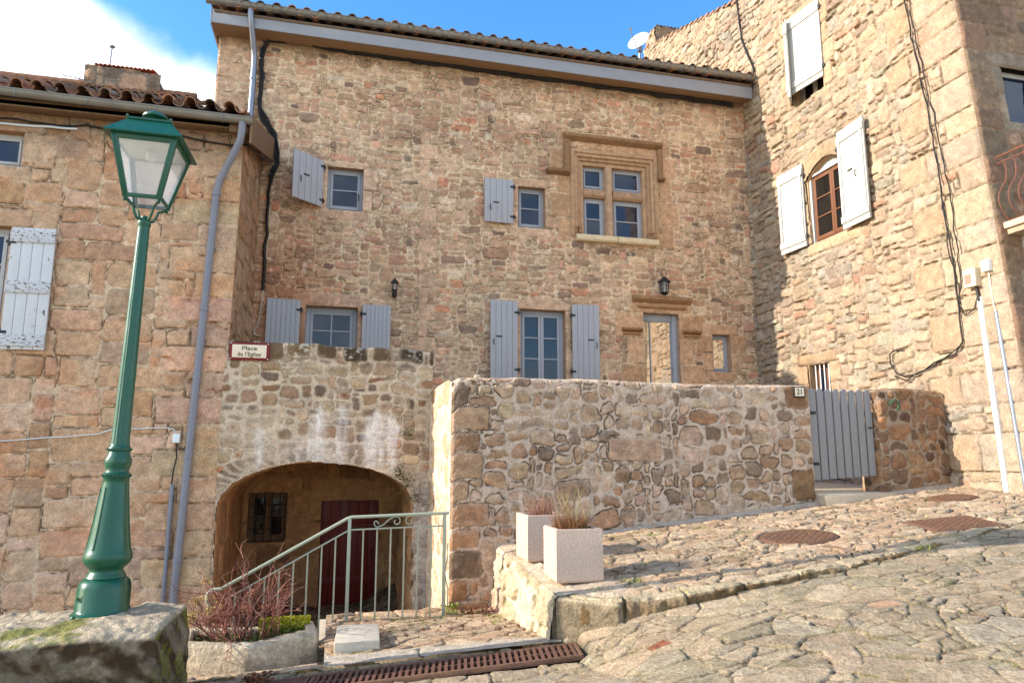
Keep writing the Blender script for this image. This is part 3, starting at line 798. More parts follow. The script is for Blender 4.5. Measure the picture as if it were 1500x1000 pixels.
# door: transom rail, wide right stile, one tall reflecting pane with a glazing bar
x0, x1, z0, z1 = H[5]
db = MB()
db.box(x0, x0 + 0.035, .14, .2, z0, z1); db.box(x1 - 0.10, x1, .10, .2, z0, z1); db.box(x0 + .035, x1 - .10, .14, .2, z1 - 0.11, z1); db.box(x0 + .035, x1 - .10, .12, .18, z0, z0 + 0.12)
db.box(x0 + 0.20, x0 + 0.225, .15, .17, z0 + .12, z1 - .11); db.box(x0 + .035, x1 - .10, .13, .17, z1 - .145, z1 - .112)
dr = keep(db.build('door', M['blue_frame'], None, bevel=0.005), big); dr['label'] = 'glazed front door mirroring the sunlit flank wall'
g = MB(); g.box(x0 + .03, x1 - .095, .172, .18, z0 + .1, z1 - .10); p = g.build('pane', M['pane_mirror']); p.parent = dr
hb = MB(); hb.tube([(x1 - .14, .115, 3.4), (x1 - .14, .07, 3.4), (x1 - .26, .07, 3.4)], 0.01, 6); p = hb.build('handle', M['zinc_pipe']); p.parent = dr
# carved cross window: three stepped mouldings, mullion, transom, cream sill and label mould
cwm = MB()
def ring(x0, x1, z0, z1, wd, ya, yb, col):
    c = lin(col)
    cwm.box(x0, x0 + wd, ya, yb, z0, z1, c); cwm.box(x1 - wd, x1, ya, yb, z0, z1, c); cwm.box(x0 + wd, x1 - wd, ya, yb, z1 - wd, z1, c)
ring(4.50, 6.46, 6.03, 7.93, 0.085, -0.045, 0.10, (188, 150, 116))
ring(4.586, 6.374, 6.03, 7.844, 0.07, -0.012, 0.14, (194, 156, 122))
ring(4.657, 6.303, 6.03, 7.773, 0.07, 0.030, 0.18, (180, 142, 110))
ring(4.728, 6.232, 6.03, 7.702, 0.08, 0.075, 0.30, (190, 152, 118))
for xx in (4.60, 4.70, 6.26, 6.36): cwm.lathe([(0.03, 0), (0.045, 0.02), (0.045, 0.06), (0.026, 0.075), (0.026, 0.10), (0.04, 0.12), (0.04, 0.15), (0.02, 0.17)], 12, (xx, -0.03 if abs(xx - 5.48) > .85 else 0.0, 6.09), lin((160, 120, 88)))
c_ = lin((190, 154, 122)); c2_ = lin((178, 142, 112))
cwm.prism([(5.30, 0.10), (5.34, 0.03), (5.43, 0.03), (5.47, 0.10), (5.47, 0.26), (5.30, 0.26)], 'z', 6.03, 7.622, c_)
for (a, b) in ((4.808, 5.298), (5.472, 6.152)):
    cwm.prism([(0.06, 6.98), (0.11, 6.93), (0.26, 6.93), (0.26, 7.12), (0.10, 7.12), (0.06, 7.08)], 'x', a, b, c2_)
    cwm.box(a, b, 0.255, 0.30, 6.03, 7.62, lin((60, 50, 42)))
keep(cwm.build('stone_surround', M['stone'], None, bevel=0.008), big)
for (a, b) in ((4.808, 5.298), (5.472, 6.152)):
    casement(big, a, b, 7.12, 7.62, 0.18, M['blue_frame'], M['pane'], 1, 1, 1, fw=0.05, sash=0.03)
    casement(big, a, b, 6.03, 6.93, 0.18, M['blue_frame'], M['pane'], 1, 2, 1, fw=0.05, sash=0.045)
sl = MB()
sl.prism([(-0.10, 5.93), (-0.13, 5.96), (-0.13, 6.05), (-0.05, 6.085), (0.14, 6.085), (0.14, 5.93)], 'x', 4.60, 5.475, lin((222, 198, 160)))
sl.prism([(-0.10, 5.93), (-0.13, 5.96), (-0.13, 6.05), (-0.05, 6.085), (0.14, 6.085), (0.14, 5.93)], 'x', 5.485, 6.40, lin((220, 196, 158)))
keep(sl.build('sill', M['slab'], None, bevel=0.006), big)
lm = MB()
LB = [(-0.02, 0), (-0.13, 0.07), (-0.14, 0.13), (-0.05, 0.16), (0.02, 0.16), (0.02, 0)]
lc = lin((150, 116, 84))
lm.prism([(y, 8.08 + z) for y, z in LB], 'x', 4.36, 6.56, lc)
for (a, b) in ((4.36, 4.47), (6.45, 6.56)): lm.prism([(a, -0.10), (b, -0.10), (b, 0.02), (a, 0.02)], 'z', 7.42, 8.08, lc)
lm.prism([(y, 7.30 + z * 0.8) for y, z in LB], 'x', 3.98, 4.47, lin((140, 108, 80)))
lm.prism([(y, 7.36 + z * 0.5) for y, z in LB], 'x', 6.43, 6.60, lin((140, 108, 80)))
keep(lm.build('label_mould', M['stone'], None, bevel=0.006), big)
# door hood and imposts
lm = MB()
lm.prism([(y * 0.9, 4.72 + z) for y, z in LB], 'x', 5.80, 7.12, lin((168, 128, 92)))
lm.prism([(y * 0.55, 4.60 + z * 0.5) for y, z in LB], 'x', 5.92, 6.99, lin((180, 136, 98)))
keep(lm.build('door_hood', M['stone'], None, bevel=0.006), big)
for (a, b) in ((5.56, 5.99), (6.90, 7.32)):
    lm = MB()
    lm.prism([(y * 0.7, 4.10 + z * 0.6) for y, z in LB], 'x', a, b, lin((164, 122, 86)))
    lm.prism([(y * 0.4, 4.03 + z * 0.4) for y, z in LB], 'x', a + 0.03, b - 0.03, lin((172, 130, 92)))
    keep(lm.build('impost', M['stone'], None, bevel=0.006), big)
st = MB()
for k in range(6): st.box(5.7 - 0.0, 7.2, -0.3 * (k + 1), -0.3 * k - 0.003, 1.2, 2.38 - 0.18 * k, lin((190, 160, 130)))
keep(st.build('door_step', M['slab'], None, bevel=0.01), big)
# shutters
plank_shutter(big, (-0.42, -0.05, 6.20), 0.68, 0.90, R(41), M['blue'], 5, hinges=(0.12, 0.78), slot=(0.58, 0.55), label='blue grey shutter swung half open')
plank_shutter(big, (3.27, -0.07, 6.16), 0.60, 0.90, R(4), M['blue'], 5, hinges=(0.14, 0.76), slot=(0.62, 0.45))
plank_shutter(big, (-0.70, -0.07, 3.12), 0.58, 1.28, R(7), M['blue'], 7, hinges=(0.2, 1.1), latch=False)
plank_shutter(big, (0.40, -0.07, 3.12), 0.52, 1.26, R(3), M['blue'], 7, hinges=(0.2, 1.08), latch=False, side=1)
plank_shutter(big, (3.36, -0.07, 2.95), 0.56, 1.64, R(4), M['blue'], 5, hinges=(0.3, 1.42), slot=(0.7, 0.57))
plank_shutter(big, (4.47, -0.07, 2.95), 0.56, 1.64, R(4), M['blue'], 5, hinges=(0.3, 1.42), slot=(0.70, 0.57), side=1)
# eave: soffit, fascia, gutter, tiles
ev = MB(); ev.box(-2.46, 8.62, -0.40, 0.02, 9.40, 9.425)
keep(ev.build('soffit', M['soffit'], None), big)
ev = MB()
ev.prism([(-2.46, 9.40), (8.60, 9.33), (8.60, 9.66), (-2.46, 9.66)], 'y', -0.43, -0.402)
ev.box(-2.49, -2.462, -0.43, 1.2, 9.38, 9.70)
keep(ev.build('fascia', M['fascia'], None, bevel=0.004), big)
def gutter(name, a, b, r, parent, mat, straps=0.5):
    a, b = Vector(a), Vector(b); mb = MB()
    n = 9
    ring = [(math.cos(math.pi + math.pi * k / (n - 1)), math.sin(math.pi + math.pi * k / (n - 1))) for k in range(n)]
    vs = []
    for p in (a, b):
        for rr in (r, r - 0.006):
            vs += [(p.x, p.y + cy * rr, p.z + cz * rr) for cy, cz in ring]
    fs = []
    for k in range(n - 1):
        fs += [(k, k + 1, 2 * n + k + 1, 2 * n + k), (n + k, 3 * n + k, 3 * n + k + 1, n + k + 1)]
    fs += [(0, 2 * n, 3 * n, n), (n - 1, 2 * n - 1, 4 * n - 1, 3 * n - 1)]
    mb.add(vs, fs)
    mb.prism([(a.y + cy * r, a.z + cz * r) for cy, cz in ring], 'x', a.x - 0.004, a.x + 0.002); mb.prism([(b.y + cy * r, b.z + cz * r) for cy, cz in ring], 'x', b.x - 0.002, b.x + 0.004)
    mb.tube([a + Vector((0, -r, 0)), b + Vector((0, -r, 0))], 0.012, 8)
    o = mb.build(name, mat, None, smooth=40); keep(o, parent)
    L = (b - a).length; k = 0.2
    while k < L:
        p = a + (b - a) * (k / L); sm = MB()
        sm.tube([p + Vector((0, cy * (r + 0.004), cz * (r + 0.004))) for cy, cz in ring] , 0.006, 5)
        sm.build('gutter_bracket', M['zinc_pipe'], o); k += straps
    return o
gutter('gutter', (-2.56, -0.51, 9.79), (8.60, -0.51, 9.79), 0.085, big, M['zinc'], 0.27)
tm = MB()
tile_roof(tm, -2.44, 8.6, -0.56, 9.70, R(17), 3.2, 0.272, np.random.RandomState(3))
keep(tm.build('roof', M['tile'], None, smooth=50), big)
rb = MB(); rb.prism([(-0.45, 9.64), (4.0, 11.0), (7.5, 9.9), (7.5, 9.6), (-0.45, 9.60)], 'x', -2.43, 8.58)
keep(rb.build('roof_deck', M['wood'], None), big)
dp = MB()
dp.tube([(-1.80, -0.50, 9.74), (-1.80, -0.50, 9.60), (-1.78, -0.44, 9.42), (-1.75, -0.20, 9.12), (-1.74, -0.12, 8.98), (-1.74, -0.11, 8.4), (-1.75, -0.11, 7.62)], 0.052, 12)
for z in (8.55, 7.7): dp.tube([(-1.745, -0.11, z - 0.02), (-1.745, -0.11, z + 0.02)], 0.062, 12)
keep(dp.build('downpipe', M['zinc_pipe'], None, smooth=50), big)

# ================================================================== THE LEFT HOUSE
left = thing('stone_house', 'tan stone house with low tiled eave and peeling white shutter, behind the green street lamp', 'house', (-3.8, -1.4, -0.2))
LX = -5.6
lh = MB()
def left_pos(U, V):
    P = np.zeros(U.shape + (3,)); z = V - 0.75
    lean = -0.012 * np.clip((5.0 - z), 0, 6)              # the corner leans a little
    P[..., 0] = LX + U * (1 + (lean + 0.02) / 4.12); P[..., 1] = AY - 0.004 * 0; P[..., 2] = z
    return P
LH = [(-5.2, -4.24, 5.46, 5.95), (-5.2, -4.27, 3.25, 4.62)]
lex = surround(*LH[0], LX, -0.75, rs, (196, 160, 132), lintel=0.12, side=0.5, blocks=0.5) + surround(*LH[1], LX, -0.75, rs, (192, 154, 126), lintel=0.25, side=0.3, sill=0.2)
for k in range(18):
    w_ = (0.85, 0.5)[k % 2]
    lex.append(dict(rect=(4.12 - w_, 4.18, 0.35 * k, 0.35 * (k + 1)), col=(190 + rs.randint(-6, 8), 154 + rs.randint(-6, 6), 126), round=0.02, joint=0.006, h=0.7, tone=0.05))
def left_tint(U, V, col, d):
    n = sstep(0.15, 0.5, fbm(U / 0.5, V / 0.35, 901, 4))
    col = col * (1 - n[..., None] * np.array([0.03, 0.16, 0.24]))
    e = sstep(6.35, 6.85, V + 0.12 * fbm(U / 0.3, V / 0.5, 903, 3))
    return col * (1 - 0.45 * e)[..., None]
def left_relief(U, V, Z):
    pit = sstep(0.42, 0.62, fbm(U / 0.28, V / 0.16, 905, 4)) * sstep(0.1, 0.3, fbm(U / 1.1, V / 0.9, 906, 2))
    return Z - 0.05 * pit
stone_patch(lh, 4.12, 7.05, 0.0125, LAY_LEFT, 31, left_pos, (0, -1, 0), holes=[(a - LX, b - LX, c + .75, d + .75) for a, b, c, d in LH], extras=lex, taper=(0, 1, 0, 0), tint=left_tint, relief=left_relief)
for q in LH: reveal(lh, *q, AY, 0.25, (180, 136, 102))
lh.box(-9.0, -1.62, AY + 0.25, 3.0, -1.2, 6.35, lin((180, 140, 106)))
lh.box(-9.0, -5.6, AY, AY + 0.3, -1.2, 6.35, lin((180, 140, 106)))
keep(lh.build('wall', M['stone'], None, smooth=50), left)
# rendered flank towards the big house
fl = MB()
stone_patch(fl, -AY - 0.02, 4.2, 0.02, dict(LAY_LEFT, wash=0.75, mortar=(168, 136, 100), gain=(0.85, 0.83, 0.78)), 33, plane_pos((-1.53, AY + 0.012, 3.1), (0, 1, 0), (0, 0, 1)), (1, 0, 0), taper=(1, 0, 0, 0), keep_fn=lambda U, V: V < 3.15 + 0.36 * U)
fl.prism([(AY + 0.03, 3.1), (0.0, 3.1), (0.0, 7.2), (AY + 0.03, 6.22)], 'x', -1.62, -1.536, lin((150, 118, 84)))
keep(fl.build('flank_wall', M['stone_rough'], None), left)
casement(left, *LH[0], AY + 0.12, M['pale_frame'], M['pane'], 2, 1, 1, fw=0.06, sash=0.03)
casement(left, *LH[1], AY + 0.12, M['pale_frame'], M['pane'], 2, 3, 1, fw=0.06, sash=0.05)
plank_shutter(left, (-4.225, AY - 0.05, 2.98), 0.53, 1.62, R(3), M['peeling'], 4, hinges=(0.22, 1.42), latch=False, side=1, thick=0.03,
              panel=[(0.0, 0.53, 0.04, 0.20), (0.0, 0.53, 0.74, 0.90), (0.0, 0.53, 1.42, 1.58)], label='white plank shutter with paint peeling off its rails')
gutter('gutter', (-7.0, -3.13, 6.42), (-1.31, -3.13, 6.33), 0.075, left, M['zinc'], 0.85)
tm = MB()
tile_roof(tm, -6.9, -2.55, -3.16, 6.40, R(27.0), 3.15, 0.265, np.random.RandomState(8), r=0.078)
tile_roof(tm, -2.395, -1.40, -3.16, 6.40, R(18.0), 3.25, 0.265, np.random.RandomState(9), r=0.078)
for i in range(14):
    x = -6.9 + i * 0.30
    half_tile(tm, (x, -0.33, 7.93), (x + 0.36, -0.33, 7.93), 0.10, 0.095, (0, 0, 1), tuple(lin((140, 98, 74)) * rs.uniform(.8, 1.1)))
keep(tm.build('roof', M['tile'], None, smooth=50), left)
rd = MB(); rd.prism([(-3.02, 6.33), (-0.33, 7.80), (3.0, 6.3), (3.0, 6.2), (-3.02, 6.24)], 'x', -7.0, -2.42)
rd.prism([(-3.02, 6.33), (-0.02, 7.36), (-0.02, 7.28), (-3.02, 6.24)], 'x', -2.418, -1.62)
keep(rd.build('roof_deck', M['wood'], None), left)
vb = MB()
vb.prism([(-3.12, 5.98), (0.0, 7.02), (0.0, 7.46), (-3.12, 6.38)], 'x', -1.34, -1.30)
for k in range(9):
    t_ = k / 8.0; vb.box(-1.62, -1.362, -3.0 + t_ * 2.9 - 0.05, -3.0 + t_ * 2.9 + 0.05, 6.16 + t_ * 1.02, 6.28 + t_ * 1.02)
vb.box(-6.9, -1.37, -3.02, -2.84, 6.22, 6.30)
keep(vb.build('barge_board', M['wood'], None, bevel=0.005), left)
dp = MB()
dp.tube([(-1.44, -3.13, 6.30), (-1.44, -3.13, 6.16), (-1.46, -3.10, 6.02), (-1.60, -2.97, 5.74), (-1.73, -2.88, 5.50), (-1.765, -2.875, 5.30), (-1.85, -2.875, 2.6), (-1.945, -2.875, -0.35)], 0.05, 14)
for z, x in ((5.28, -1.766), (3.62, -1.818), (1.62, -1.884), (0.3, -1.925)): dp.tube([(x, -2.875, z - 0.025), (x, -2.875, z + 0.025)], 0.062, 14)
for z, x in ((4.5, -1.79), (3.2, -1.83), (1.9, -1.875)): dp.box(x - 0.06, x + 0.06, -2.88, -2.77, z - 0.012, z + 0.012)
keep(dp.build('downpipe', M['pvc'], None, smooth=50), left)
# broad chimney on the ridge, under sloping tiles
chm = MB()
stone_patch(chm, 1.20, 0.85, 0.03, dict(LAY_TOWER_FRONT, mortar=(128, 116, 102)), 41, plane_pos((-4.40, -0.50, 7.45), (1, 0, 0), (0, 0, 1)), (0, -1, 0), keep_fn=lambda U, V: V < 0.80 - 0.03 * U)
chm.prism([(-4.40, 7.4), (-3.22, 7.4), (-3.18, 8.02), (-3.28, 8.21), (-4.38, 8.24)], 'y', -0.495, 0.15, lin((120, 104, 90)))
chm.box(-4.41, -3.2, -0.512, -0.49, 8.02, 8.05, lin((170, 150, 130)))
for i in range(14):
    x = -4.22 + i * 0.068
    half_tile(chm, (x, -0.55, 8.245), (x, -0.15, 8.36), 0.034, 0.03, (0, 0, 1), tuple(lin((190, 100, 66)) * rs.uniform(.8, 1.15)), n=5)
keep(chm.build('chimney', M['stone_rough'], None, smooth=50), left)

# ================================================================== THE RIGHT HOUSE (its sunlit flank is seen)
tower = thing('stone_house', 'tall stone house with white shutters, its rough flank in full sun', 'house', (9.5, -2.0, 0.8))
TY0 = 5.0; TW = 11.0; TZ0 = 0.6; TH = 13.3
def corner_y(z): return -5.50 - 0.070 * (8.28 - z)
def tower_pos(U, V):
    z = TZ0 + V
    P = np.zeros(U.shape + (3,))
    P[..., 0] = TX; P[..., 2] = z
    P[..., 1] = TY0 - U * (TY0 - corner_y(z)) / TW
    return P
def tu(y, z): return (TY0 - y) * TW / (TY0 - corner_y(z))
def thole(y0, y1, z0, z1):
    zc = (z0 + z1) / 2
    return (tu(y0, zc), tu(y1, zc), z0 - TZ0, z1 - TZ0)
W_UP = (-1.76, -2.62, 8.42, 10.10); W_ARC = (-1.98, -3.14, 5.56, 6.82); W_LOW = (-1.66, -2.26, 2.55, 3.30)
tex = []
def tsur(w, **k):
    q = thole(*w)
    return surround(q[0], q[1], q[2], q[3], 0, 0, rs, **k)
tex += tsur(W_UP, col=(198, 168, 132), lintel=0.3, side=0.26, sill=0.0)
tex += tsur(W_ARC, col=(200, 170, 132), lintel=0.30, lintel_arch=0.28, side=0.22, sill=0.22, lint_over=0.2)
tex += tsur(W_LOW, col=(196, 162, 126), lintel=0.2, side=0.22, sill=0.0)
zq = TZ0
k = 0
while zq < 12:  # big squared stones up the corner
    hq = (0.44, 0.36, 0.52, 0.40)[k % 4]; wq = (0.95, 0.52, 0.80, 0.42)[k % 4]
    tex.append(dict(rect=(TW - wq, TW + 0.05, zq - TZ0, zq + hq - TZ0), col=(200 + rs.randint(-4, 4), 173 + rs.randint(-3, 3), 143 + rs.randint(-3, 3)), round=0.035, joint=0.007, h=0.9, rel=rs.uniform(-.1, .2), tone=0.04))
    if k % 2 == 0:
        tex.append(dict(rect=(TW - wq - 0.55, TW - wq, zq - TZ0, zq + hq - TZ0), col=(194, 164, 130), round=0.04, joint=0.007, h=0.8, rel=0.0, tone=0.05))
    zq += hq; k += 1
def rake(y): return 11.96 + 0.354 * y
def tower_keep(U, V):
    z = TZ0 + V; y = TY0 - U * (TY0 - corner_y(z)) / TW
    q = thole(*W_ARC); uc = (q[0] + q[1]) / 2; hw = (q[1] - q[0]) / 2
    arch = (np.abs(U - uc) < hw) & (V >= q[3] - 0.02) & (V < q[3] + 0.27 * (1 - ((U - uc) / hw) ** 2))
    return (z < rake(y) + 0.04 * fbm(y / 0.3, z / 9.0, 951, 2)) & ~arch
def tower_tint(U, V, col, d):
    z = V + TZ0
    g = sstep(0.1, 0.5, fbm(U / 1.1, V / 0.9, 961, 4))
    col = col * (1 - g[..., None] * np.array([0.10, 0.08, 0.02]))
    rd = sstep(0.25, 0.6, fbm(U / 0.6, V / 0.5, 963, 3))
    return col * (1 - rd[..., None] * np.array([0.0, 0.05, 0.09]))
tw = MB()
stone_patch(tw, TW, TH, 0.0185, LAY_TOWER, 51, tower_pos, (-1, 0, 0), holes=[thole(*W_UP), thole(*W_ARC), thole(*W_LOW)], extras=tex, taper=(0, 1, 0, 0), keep_fn=tower_keep, tint=tower_tint)
# the front, in the shade, seen past the corner
FWX = 3.2
def tf_pos(U, V):
    z = TZ0 + V
    P = np.zeros(U.shape + (3,)); P[..., 0] = TX + U; P[..., 1] = corner_y(z); P[..., 2] = z
    return P
fex = []
zq = TZ0; k = 0
while zq < 12:
    hq = (0.44, 0.36, 0.52, 0.40)[k % 4]; wq = (0.45, 0.85, 0.40, 0.75)[k % 4]
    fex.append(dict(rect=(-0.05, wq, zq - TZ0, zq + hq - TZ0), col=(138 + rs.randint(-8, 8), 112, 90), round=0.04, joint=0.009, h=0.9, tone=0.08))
    zq += hq; k += 1
fex += surround(9.22, 10.0, 6.35, 7.25, TX, TZ0, rs, (150, 132, 112), lintel=0.25, side=0.14, sill=0.16)
fex += surround(9.16, 10.2, 2.4, 4.55, TX, TZ0, rs, (150, 132, 112), lintel=0.0, side=0.2, sill=0.0)
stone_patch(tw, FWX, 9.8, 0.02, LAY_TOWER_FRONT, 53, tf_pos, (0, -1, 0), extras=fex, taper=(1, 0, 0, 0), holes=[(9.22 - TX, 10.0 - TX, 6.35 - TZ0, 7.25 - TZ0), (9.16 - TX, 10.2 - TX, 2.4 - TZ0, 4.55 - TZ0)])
def treveal(w, col, depth=0.22, top=True):
    c = lin(col); a, b = max(w[0], w[1]), min(w[0], w[1]); z0, z1 = w[2], w[3]; t = 0.04
    xa, xb = TX + 0.003, TX + depth
    tw.box(xa, xb, a, a + t, z0 - t, z1 + t, c); tw.box(xa, xb, b - t, b, z0 - t, z1 + t, c); tw.box(xa, xb, b, a, z0 - t, z0, c)
    if top: tw.box(xa, xb, b, a, z1, z1 + t, c)
treveal(W_UP, (196, 166, 130)); treveal(W_LOW, (180, 148, 112)); treveal(W_ARC, (190, 158, 122), 0.26, top=False)
# arched soffit
n_ = 12; ya, yb = W_ARC[0], W_ARC[1]
pts = [((ya + yb) / 2 + (ya - yb) / 2 * t, W_ARC[3] + 0.27 * (1 - t * t)) for t in np.linspace(-1, 1, n_)]
vs = [(TX + 0.003, y, z) for y, z in pts] + [(TX + 0.26, y, z) for y, z in pts] + [(TX + 0.26, y, z + 0.05) for y, z in pts] + [(TX + 0.003, y, z + 0.05) for y, z in pts]
fs = []
for i in range(n_ - 1):
    for r_ in range(4):
        r2 = (r_ + 1) % 4
        fs.append((r_ * n_ + i, r_ * n_ + i + 1, r2 * n_ + i + 1, r2 * n_ + i))
tw.add(vs, fs, lin((176, 140, 106)))
# solid mass behind the flank, below its sloping top
tw.prism([(4.95, 0.5), (4.95, 13.66), (-5.1, 10.05), (-5.1, 0.5)], 'x', TX + 0.27, 14.0, lin((150, 124, 100)))
tw.prism([(5.0, 0.6), (5.0, 13.68), (4.7, 13.58), (4.7, 0.6)], 'x', TX + 0.004, TX + 0.269, lin((150, 124, 100)))
tw.box(TX + 0.269, 14.0, -5.28, -5.1, 0.5, 9.9, lin((110, 88, 68)))
keep(tw.build('wall', M['stone'], None, smooth=50), tower)
tc = MB()
for i in range(40):   # verge stones along the sloping top
    y = 4.9 - i * 0.26
    tc.box(TX - 0.03, TX + 0.5, y - 0.255, y, rake(y) - 0.03 + rs.uniform(-.012, .012), rake(y) + 0.02 + rs.uniform(-.01, .012), lin((150, 118, 96)) * rs.uniform(.8, 1.15), M=None)
keep(tc.build('verge', M['stone_rough'], None), tower)
ch = MB()
stone_patch(ch, 0.62, 2.0, 0.03, LAY_TOWER, 57, plane_pos((TX + 0.02, 4.86, 12.05), (0, -1, 0), (0, 0, 1)), (-1, 0, 0))
stone_patch(ch, 0.80, 2.0, 0.03, LAY_TOWER_FRONT, 58, plane_pos((TX + 0.02, 4.24, 12.05), (1, 0, 0), (0, 0, 1)), (0, -1, 0))
ch.box(TX + 0.03, TX + 0.81, 4.25, 4.85, 12.0, 14.04, lin((150, 120, 96)))
for i in range(7): half_tile(ch, (TX + 0.08 + i * 0.11, 4.20, 14.03), (TX + 0.08 + i * 0.11, 4.9, 14.05), 0.055, 0.05, (0, 0, 1), tuple(lin((130, 96, 76)) * rs.uniform(.7, 1.1)), n=5)
keep(ch.build('chimney', M['stone_rough'], None, smooth=50), tower)

class Turn:
    """builds parts in a frame whose -Y faces the flank's outside: local (x, y, z) -> world (TX + y, -x, z)"""
def turn_obj(o):
    o.rotation_euler = (0, 0, R(-90)); o.location = Vector((TX, 0, 0)) - Vector(tower.location)
    return o
# local x = -world y ; local y = depth behind the face
def tcase(w, y, frame, pane, **k):
    f = casement(tower, -w[0], -w[1], w[2], w[3], y, frame, pane, **k)
    return turn_obj(f)
tcase((W_ARC[0] - 0.05, W_ARC[1] + 0.05, W_ARC[2] + 0.03, W_ARC[3] + 0.06), 0.075, M['brown_frame'], M['pane_dark'], leaves=2, rows=3, cols=1, fw=0.03, sash=0.055)
cf = MB()
a, b = -W_ARC[0], -W_ARC[1]
cf.box(a, a + 0.05, 0.035, 0.22, W_ARC[2], W_ARC[3] + .1); cf.box(b - 0.05, b, 0.035, 0.22, W_ARC[2], W_ARC[3] + .1); cf.box(a + .05, b - .05, 0.035, 0.22, W_ARC[3] + .06, W_ARC[3] + .1); cf.box(a + .05, b - .05, 0.06, 0.22, W_ARC[2], W_ARC[2] + 0.03)
cf.box(a, b, 0.10, 0.22, W_ARC[3] + .1, W_ARC[3] + .3)
o = cf.build('window_casing', M['white'], None); o.parent = tower; turn_obj(o)
tcase(W_UP, 0.16, M['pale_frame'], M['pane_dark'], leaves=2, rows=3, cols=1)
tcase(W_LOW, 0.18, M['brown_frame'], M['pane'], leaves=2, rows=1, cols=1, fw=0.04, sash=0.04)
gb = MB()
for k in range(4):
    y = -(W_LOW[0] - 0.12 * (k + 1)); gb.tube([(y, 0.05, W_LOW[2]), (y, 0.05, W_LOW[3])], 0.011, 6)
o = gb.build('window_grate', M['white_plain'], None); o.parent = tower; turn_obj(o)
def tshut(y_hinge, z0, width, height, side, ang, off=0.05, **k):
    o = plank_shutter(tower, (0, 0, 0), width, height, ang, M['white'], 3, side=side, **k)
    # turn the leaf's frame onto the flank
    base = Matrix.Translation(Vector((TX - off, y_hinge, z0))) @ Matrix.Rotation(R(-90), 4, 'Z') @ Matrix.Rotation((-ang if side > 0 else math.pi + ang), 4, 'Z') @ (Matrix.Diagonal((1, -1, 1, 1)) if side < 0 else Matrix.Identity(4))
    o.matrix_parent_inverse = Matrix.Identity(4)
    o.matrix_basis = Matrix.Translation(-Vector(tower.location)) @ base
    return o
def battens(wd, hh):
    f = 0.09
    return [(0, wd, 0.10, 0.22), (0, wd, hh - 0.22, hh - 0.10), (0.03, 0.03 + f * .7, .22, hh - .22), (wd - .03 - f * .7, wd - .03, .22, hh - .22)]
tshut(-1.94, 5.56, 0.72, 1.64, -1, R(4), hinges=(0.2, 1.4), latch=False, thick=0.035, panel=battens(0.72, 1.64))
tshut(-2.96, 5.54, 0.70, 1.80, 1, R(3), off=0.07, hinges=(0.2, 1.5), latch=True, thick=0.035, panel=battens(0.70, 1.80), slot=(0.45, 0.55))
tshut(-2.70, 8.62, 0.90, 1.58, -1, R(9), off=0.03, hinges=(0.2, 1.4), latch=False, thick=0.035, panel=[(0, .9, .1, .22), (0, .9, 1.34, 1.46)], label='white shutter leaf pulled nearly shut')
tshut(-1.72, 8.50, 0.42, 1.66, 1, R(38), off=0.03, hinges=(0.2, 1.4), latch=False, thick=0.035, label='white shutter leaf seen edge on')
# windows and balcony of the front
cs_ = MB(); cs_.box(9.22, 9.29, -5.46, -5.40, 6.35, 7.25); cs_.box(9.29, 10.0, -5.46, -5.40, 7.18, 7.25); cs_.box(9.29, 10.0, -5.46, -5.40, 6.35, 6.42)
fr = keep(cs_.build('window', M['white'], None), tower)
g = MB(); g.box(9.28, 10.0, -5.44, -5.42, 6.4, 7.2); p = g.build('pane', M['pane']); p.parent = fr
cs_ = MB(); cs_.box(9.02, 9.15, -5.86, -5.66, 2.2, 4.62); cs_.box(9.16, 9.25, -5.70, -5.62, 2.4, 4.55); cs_.box(9.25, 10.2, -5.66, -5.63, 2.4, 4.55)
dq = keep(cs_.build('door', M['pale_frame'], None, bevel=0.005), tower)
for z_ in (2.75, 3.45):
    g = MB(); g.box(9.34, 10.1, -5.675, -5.662, z_ + 0.03, z_ + 0.62); p = g.build('pane', M['pane']); p.parent = dq
bal = MB()
bx0, bx1, by0, by1, bz = 8.74, 10.9, -6.75, -5.70, 4.70
bal.box(bx0, bx1, by0, by1, bz - 0.02, bz + 0.07, lin((190, 170, 146))); bal.box(bx0 + 0.04, bx1, by0 + 0.04, by1, bz - 0.10, bz - 0.021, lin((170, 148, 124)))
sb = keep(bal.build('balcony', M['slab'], None, bevel=0.012), tower)
br = MB()
def bulge(p, out, col=None):
    pts = []
    for t in np.linspace(0, 1, 12):
        z = bz + 0.07 + 0.90 * t
        b = 0.16 * math.sin(math.pi * min(1, t * 1.55)) if t < 0.645 else -0.03 * math.sin(math.pi * (t - 0.645) / 0.355)
        pts.append(Vector(p) * 1.0 + Vector(out) * b + Vector((0, 0, z)))
    br.tube(pts, 0.010, 6)
for k in range(7): bulge((bx0 + 0.06, -5.83 - 0.145 * k, 0), (-1, 0, 0))
for k in range(14): bulge((bx0 + 0.12 + 0.145 * k, by0 + 0.06, 0), (0, -1, 0))
for z in (0.94, 1.03):
    br.tube([(bx0 + 0.06, -5.72, bz + z), (bx0 + 0.06, by0 + 0.06, bz + z), (bx1, by0 + 0.06, bz + z)], 0.016 if z > 1 else 0.010, 8)
br.tube([(bx0 + 0.06, -5.72, bz + 0.09), (bx0 + 0.06, by0 + 0.06, bz + 0.09), (bx1, by0 + 0.06, bz + 0.09)], 0.010, 6)
p = br.build('railing', M['rust_bar']); p.parent = sb

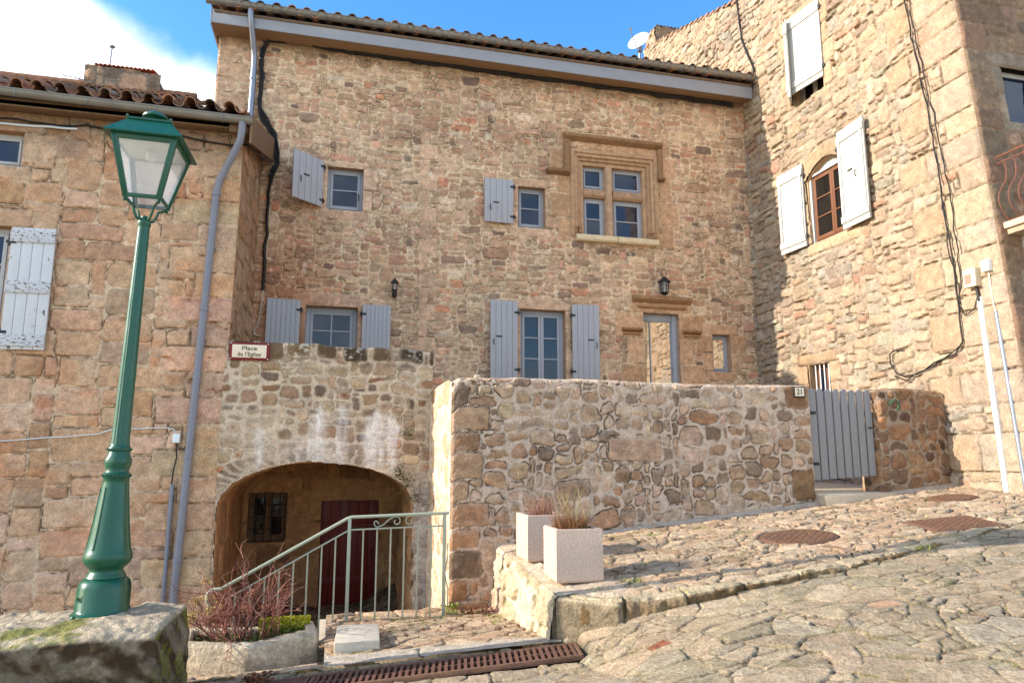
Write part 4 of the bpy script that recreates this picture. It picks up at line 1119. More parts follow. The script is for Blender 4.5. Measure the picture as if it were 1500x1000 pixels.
# ================================================================== THE ARCHED TERRACE WALL
arch = thing('arched_wall', 'rubble wall over a low arched cellar vault, whitened by lime runs, beside the left house', 'wall', (-0.1, -2.7, -1.0))
AX0, AX1, AZ0 = -1.52, 1.36, -1.1
XC, AA, ZS, AR = -0.19, 1.31, 0.93, 0.63
aw = MB()
RV = 0.34
def arch_field(U, V):
    x = AX0 + U; z = AZ0 + V
    q = np.hypot((x - XC) / AA, np.maximum(z - ZS, 0) / AR)
    return x, z, q
def arch_keep(U, V):
    x, z, q = arch_field(U, V)
    rag = 1 + 0.018 * fbm(x / 0.12, z / 0.12, 977, 2)
    inside = np.where(z > ZS, q < rag, np.abs(x - XC) < AA * rag)
    return ~inside
LIME = [(-1.02, 2.02, 0.09, 0.8), (-0.22, 2.30, 0.16, 0.75), (0.10, 2.34, 0.12, 0.7), (0.58, 2.28, 0.20, 1.15), (0.80, 2.22, 0.12, 1.2), (0.46, 2.1, 0.10, 0.9), (-0.2, 1.9, 0.6, 0.45)]
def arch_tint(U, V, col, d):
    x, z, q = arch_field(U, V)
    # voussoirs: long stones set on end round the arch
    th = np.arctan2((z - ZS) / AR * 1.0, (x - XC) / AA)
    k = np.floor(th / 0.105 + 0.25 * fbm(q * 6, th * 3, 983, 2))
    fr = th / 0.105 + 0.25 * fbm(q * 6, th * 3, 983, 2) - k
    ring = (q > 1.0) & (q < 1.0 + 0.30 + 0.05 * np.sin(k * 2.7)) & (z > ZS - 0.05)
    st = (np.abs(fr - 0.5) < 0.30 + 0.06 * np.sin(k * 1.3)) & ring & (q > 1.03)
    tone = 0.85 + 0.2 * np.sin(k * 5.1) + 0.1 * fbm(x / 0.08, z / 0.08, 985, 3)
    vc = lin((148, 124, 104))[None, None, :] * tone[..., None]
    mc = lin((188, 166, 146))[None, None, :] * (1 + 0.1 * fbm(x / 0.1, z / 0.1, 987, 3))[..., None]
    w_ = sstep(-0.35, 0.2, fbm(x / 0.35, z / 0.35, 988, 3))[..., None] * 0.85
    col = np.where(ring[..., None], mc, col)
    col = np.where(st[..., None], vc * w_ + col * (1 - w_), col)
    # lime runs from the terrace drain
    for (lx, lz, lw, ls) in LIME:
        run = np.exp(-((x - lx + 0.03 * fbm(z / 0.3, x * 0 + lx, 991, 2)) / lw) ** 2 * 2.2) * sstep(lz + 0.05, lz - 0.12, z + 0.1 * fbm(x / 0.08, z / 0.3, 992, 2)) * sstep(1.25, 1.75, z)
        run = run * ls * (0.65 + 0.5 * fbm(x / 0.05, z / 0.4, 993, 3))
        run = np.clip(run, 0, 0.72)[..., None]
        col = col * (1 - run) + lin((236, 228, 226)) * run
    # lichen speckle on the coping stones
    l = (0.5 + 0.5 * np.sin(np.floor(x / 0.33) * 2.6 + 1.0)) ** 2 * sstep(2.95, 3.02, z) * sstep(0.02, 0.25, fbm(x / 0.045, z / 0.045, 995, 3)) * sstep(0.012, 0.03, d)
    col = col * (1 - 0.7 * l[..., None]) + 0.7 * l[..., None] * lin((206, 200, 188))
    dk = sstep(2.90, 3.0, z) * sstep(0.008, 0.02, d) * (0.45 + 0.3 * fbm(x / 0.4, z / 3, 996, 2))
    col = col * (1 - np.clip(dk * (1 - l), 0, .8)[..., None])
    gr = sstep(0.75, 1.25, x) * sstep(1.6, 0.9, z)   # greyer, whitewashed pier
    col = col * (1 - gr[..., None] * 0.6) + gr[..., None] * 0.6 * lin((176, 168, 164)) * (1 + 0.45 * fbm(x / 0.10, z / 0.16, 997, 4))[..., None]
    return col
def arch_pos(U, V):
    P = np.zeros(U.shape + (3,)); hh = 4.31
    top = 4.31 + 0.035 * fbm(U / 0.3, U * 0 + 3.3, 998, 2) - 0.05 * (U / 2.88)
    P[..., 0] = AX0 + U; P[..., 1] = AY - 0.004; P[..., 2] = AZ0 + V / hh * top
    return P
aex = []
xx = 0.0
while xx < 2.9:
    wq = rs.uniform(0.22, 0.40)
    aex.append(dict(rect=(xx + 0.02, xx + wq, 4.08 + rs.uniform(-.03, .03), 4.34), col=[(124, 100, 80), (150, 126, 104), (104, 86, 68), (140, 112, 86)][rs.randint(4)], round=0.06, joint=0.010, h=1.2, rel=0.2, tone=0.12))
    xx += wq + rs.uniform(0.01, 0.05)
stone_patch(aw, AX1 - AX0, 4.31, 0.0125, LAY_ARCH, 61, arch_pos, (0, -1, 0), extras=aex, keep_fn=arch_keep, tint=arch_tint, taper=(0, 0, 0, 1))
# vault and jambs
path = [(XC - AA, AZ0 + 0.0), (XC - AA, ZS)] + [(XC - AA * math.cos(t), ZS + AR * math.sin(t)) for t in np.linspace(0, math.pi, 40)[1:]] + [(XC + AA, AZ0)]
path = np.array(path); seg = np.hypot(*np.diff(path, axis=0).T); cum = np.concatenate(([0], np.cumsum(seg)))
def vault_xy(U): return np.interp(U, cum, path[:, 0]), np.interp(U, cum, path[:, 1])
def vault_pos(U, V):
    x, z = vault_xy(U); P = np.zeros(U.shape + (3,))
    P[..., 0] = x; P[..., 1] = AY + 0.0 + V; P[..., 2] = z
    return P
def vault_n(U, V):
    e = 0.02; xa, za = vault_xy(U - e); xb, zb = vault_xy(U + e)
    tx, tz = xb - xa, zb - za; L = np.hypot(tx, tz) + 1e-9
    return np.stack([tz / L, np.zeros_like(tx), -tx / L], -1)
stone_patch(aw, cum[-1], 2.79, 0.025, dict(LAY_CELLAR, relief=0.03), 63, vault_pos, vault_n, taper=(0, 0, 1, 0))
aw.box(AX0 + 0.02, AX1, AY + 0.35, -0.03, 1.60, 2.3, lin((170, 146, 124)))
aw.box(AX0 + 0.02, AX1, AY + 0.012, AY + 0.36, 2.3, 3.16, lin((150, 126, 104)))
aw.box(XC + AA + 0.05, AX1, AY + 0.02, -0.03, -1.1, 1.6, lin((170, 146, 124)))
keep(aw.build('wall', M['stone'], None, smooth=60), arch)

# ================================================================== THE LOW WALL BEFORE THE TERRACE
par = thing('parapet_wall', 'long low wall of rounded rubble in pale mortar, with sunlit end, behind the concrete planters', 'wall', (3.8, -4.4, 0.0))
PX0, PX1, PZ0, PZT = 1.35, 6.34, -0.35, 2.57
pw = MB()
def ptop(x): return PZT - 0.010 * np.sin(x * 1.7) - 0.10 * sstep(PX0 + 0.10, PX0, x)
def par_pos(U, V):
    x = PX0 + U; P = np.zeros(U.shape + (3,))
    t = ptop(x) + 0.012 * fbm(U / 0.16, U * 0, 711, 3)
    P[..., 0] = x; P[..., 1] = PY; P[..., 2] = PZ0 + V / (PZT - PZ0) * (t - PZ0)
    return P
pex = []
zq = 0.0
for k in range(10):
    hq = (0.30, 0.26, 0.34, 0.24)[k % 4]; wq = (0.48, 0.22, 0.40, 0.36)[k % 4]
    pex.append(dict(rect=(-0.02, wq, zq, zq + hq), col=[(150, 116, 90), (176, 134, 102), (130, 108, 90), (180, 146, 118)][rs.randint(4)], round=0.05, joint=0.012, h=0.8, rel=0.1, tone=0.08))
    zq += hq
for (a, b, c, d, col) in [(4.58, 4.99, 2.58, 2.92, (150, 112, 84)), (4.62, 4.99, 1.38, 1.80, (142, 110, 82)), (4.45, 4.97, 0.9, 1.36, (172, 128, 90)), (2.0, 2.75, 1.9, 2.22, (182, 148, 126))]:
    pex.append(dict(rect=(a, b, c, d), col=col, round=0.06, joint=0.014, h=0.9, rel=0.1))
stone_patch(pw, PX1 - PX0, PZT - PZ0, 0.0115, LAY_PARAPET, 71, par_pos, (0, -1, 0), extras=pex, taper=(1, 1, 0, 1))
def ret_pos(U, V):
    y = PY + U; P = np.zeros(U.shape + (3,))
    P[..., 0] = PX0 - 0.0; P[..., 1] = y; P[..., 2] = PZ0 - 0.8 + V * ((2.52 + 0.05 * sstep(0, 0.3, U) + 0.8) - PZ0) / 3.6
    return P
stone_patch(pw, 1.88, 3.6, 0.014, LAY_QUOIN, 73, ret_pos, (-1, 0, 0), taper=(1, 0, 0, 1))
def top_pos(U, V):
    P = np.zeros(U.shape + (3,)); P[..., 0] = PX0 + U; P[..., 1] = PY + V
    P[..., 2] = ptop(PX0 + U) + 0.012 * fbm(U / 0.16, U * 0, 711, 3) * sstep(0.1, 0, V)
    return P
stone_patch(pw, PX1 - PX0, 0.42, 0.02, dict(LAY_QUOIN, relief=0.02), 75, top_pos, (0, 0, 1), taper=(1, 1, 1, 1))
def pend_pos(U, V):
    P = np.zeros(U.shape + (3,)); P[..., 0] = PX1; P[..., 1] = PY + U; P[..., 2] = PZ0 + V
    return P
stone_patch(pw, 0.42, PZT - PZ0 - 0.01, 0.02, LAY_QUOIN, 76, pend_pos, (1, 0, 0), taper=(1, 1, 0, 1))
pw.box(PX0 + 0.03, PX1 - 0.02, PY + 0.03, PY + 0.42, -1.1, 2.50, lin((190, 160, 136)))
pw.box(PX0 + 0.03, PX0 + 0.43, PY + 0.42, AY + 0.0, -1.1, 2.55, lin((190, 160, 136)))
keep(pw.build('wall', M['stone'], None, smooth=60), par)
# stub on the other side of the gate
stub = thing('stub_wall', 'short brown rubble wall with rounded top between the gate and the sunlit house', 'wall', (8.0, -4.45, 1.1))
sw_ = MB()
SX0, SX1, SZ0, SZT = 7.46, 8.62, 1.0, 2.57
def stub_pos(U, V):
    x = SX0 + U; P = np.zeros(U.shape + (3,))
    t = SZT - 0.13 * sstep(1.04, 1.16, U) ** 2 - 0.015 * np.cos(U * 7)
    P[..., 0] = x; P[..., 1] = PY + 0.02; P[..., 2] = SZ0 + V / (SZT - SZ0) * (t - SZ0)
    return P
stone_patch(sw_, SX1 - SX0, SZT - SZ0, 0.013, LAY_STUB, 77, stub_pos, (0, -1, 0), taper=(1, 0, 0, 1))
def stubtop(U, V):
    P = np.zeros(U.shape + (3,)); P[..., 0] = SX0 + U; P[..., 1] = PY + 0.02 + V; P[..., 2] = SZT - 0.13 * sstep(1.04, 1.16, U) ** 2 - 0.015 * np.cos(U * 7)
    return P
stone_patch(sw_, SX1 - SX0, 0.4, 0.02, dict(LAY_STUB, relief=0.02), 78, stubtop, (0, 0, 1), taper=(1, 1, 1, 1))
stone_patch(sw_, 0.4, SZT - SZ0 - 0.02, 0.02, LAY_STUB, 79, plane_pos((SX0, PY + 0.02, SZ0), (0, 1, 0), (0, 0, 1)), (-1, 0, 0), taper=(1, 1, 0, 1))
sw_.box(SX0 + 0.03, SX1, PY + 0.06, PY + 0.41, 0.9, 2.26, lin((150, 118, 90)))
keep(sw_.build('wall', M['stone'], None, smooth=60), stub)

def rough_box(mb, x0, x1, y0, y1, z0, z1, res, seed, amp, rnd, col, tint=None, skew=None):
    """a dressed block weathered round: a subdivided box pushed in at its arrises and roughened"""
    c = np.array([(x0 + x1) / 2, (y0 + y1) / 2, (z0 + z1) / 2]); h = np.array([(x1 - x0) / 2, (y1 - y0) / 2, (z1 - z0) / 2])
    for ax in range(3):
        o = [k for k in range(3) if k != ax]
        for sgn in (-1, 1):
            na, nb_ = (max(2, int(2 * h[k] / res) + 1) for k in o)
            A, B = np.meshgrid(np.linspace(-1, 1, na), np.linspace(-1, 1, nb_), indexing='ij')
            P = np.zeros(A.shape + (3,)); P[..., o[0]] = A * h[o[0]]; P[..., o[1]] = B * h[o[1]]; P[..., ax] = sgn * h[ax]
            q = np.clip(P, -(h - rnd), h - rnd); dv = P - q; L = np.linalg.norm(dv, axis=-1, keepdims=True) + 1e-9
            N = dv / L
            P = q + N * np.minimum(L, rnd)
            W = P + c
            nz = 0.6 * fbm(W[..., 0] / 0.22 + W[..., 2] / .31, W[..., 1] / 0.22 - W[..., 2] / 0.27, seed, 4, 0.6) + 0.4 * fbm(W[..., 0] / 0.07 - W[..., 2] / .06, W[..., 1] / 0.07 + W[..., 2] / 0.08, seed + 9, 3)
            P = P + N * (amp * nz)[..., None]
            W = P + c
            if skew is not None: W = skew(W)
            C = lin(col)[None, None, :] * (1 + 0.3 * fbm(W[..., 0] / 0.12 + W[..., 2] / .1, W[..., 1] / 0.12 - W[..., 2] / .13, seed + 20, 4, 0.6))[..., None]
            if tint is not None: C = tint(W, N, C)
            a = np.arange(na * nb_).reshape(na, nb_); qd = np.stack([a[:-1, :-1], a[1:, :-1], a[1:, 1:], a[:-1, 1:]], -1).reshape(-1, 4)
            n0 = np.cross(P[1, 0] - P[0, 0], P[0, 1] - P[0, 0])
            if n0[ax] * sgn < 0: qd = qd[:, ::-1]
            mb.grid(W.reshape(-1, 3), qd, np.clip(C.reshape(-1, 3), 0.004, 0.9))

# ================================================================== STREET, PAVEMENT, LANDING
def Uz(x, y): return 0.3614 + 0.097 * x + 0.06 * (y + 4.65)
KX = np.array([1.5, 1.93, 2.10, 2.35, 2.9, 4.25, 5.8, 7.3, 9.0, 14.0]); KY = np.array([-6.95, -6.97, -7.16, -7.34, -7.45, -7.43, -7.22, -6.86, -6.3, -4.6])
def yk(x): return np.interp(x, KX, KY)
def Lz(x, y):
    fx = np.where(x < 1.95, 1.0, np.exp(-np.maximum(x - 1.95, 0) / 0.42))
    fy = sstep(-9.6, -7.3, y)
    return Uz(x, y) - 0.018 - 0.055 * sstep(-8.6, -7.6, y) * (0.12 + 0.88 * sstep(5.6, 3.0, x)) - 0.29 * fx * fy

def cobbles(U, V, cu, cv, seed, jit=0.42, off=True):
    rs = np.random.RandomState(seed)
    T = rs.rand(512, 512, 2) * 2 - 1
    gi = np.floor(U / cu).astype(int); gj = np.floor(V / cv).astype(int)
    def seedpos(i, j):
        t = T[i & 511, j & 511]
        sx = (i + 0.5 + jit * t[..., 0] + (0.5 * (j & 1) if off else 0)) * cu
        return sx, (j + 0.5 + jit * t[..., 1]) * cv
    best = np.full(U.shape, 1e9); bi = np.zeros(U.shape, int); bj = np.zeros(U.shape, int); bx = np.zeros(U.shape); by = np.zeros(U.shape)
    for a in range(-2, 3):
        for b in range(-1, 2):
            sx, sy = seedpos(gi + a, gj + b)
            q = ((sx - U) / cu) ** 2 + ((sy - V) / cv) ** 2
            m = q < best
            best = np.where(m, q, best); bi = np.where(m, gi + a, bi); bj = np.where(m, gj + b, bj); bx = np.where(m, sx, bx); by = np.where(m, sy, by)
    edge = np.full(U.shape, 1e9)
    for a in range(-2, 3):
        for b in range(-2, 3):
            sx, sy = seedpos(bi + a, bj + b)
            dx, dy = (sx - bx) / cu, (sy - by) / cv
            L = np.hypot(dx, dy)
            ok = L > 1e-6
            # metric distance to the border between the two seeds
            mx, my = (sx + bx) / 2, (sy + by) / 2
            nx, ny = dx / cu, dy / cv
            nl = np.hypot(nx, ny) + 1e-9
            dd = ((mx - U) * nx + (my - V) * ny) / nl
            edge = np.where(ok, np.minimum(edge, dd), edge)
    rid = T[bi & 511, bj & 511]
    r2 = T[(bi * 7 + 13) & 511, (bj * 5 + 29) & 511]
    return edge, bx, by, rid, r2

def cobble_patch(mb, X, Y, zf, cu, cv, seed, relief, joint, pal, jcol, moss=0.3, warp=0.04, bevel=0.05, tilt=0.4, rot=0.0, extra=None, flat=0.0, jit=0.42, crack=0.0, off=True, sub=0.0):
    wl = cu * 1.3
    A = X * math.cos(rot) + Y * math.sin(rot); B = -X * math.sin(rot) + Y * math.cos(rot)
    A = A + warp * fbm(X / wl, Y / wl, seed + 1, 3); B = B + warp * fbm(X / wl + 7, Y / wl + 3, seed + 2, 3)
    e, bx, by, rid, r2 = cobbles(A, B, cu, cv, seed, jit, off)
    if sub:   # smaller stones fill in between the large ones
        e2, bx2, by2, rid2, r22 = cobbles(A + 5.3, B + 3.1, cu * 0.52, cv * 0.55, seed + 40, 0.46, off)
        pick = rid[..., 0] > 1 - 2 * sub
        e = np.where(pick, np.minimum(e, e2), e)
        rid = np.where(pick[..., None], rid2, rid); r2 = np.where(pick[..., None], r22 * 0.6, r2)
    e = e - joint * (0.9 + 0.6 * fbm(X / 0.5, Y / 0.5, seed + 3, 2)) + 0.007 * fbm(X / 0.04, Y / 0.04, seed + 4, 3)
    t = np.clip(e / bevel, 0, 1); dome = np.sqrt(np.clip(t * (2 - t), 0, 1))
    n1 = fbm(X / 0.16, Y / 0.16, seed + 5, 4, 0.6)
    Z = relief * (dome * (0.8 + 0.3 * rid[..., 0]) + tilt * (r2[..., 0] * (A - bx) / cu + r2[..., 1] * (B - by) / cv) * dome + 0.20 * n1 * dome)
    m = sstep(-0.004, 0.008, e)
    # joints are open in places and packed level with earth and moss in others
    openj = sstep(-0.40, 0.20, fbm(X / 0.30, Y / 0.30, seed + 15, 3))
    Z = Z * m + (relief * (0.75 - 0.95 * openj + 0.15 * fbm(X / 0.06, Y / 0.06, seed + 6, 3))) * (1 - m)
    Z = Z + 0.10 * relief * fbm(X / 0.045, Y / 0.045, seed + 16, 3) + 0.25 * relief * np.minimum(0, fbm(X / 0.09, Y / 0.07, seed + 17, 4) + 0.1)
    pc = np.array([lin(c) for c in pal]); idx = ((rid[..., 1] * 0.5 + 0.5) * 0.999 * len(pal)).astype(int)
    C = pc[idx] * (1 + 0.12 * r2[..., 1] + 0.20 * fbm(X / 0.10, Y / 0.10, seed + 7, 4, 0.6))[..., None]
    C = C * (1 + 0.12 * fbm(X / 1.1, Y / 0.8, seed + 8, 3))[..., None]
    lc = sstep(0.15, 0.45, fbm(X / 0.06, Y / 0.06, seed + 18, 4)) * 0.35
    C = C * (1 - lc[..., None]) + lin((206, 200, 180)) * lc[..., None]
    J = lin(jcol)[None, None, :] * (1 + 0.3 * fbm(X / 0.05, Y / 0.05, seed + 9, 3))[..., None]
    g = sstep(0.05, 0.35, fbm(X / 0.35, Y / 0.35, seed + 10, 4)) * moss
    J = J * (1 - g[..., None]) + lin((140, 136, 76)) * g[..., None]
    J = J * (1 - 0.65 * openj * (1 - g))[..., None]
    # thin moss creeping over the stones' shoulders
    gm = (g * 0.6 * sstep(0.05, 0.0, e) * sstep(-0.1, 0.3, fbm(X / 0.07, Y / 0.07, seed + 12, 3)))[..., None]
    C = C * (1 - gm) + lin((120, 124, 64)) * gm
    col = C * m[..., None] + J * (1 - m[..., None])
    col = col * np.array([0.83, 0.752, 0.665])
    if extra is not None: Z, col = extra(X, Y, Z, col)
    P = np.stack([X, Y, zf(X, Y) + Z], -1)
    nu, nv = X.shape
    a = np.arange(nu * nv).reshape(nu, nv)
    q = np.stack([a[:-1, :-1], a[1:, :-1], a[1:, 1:], a[:-1, 1:]], -1).reshape(-1, 4)
    n0 = np.cross(P[1, 0] - P[0, 0], P[0, 1] - P[0, 0])
    if n0[2] < 0: q = q[:, ::-1]
    mb.grid(P.reshape(-1, 3), q, np.clip(col.reshape(-1, 3), 0.004, 0.95))

HATCH = []   # places where ironwork lies in the paving: (x, y, half sizes, round?)
GR = dict(x0=-0.13, x1=2.00, y0=-6.92, y1=-7.30, w=0.38)
def yfront(x):
    t = np.clip((x - GR['x0']) / (GR['x1'] - GR['x0']), -0.4, 1.1)
    return GR['y0'] + t * (GR['y1'] - GR['y0']) + 0.215
def hatch_flat(X, Y, Z, col):
    for (hx, hy, a, b, rnd, ang) in HATCH:
        c, s = math.cos(ang), math.sin(ang)
        u = ((X - hx) * c + (Y - hy) * s) / a; v = (-(X - hx) * s + (Y - hy) * c) / b
        q = np.hypot(u, v) if rnd else np.maximum(np.abs(u), np.abs(v))
        m = sstep(1.10, 1.0, q)
        Z = Z * (1 - m) - 0.03 * m
        col = col * (1 - 0.5 * m[..., None])
    return Z, col
HATCH += [(4.93, -6.19, 0.42, 0.36, True, 0.0), (6.60, -6.58, 0.40, 0.30, False, R(-10)), (7.80, -5.42, 0.34, 0.24, True, 0)]
PAL_L = [(182, 168, 142), (172, 160, 136), (190, 174, 148), (182, 166, 142), (168, 158, 134), (194, 178, 154), (184, 166, 142), (176, 166, 146)]
PAL_U = [(198, 178, 152), (190, 170, 146), (206, 186, 160), (196, 170, 144), (184, 168, 146), (204, 182, 158), (190, 164, 138)]
# lower street: large worn flags
lo = MB()
xs = np.arange(-1.6, 9.2, 0.0145); ts = np.linspace(0, 1, 300)
X = np.repeat(xs[:, None], len(ts), 1)
yfar = np.where(X < 1.93, yfront(X) + 0.02, yk(X) + 0.02)
Y = -10.6 + (yfar + 10.6) * (ts[None, :] ** 0.85)
def low_extra(X, Y, Z, col):
    Z, col = hatch_flat(X, Y, Z, col)
    # bed of the drain grates
    t = np.clip((X - GR['x0']) / (GR['x1'] - GR['x0']), 0, 1); yc = GR['y0'] + t * (GR['y1'] - GR['y0'])
    m = sstep(0.24, 0.20, np.abs(Y - yc)) * sstep(-0.66, -0.60, X) * sstep(2.10, 2.04, X)
    Z = Z * (1 - m) - 0.05 * m
    col = col * (1 - 0.7 * m[..., None])
    # two brick-red stones
    for (sx, sy, r) in ((2.35, -8.10, 0.075), (4.1, -8.35, 0.11)):
        b = sstep(1.1, 0.9, np.maximum(np.abs(X - sx) / r, np.abs(Y - sy) / (r * 0.8)) + 0.2 * fbm(X / 0.06, Y / 0.06, 733, 2))[..., None]
        col = col * (1 - b) + lin((150, 92, 66) if sx < 3 else (190, 150, 118)) * b
    return Z, col
cobble_patch(lo, X, Y, Lz, 0.37, 0.26, 91, 0.023, 0.003, PAL_L, (132, 118, 92), moss=0.5, warp=0.11, bevel=0.010, tilt=0.80, rot=0.15, extra=low_extra, jit=0.49, off=False, sub=0.30)
tag(lo.build('street', M['street'], None, smooth=180), kind='structure')
# the wider street and ground, behind the camera and to the sides
gd = MB()
def sheet(x0, x1, y0, y1, zf, n, c, drop=0.0):
    xs = np.linspace(x0, x1, n); ys = np.linspace(y0, y1, n)
    X, Y = np.meshgrid(xs, ys, indexing='ij')
    Z = zf(X, Y) - drop
    a = np.arange(n * n).reshape(n, n)
    q = np.stack([a[:-1, :-1], a[1:, :-1], a[1:, 1:], a[:-1, 1:]], -1).reshape(-1, 4)
    cc = lin(c)[None, None, :] * (1 + 0.2 * fbm(X / 0.6, Y / 0.6, 741, 4))[..., None]
    gd.grid(np.stack([X, Y, Z], -1).reshape(-1, 3), q, cc.reshape(-1, 3))
gz = lambda x, y: np.clip(Lz(np.clip(x, -3, 9), np.clip(y, -14, 0)), -0.6, 1.6)
sheet(-30, 40, -60, -10.55, gz, 120, (166, 154, 130))
sheet(-30, -1.55, -10.6, -5.4, gz, 60, (150, 138, 112), 0.02)
sheet(9.1, 40, -10.6, -4.5, gz, 60, (166, 154, 130), 0.01)
sheet(-30, 40, -5.5, 70, lambda x, y: -1.25 + 0 * x, 60, (120, 110, 90))
tag(gd.build('ground', M['street'], None, smooth=180), kind='structure')
# upper pavement: small cobbles from the kerb to the low wall
up = MB()
xs = np.concatenate([np.arange(1.93, 8.9, 0.0125), np.arange(8.95, 12, 0.06)]); ts = np.linspace(0, 1, 210)
X = np.repeat(xs[:, None], len(ts), 1)
Y = (yk(X) + 0.14) + (-4.5 - yk(X) - 0.14) * ts[None, :]
def up_extra(X, Y, Z, col):
    Z, col = hatch_flat(X, Y, Z, col)
    # smooth worn platform under the planters, mortar skirt along the wall
    m = sstep(2.62, 2.46, X + 0.05 * fbm(X / 0.2, Y / 0.2, 751, 3))
    Z = Z * (1 - 0.9 * m) + 0.020 * m
    col = col * (1 - m[..., None]) + m[..., None] * lin((196, 172, 146)) * (1 + 0.12 * fbm(X / 0.12, Y / 0.12, 753, 4))[..., None]
    e_ = sstep(0.0, 0.07, Y - yk(X) - 0.14)
    Z = Z * e_ - 0.035 * (1 - e_)
    s = sstep(-4.82, -4.74, Y + 0.03 * fbm(X / 0.2, Y / 0.2, 755, 3)) * (X > 2.6)
    Z = Z * (1 - s) + s * 0.045 * sstep(-4.85, -4.66, Y)
    col = col * (1 - s[..., None]) + s[..., None] * lin((190, 172, 152))
    return Z, col
cobble_patch(up, X, Y, Uz, 0.22, 0.145, 95, 0.034, 0.004, PAL_U, (124, 106, 80), moss=0.4, warp=0.07, bevel=0.026, tilt=0.8, rot=-0.1, extra=up_extra, jit=0.49, off=False, sub=0.22)
tag(up.build('pavement', M['street'], None, smooth=180), kind='structure')
# kerb: rough long stones between the two, standing high as a block where the landing drops away
kb = MB()
S = np.concatenate([[0.0], np.cumsum(np.hypot(np.diff(KX[1:]), np.diff(KY[1:])))])
Ltot = S[-2]
ns = int(Ltot / 0.014); nc = 30
sv = np.linspace(0, Ltot, ns); cv = np.linspace(0, 1, nc)
kx = np.interp(sv, S, KX[1:]); ky = np.interp(sv, S, KY[1:])
tx = np.gradient(kx, sv); ty = np.gradient(ky, sv); tl = np.hypot(tx, ty); nx, ny = -ty / tl, tx / tl     # towards the wall
SS, CC = np.meshgrid(sv, cv, indexing='ij')
bot = Lz(kx, ky - 0.03) - 0.06; top = Uz(kx, ky) + 0.018
face = np.clip(CC / 0.55, 0, 1); back = np.clip((CC - 0.55) / 0.45, 0, 1)
jo = np.abs(((SS + 0.16 * vnoise(SS / 1.5, SS * 0, 761)) / 0.58) % 1.0 - 0.5) * 2
jn = sstep(0.93, 0.99, jo)
rnd = 0.035 * (1 - np.sqrt(np.clip(1 - (1 - np.clip(np.minimum(1 - face, 0.2) / 0.2, 0, 1)) ** 2, 0, 1))) * (back <= 0)
inn = 0.005 + back * 0.24 + 0.035 * sstep(0.8, 1.0, face) * (back <= 0) + 0.035 * (back > 0) * (1 - back)
zz = bot[:, None] + (top - bot)[:, None] * face - 0.018 * (sstep(0.85, 1.0, face) * (back <= 0)) ** 2 - 0.0
nz = fbm(SS / 0.14, CC * 3, 763, 4)
inn = inn - 0.045 * nz * (1 - 0.6 * (back > 0)) - 0.02 * fbm(SS / 0.05, CC * 6, 768, 3) * (back <= 0) + 0.03 * jn
zz = zz + 0.022 * fbm(SS / 0.2, CC * 2 + 4, 765, 3) * (face > 0.7) - 0.03 * jn * (face > 0.6) - 0.05 * sstep(0.6, 1.0, back)
sid = np.floor((SS + 0.16 * vnoise(SS / 1.5, SS * 0, 761)) / 0.58 + 0.5)
Pk = np.stack([kx[:, None] + nx[:, None] * inn, ky[:, None] + ny[:, None] * inn, zz], -1)
kc = lin((186, 166, 134))[None, None, :] * (1 + 0.10 * np.sin(sid * 3.7) + 0.25 * fbm(SS / 0.12, CC * 4, 767, 4))[..., None]
dk = (face < 0.9) * (0.55 + 0.25 * sstep(-0.1, 0.3, fbm(SS / 0.25, CC * 3, 769, 3)))  # the riser's shade painted into its colour, with random blotches
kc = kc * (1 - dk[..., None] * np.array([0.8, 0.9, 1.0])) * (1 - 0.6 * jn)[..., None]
a = np.arange(ns * nc).reshape(ns, nc); q = np.stack([a[:-1, :-1], a[1:, :-1], a[1:, 1:], a[:-1, 1:]], -1).reshape(-1, 4)
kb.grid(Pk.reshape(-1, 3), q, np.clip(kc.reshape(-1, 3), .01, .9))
kb.box(1.90, 2.35, -6.93, -6.55, -0.3, 0.36, lin((150, 134, 110)))
kb.box(1.935, 2.2, -6.955, -4.8, -0.3, 0.34, lin((150, 134, 110)))
# the block's sunlit side above the landing
def _corner(W):
    W = W.copy(); c, s_ = math.cos(R(-41)), math.sin(R(-41)); x, y = W[..., 0].copy(), W[..., 1].copy()
    W[..., 0] = 1.905 + x * c - y * s_; W[..., 1] = -6.985 + x * s_ + y * c
    return W
def rough_later(mb):
    rough_box(mb, 0.0, 0.60, 0.0, 0.42, -0.35, 0.425, 0.014, 777, 0.022, 0.045, (176, 156, 126), lambda W, N, C: C * (1 - (sstep(-0.2, 0.3, fbm(W[..., 0] / .15, W[..., 2] / .12 + W[..., 1], 779, 3)) * 0.6 * (N[..., 2] < 0.4))[..., None]) * (1 - 0.45 * sstep(0.6, 0.2, N[..., 2]) * sstep(0.0, -0.3, N[..., 1]))[..., None], _corner)  # front face painted darker as shade; dark blotches on the sides
LAY_BLOCK = dict(LAY_PARAPET, gain=(1.0, 1.0, 1.0), unit=(0.12, 0.13), sizes=[((4, 8), (3, 5), 5), ((3, 4), (2, 3), 3)], joint=0.03, mortar=(206, 186, 156), mortar_h=0.4, relief=0.06, wash=0.35, gap=0.2, rough=0.7,
    palette=[(196, 176, 146, 5), (186, 164, 132, 4), (204, 178, 150, 3), (192, 158, 130, 2)])
def blk_pos(U, V):
    y = -6.98 + U; P = np.zeros(U.shape + (3,)); x = 1.93 - 0.10 * (1 - V / 0.9) * (1 - 0.4 * U / 2.3)
    P[..., 0] = x; P[..., 1] = y; P[..., 2] = -0.35 + V / 0.9 * (Uz(1.93, y) + 0.02 + 0.35)
    return P
def blk_tint(U, V, col, d):
    m = sstep(0.1, 0.45, fbm(U / 0.14, V / 0.14, 771, 4)) * sstep(0.02, -0.01, d - 0.01)
    return col * (1 - 0.8 * m[..., None]) + 0.8 * m[..., None] * lin((104, 104, 60))
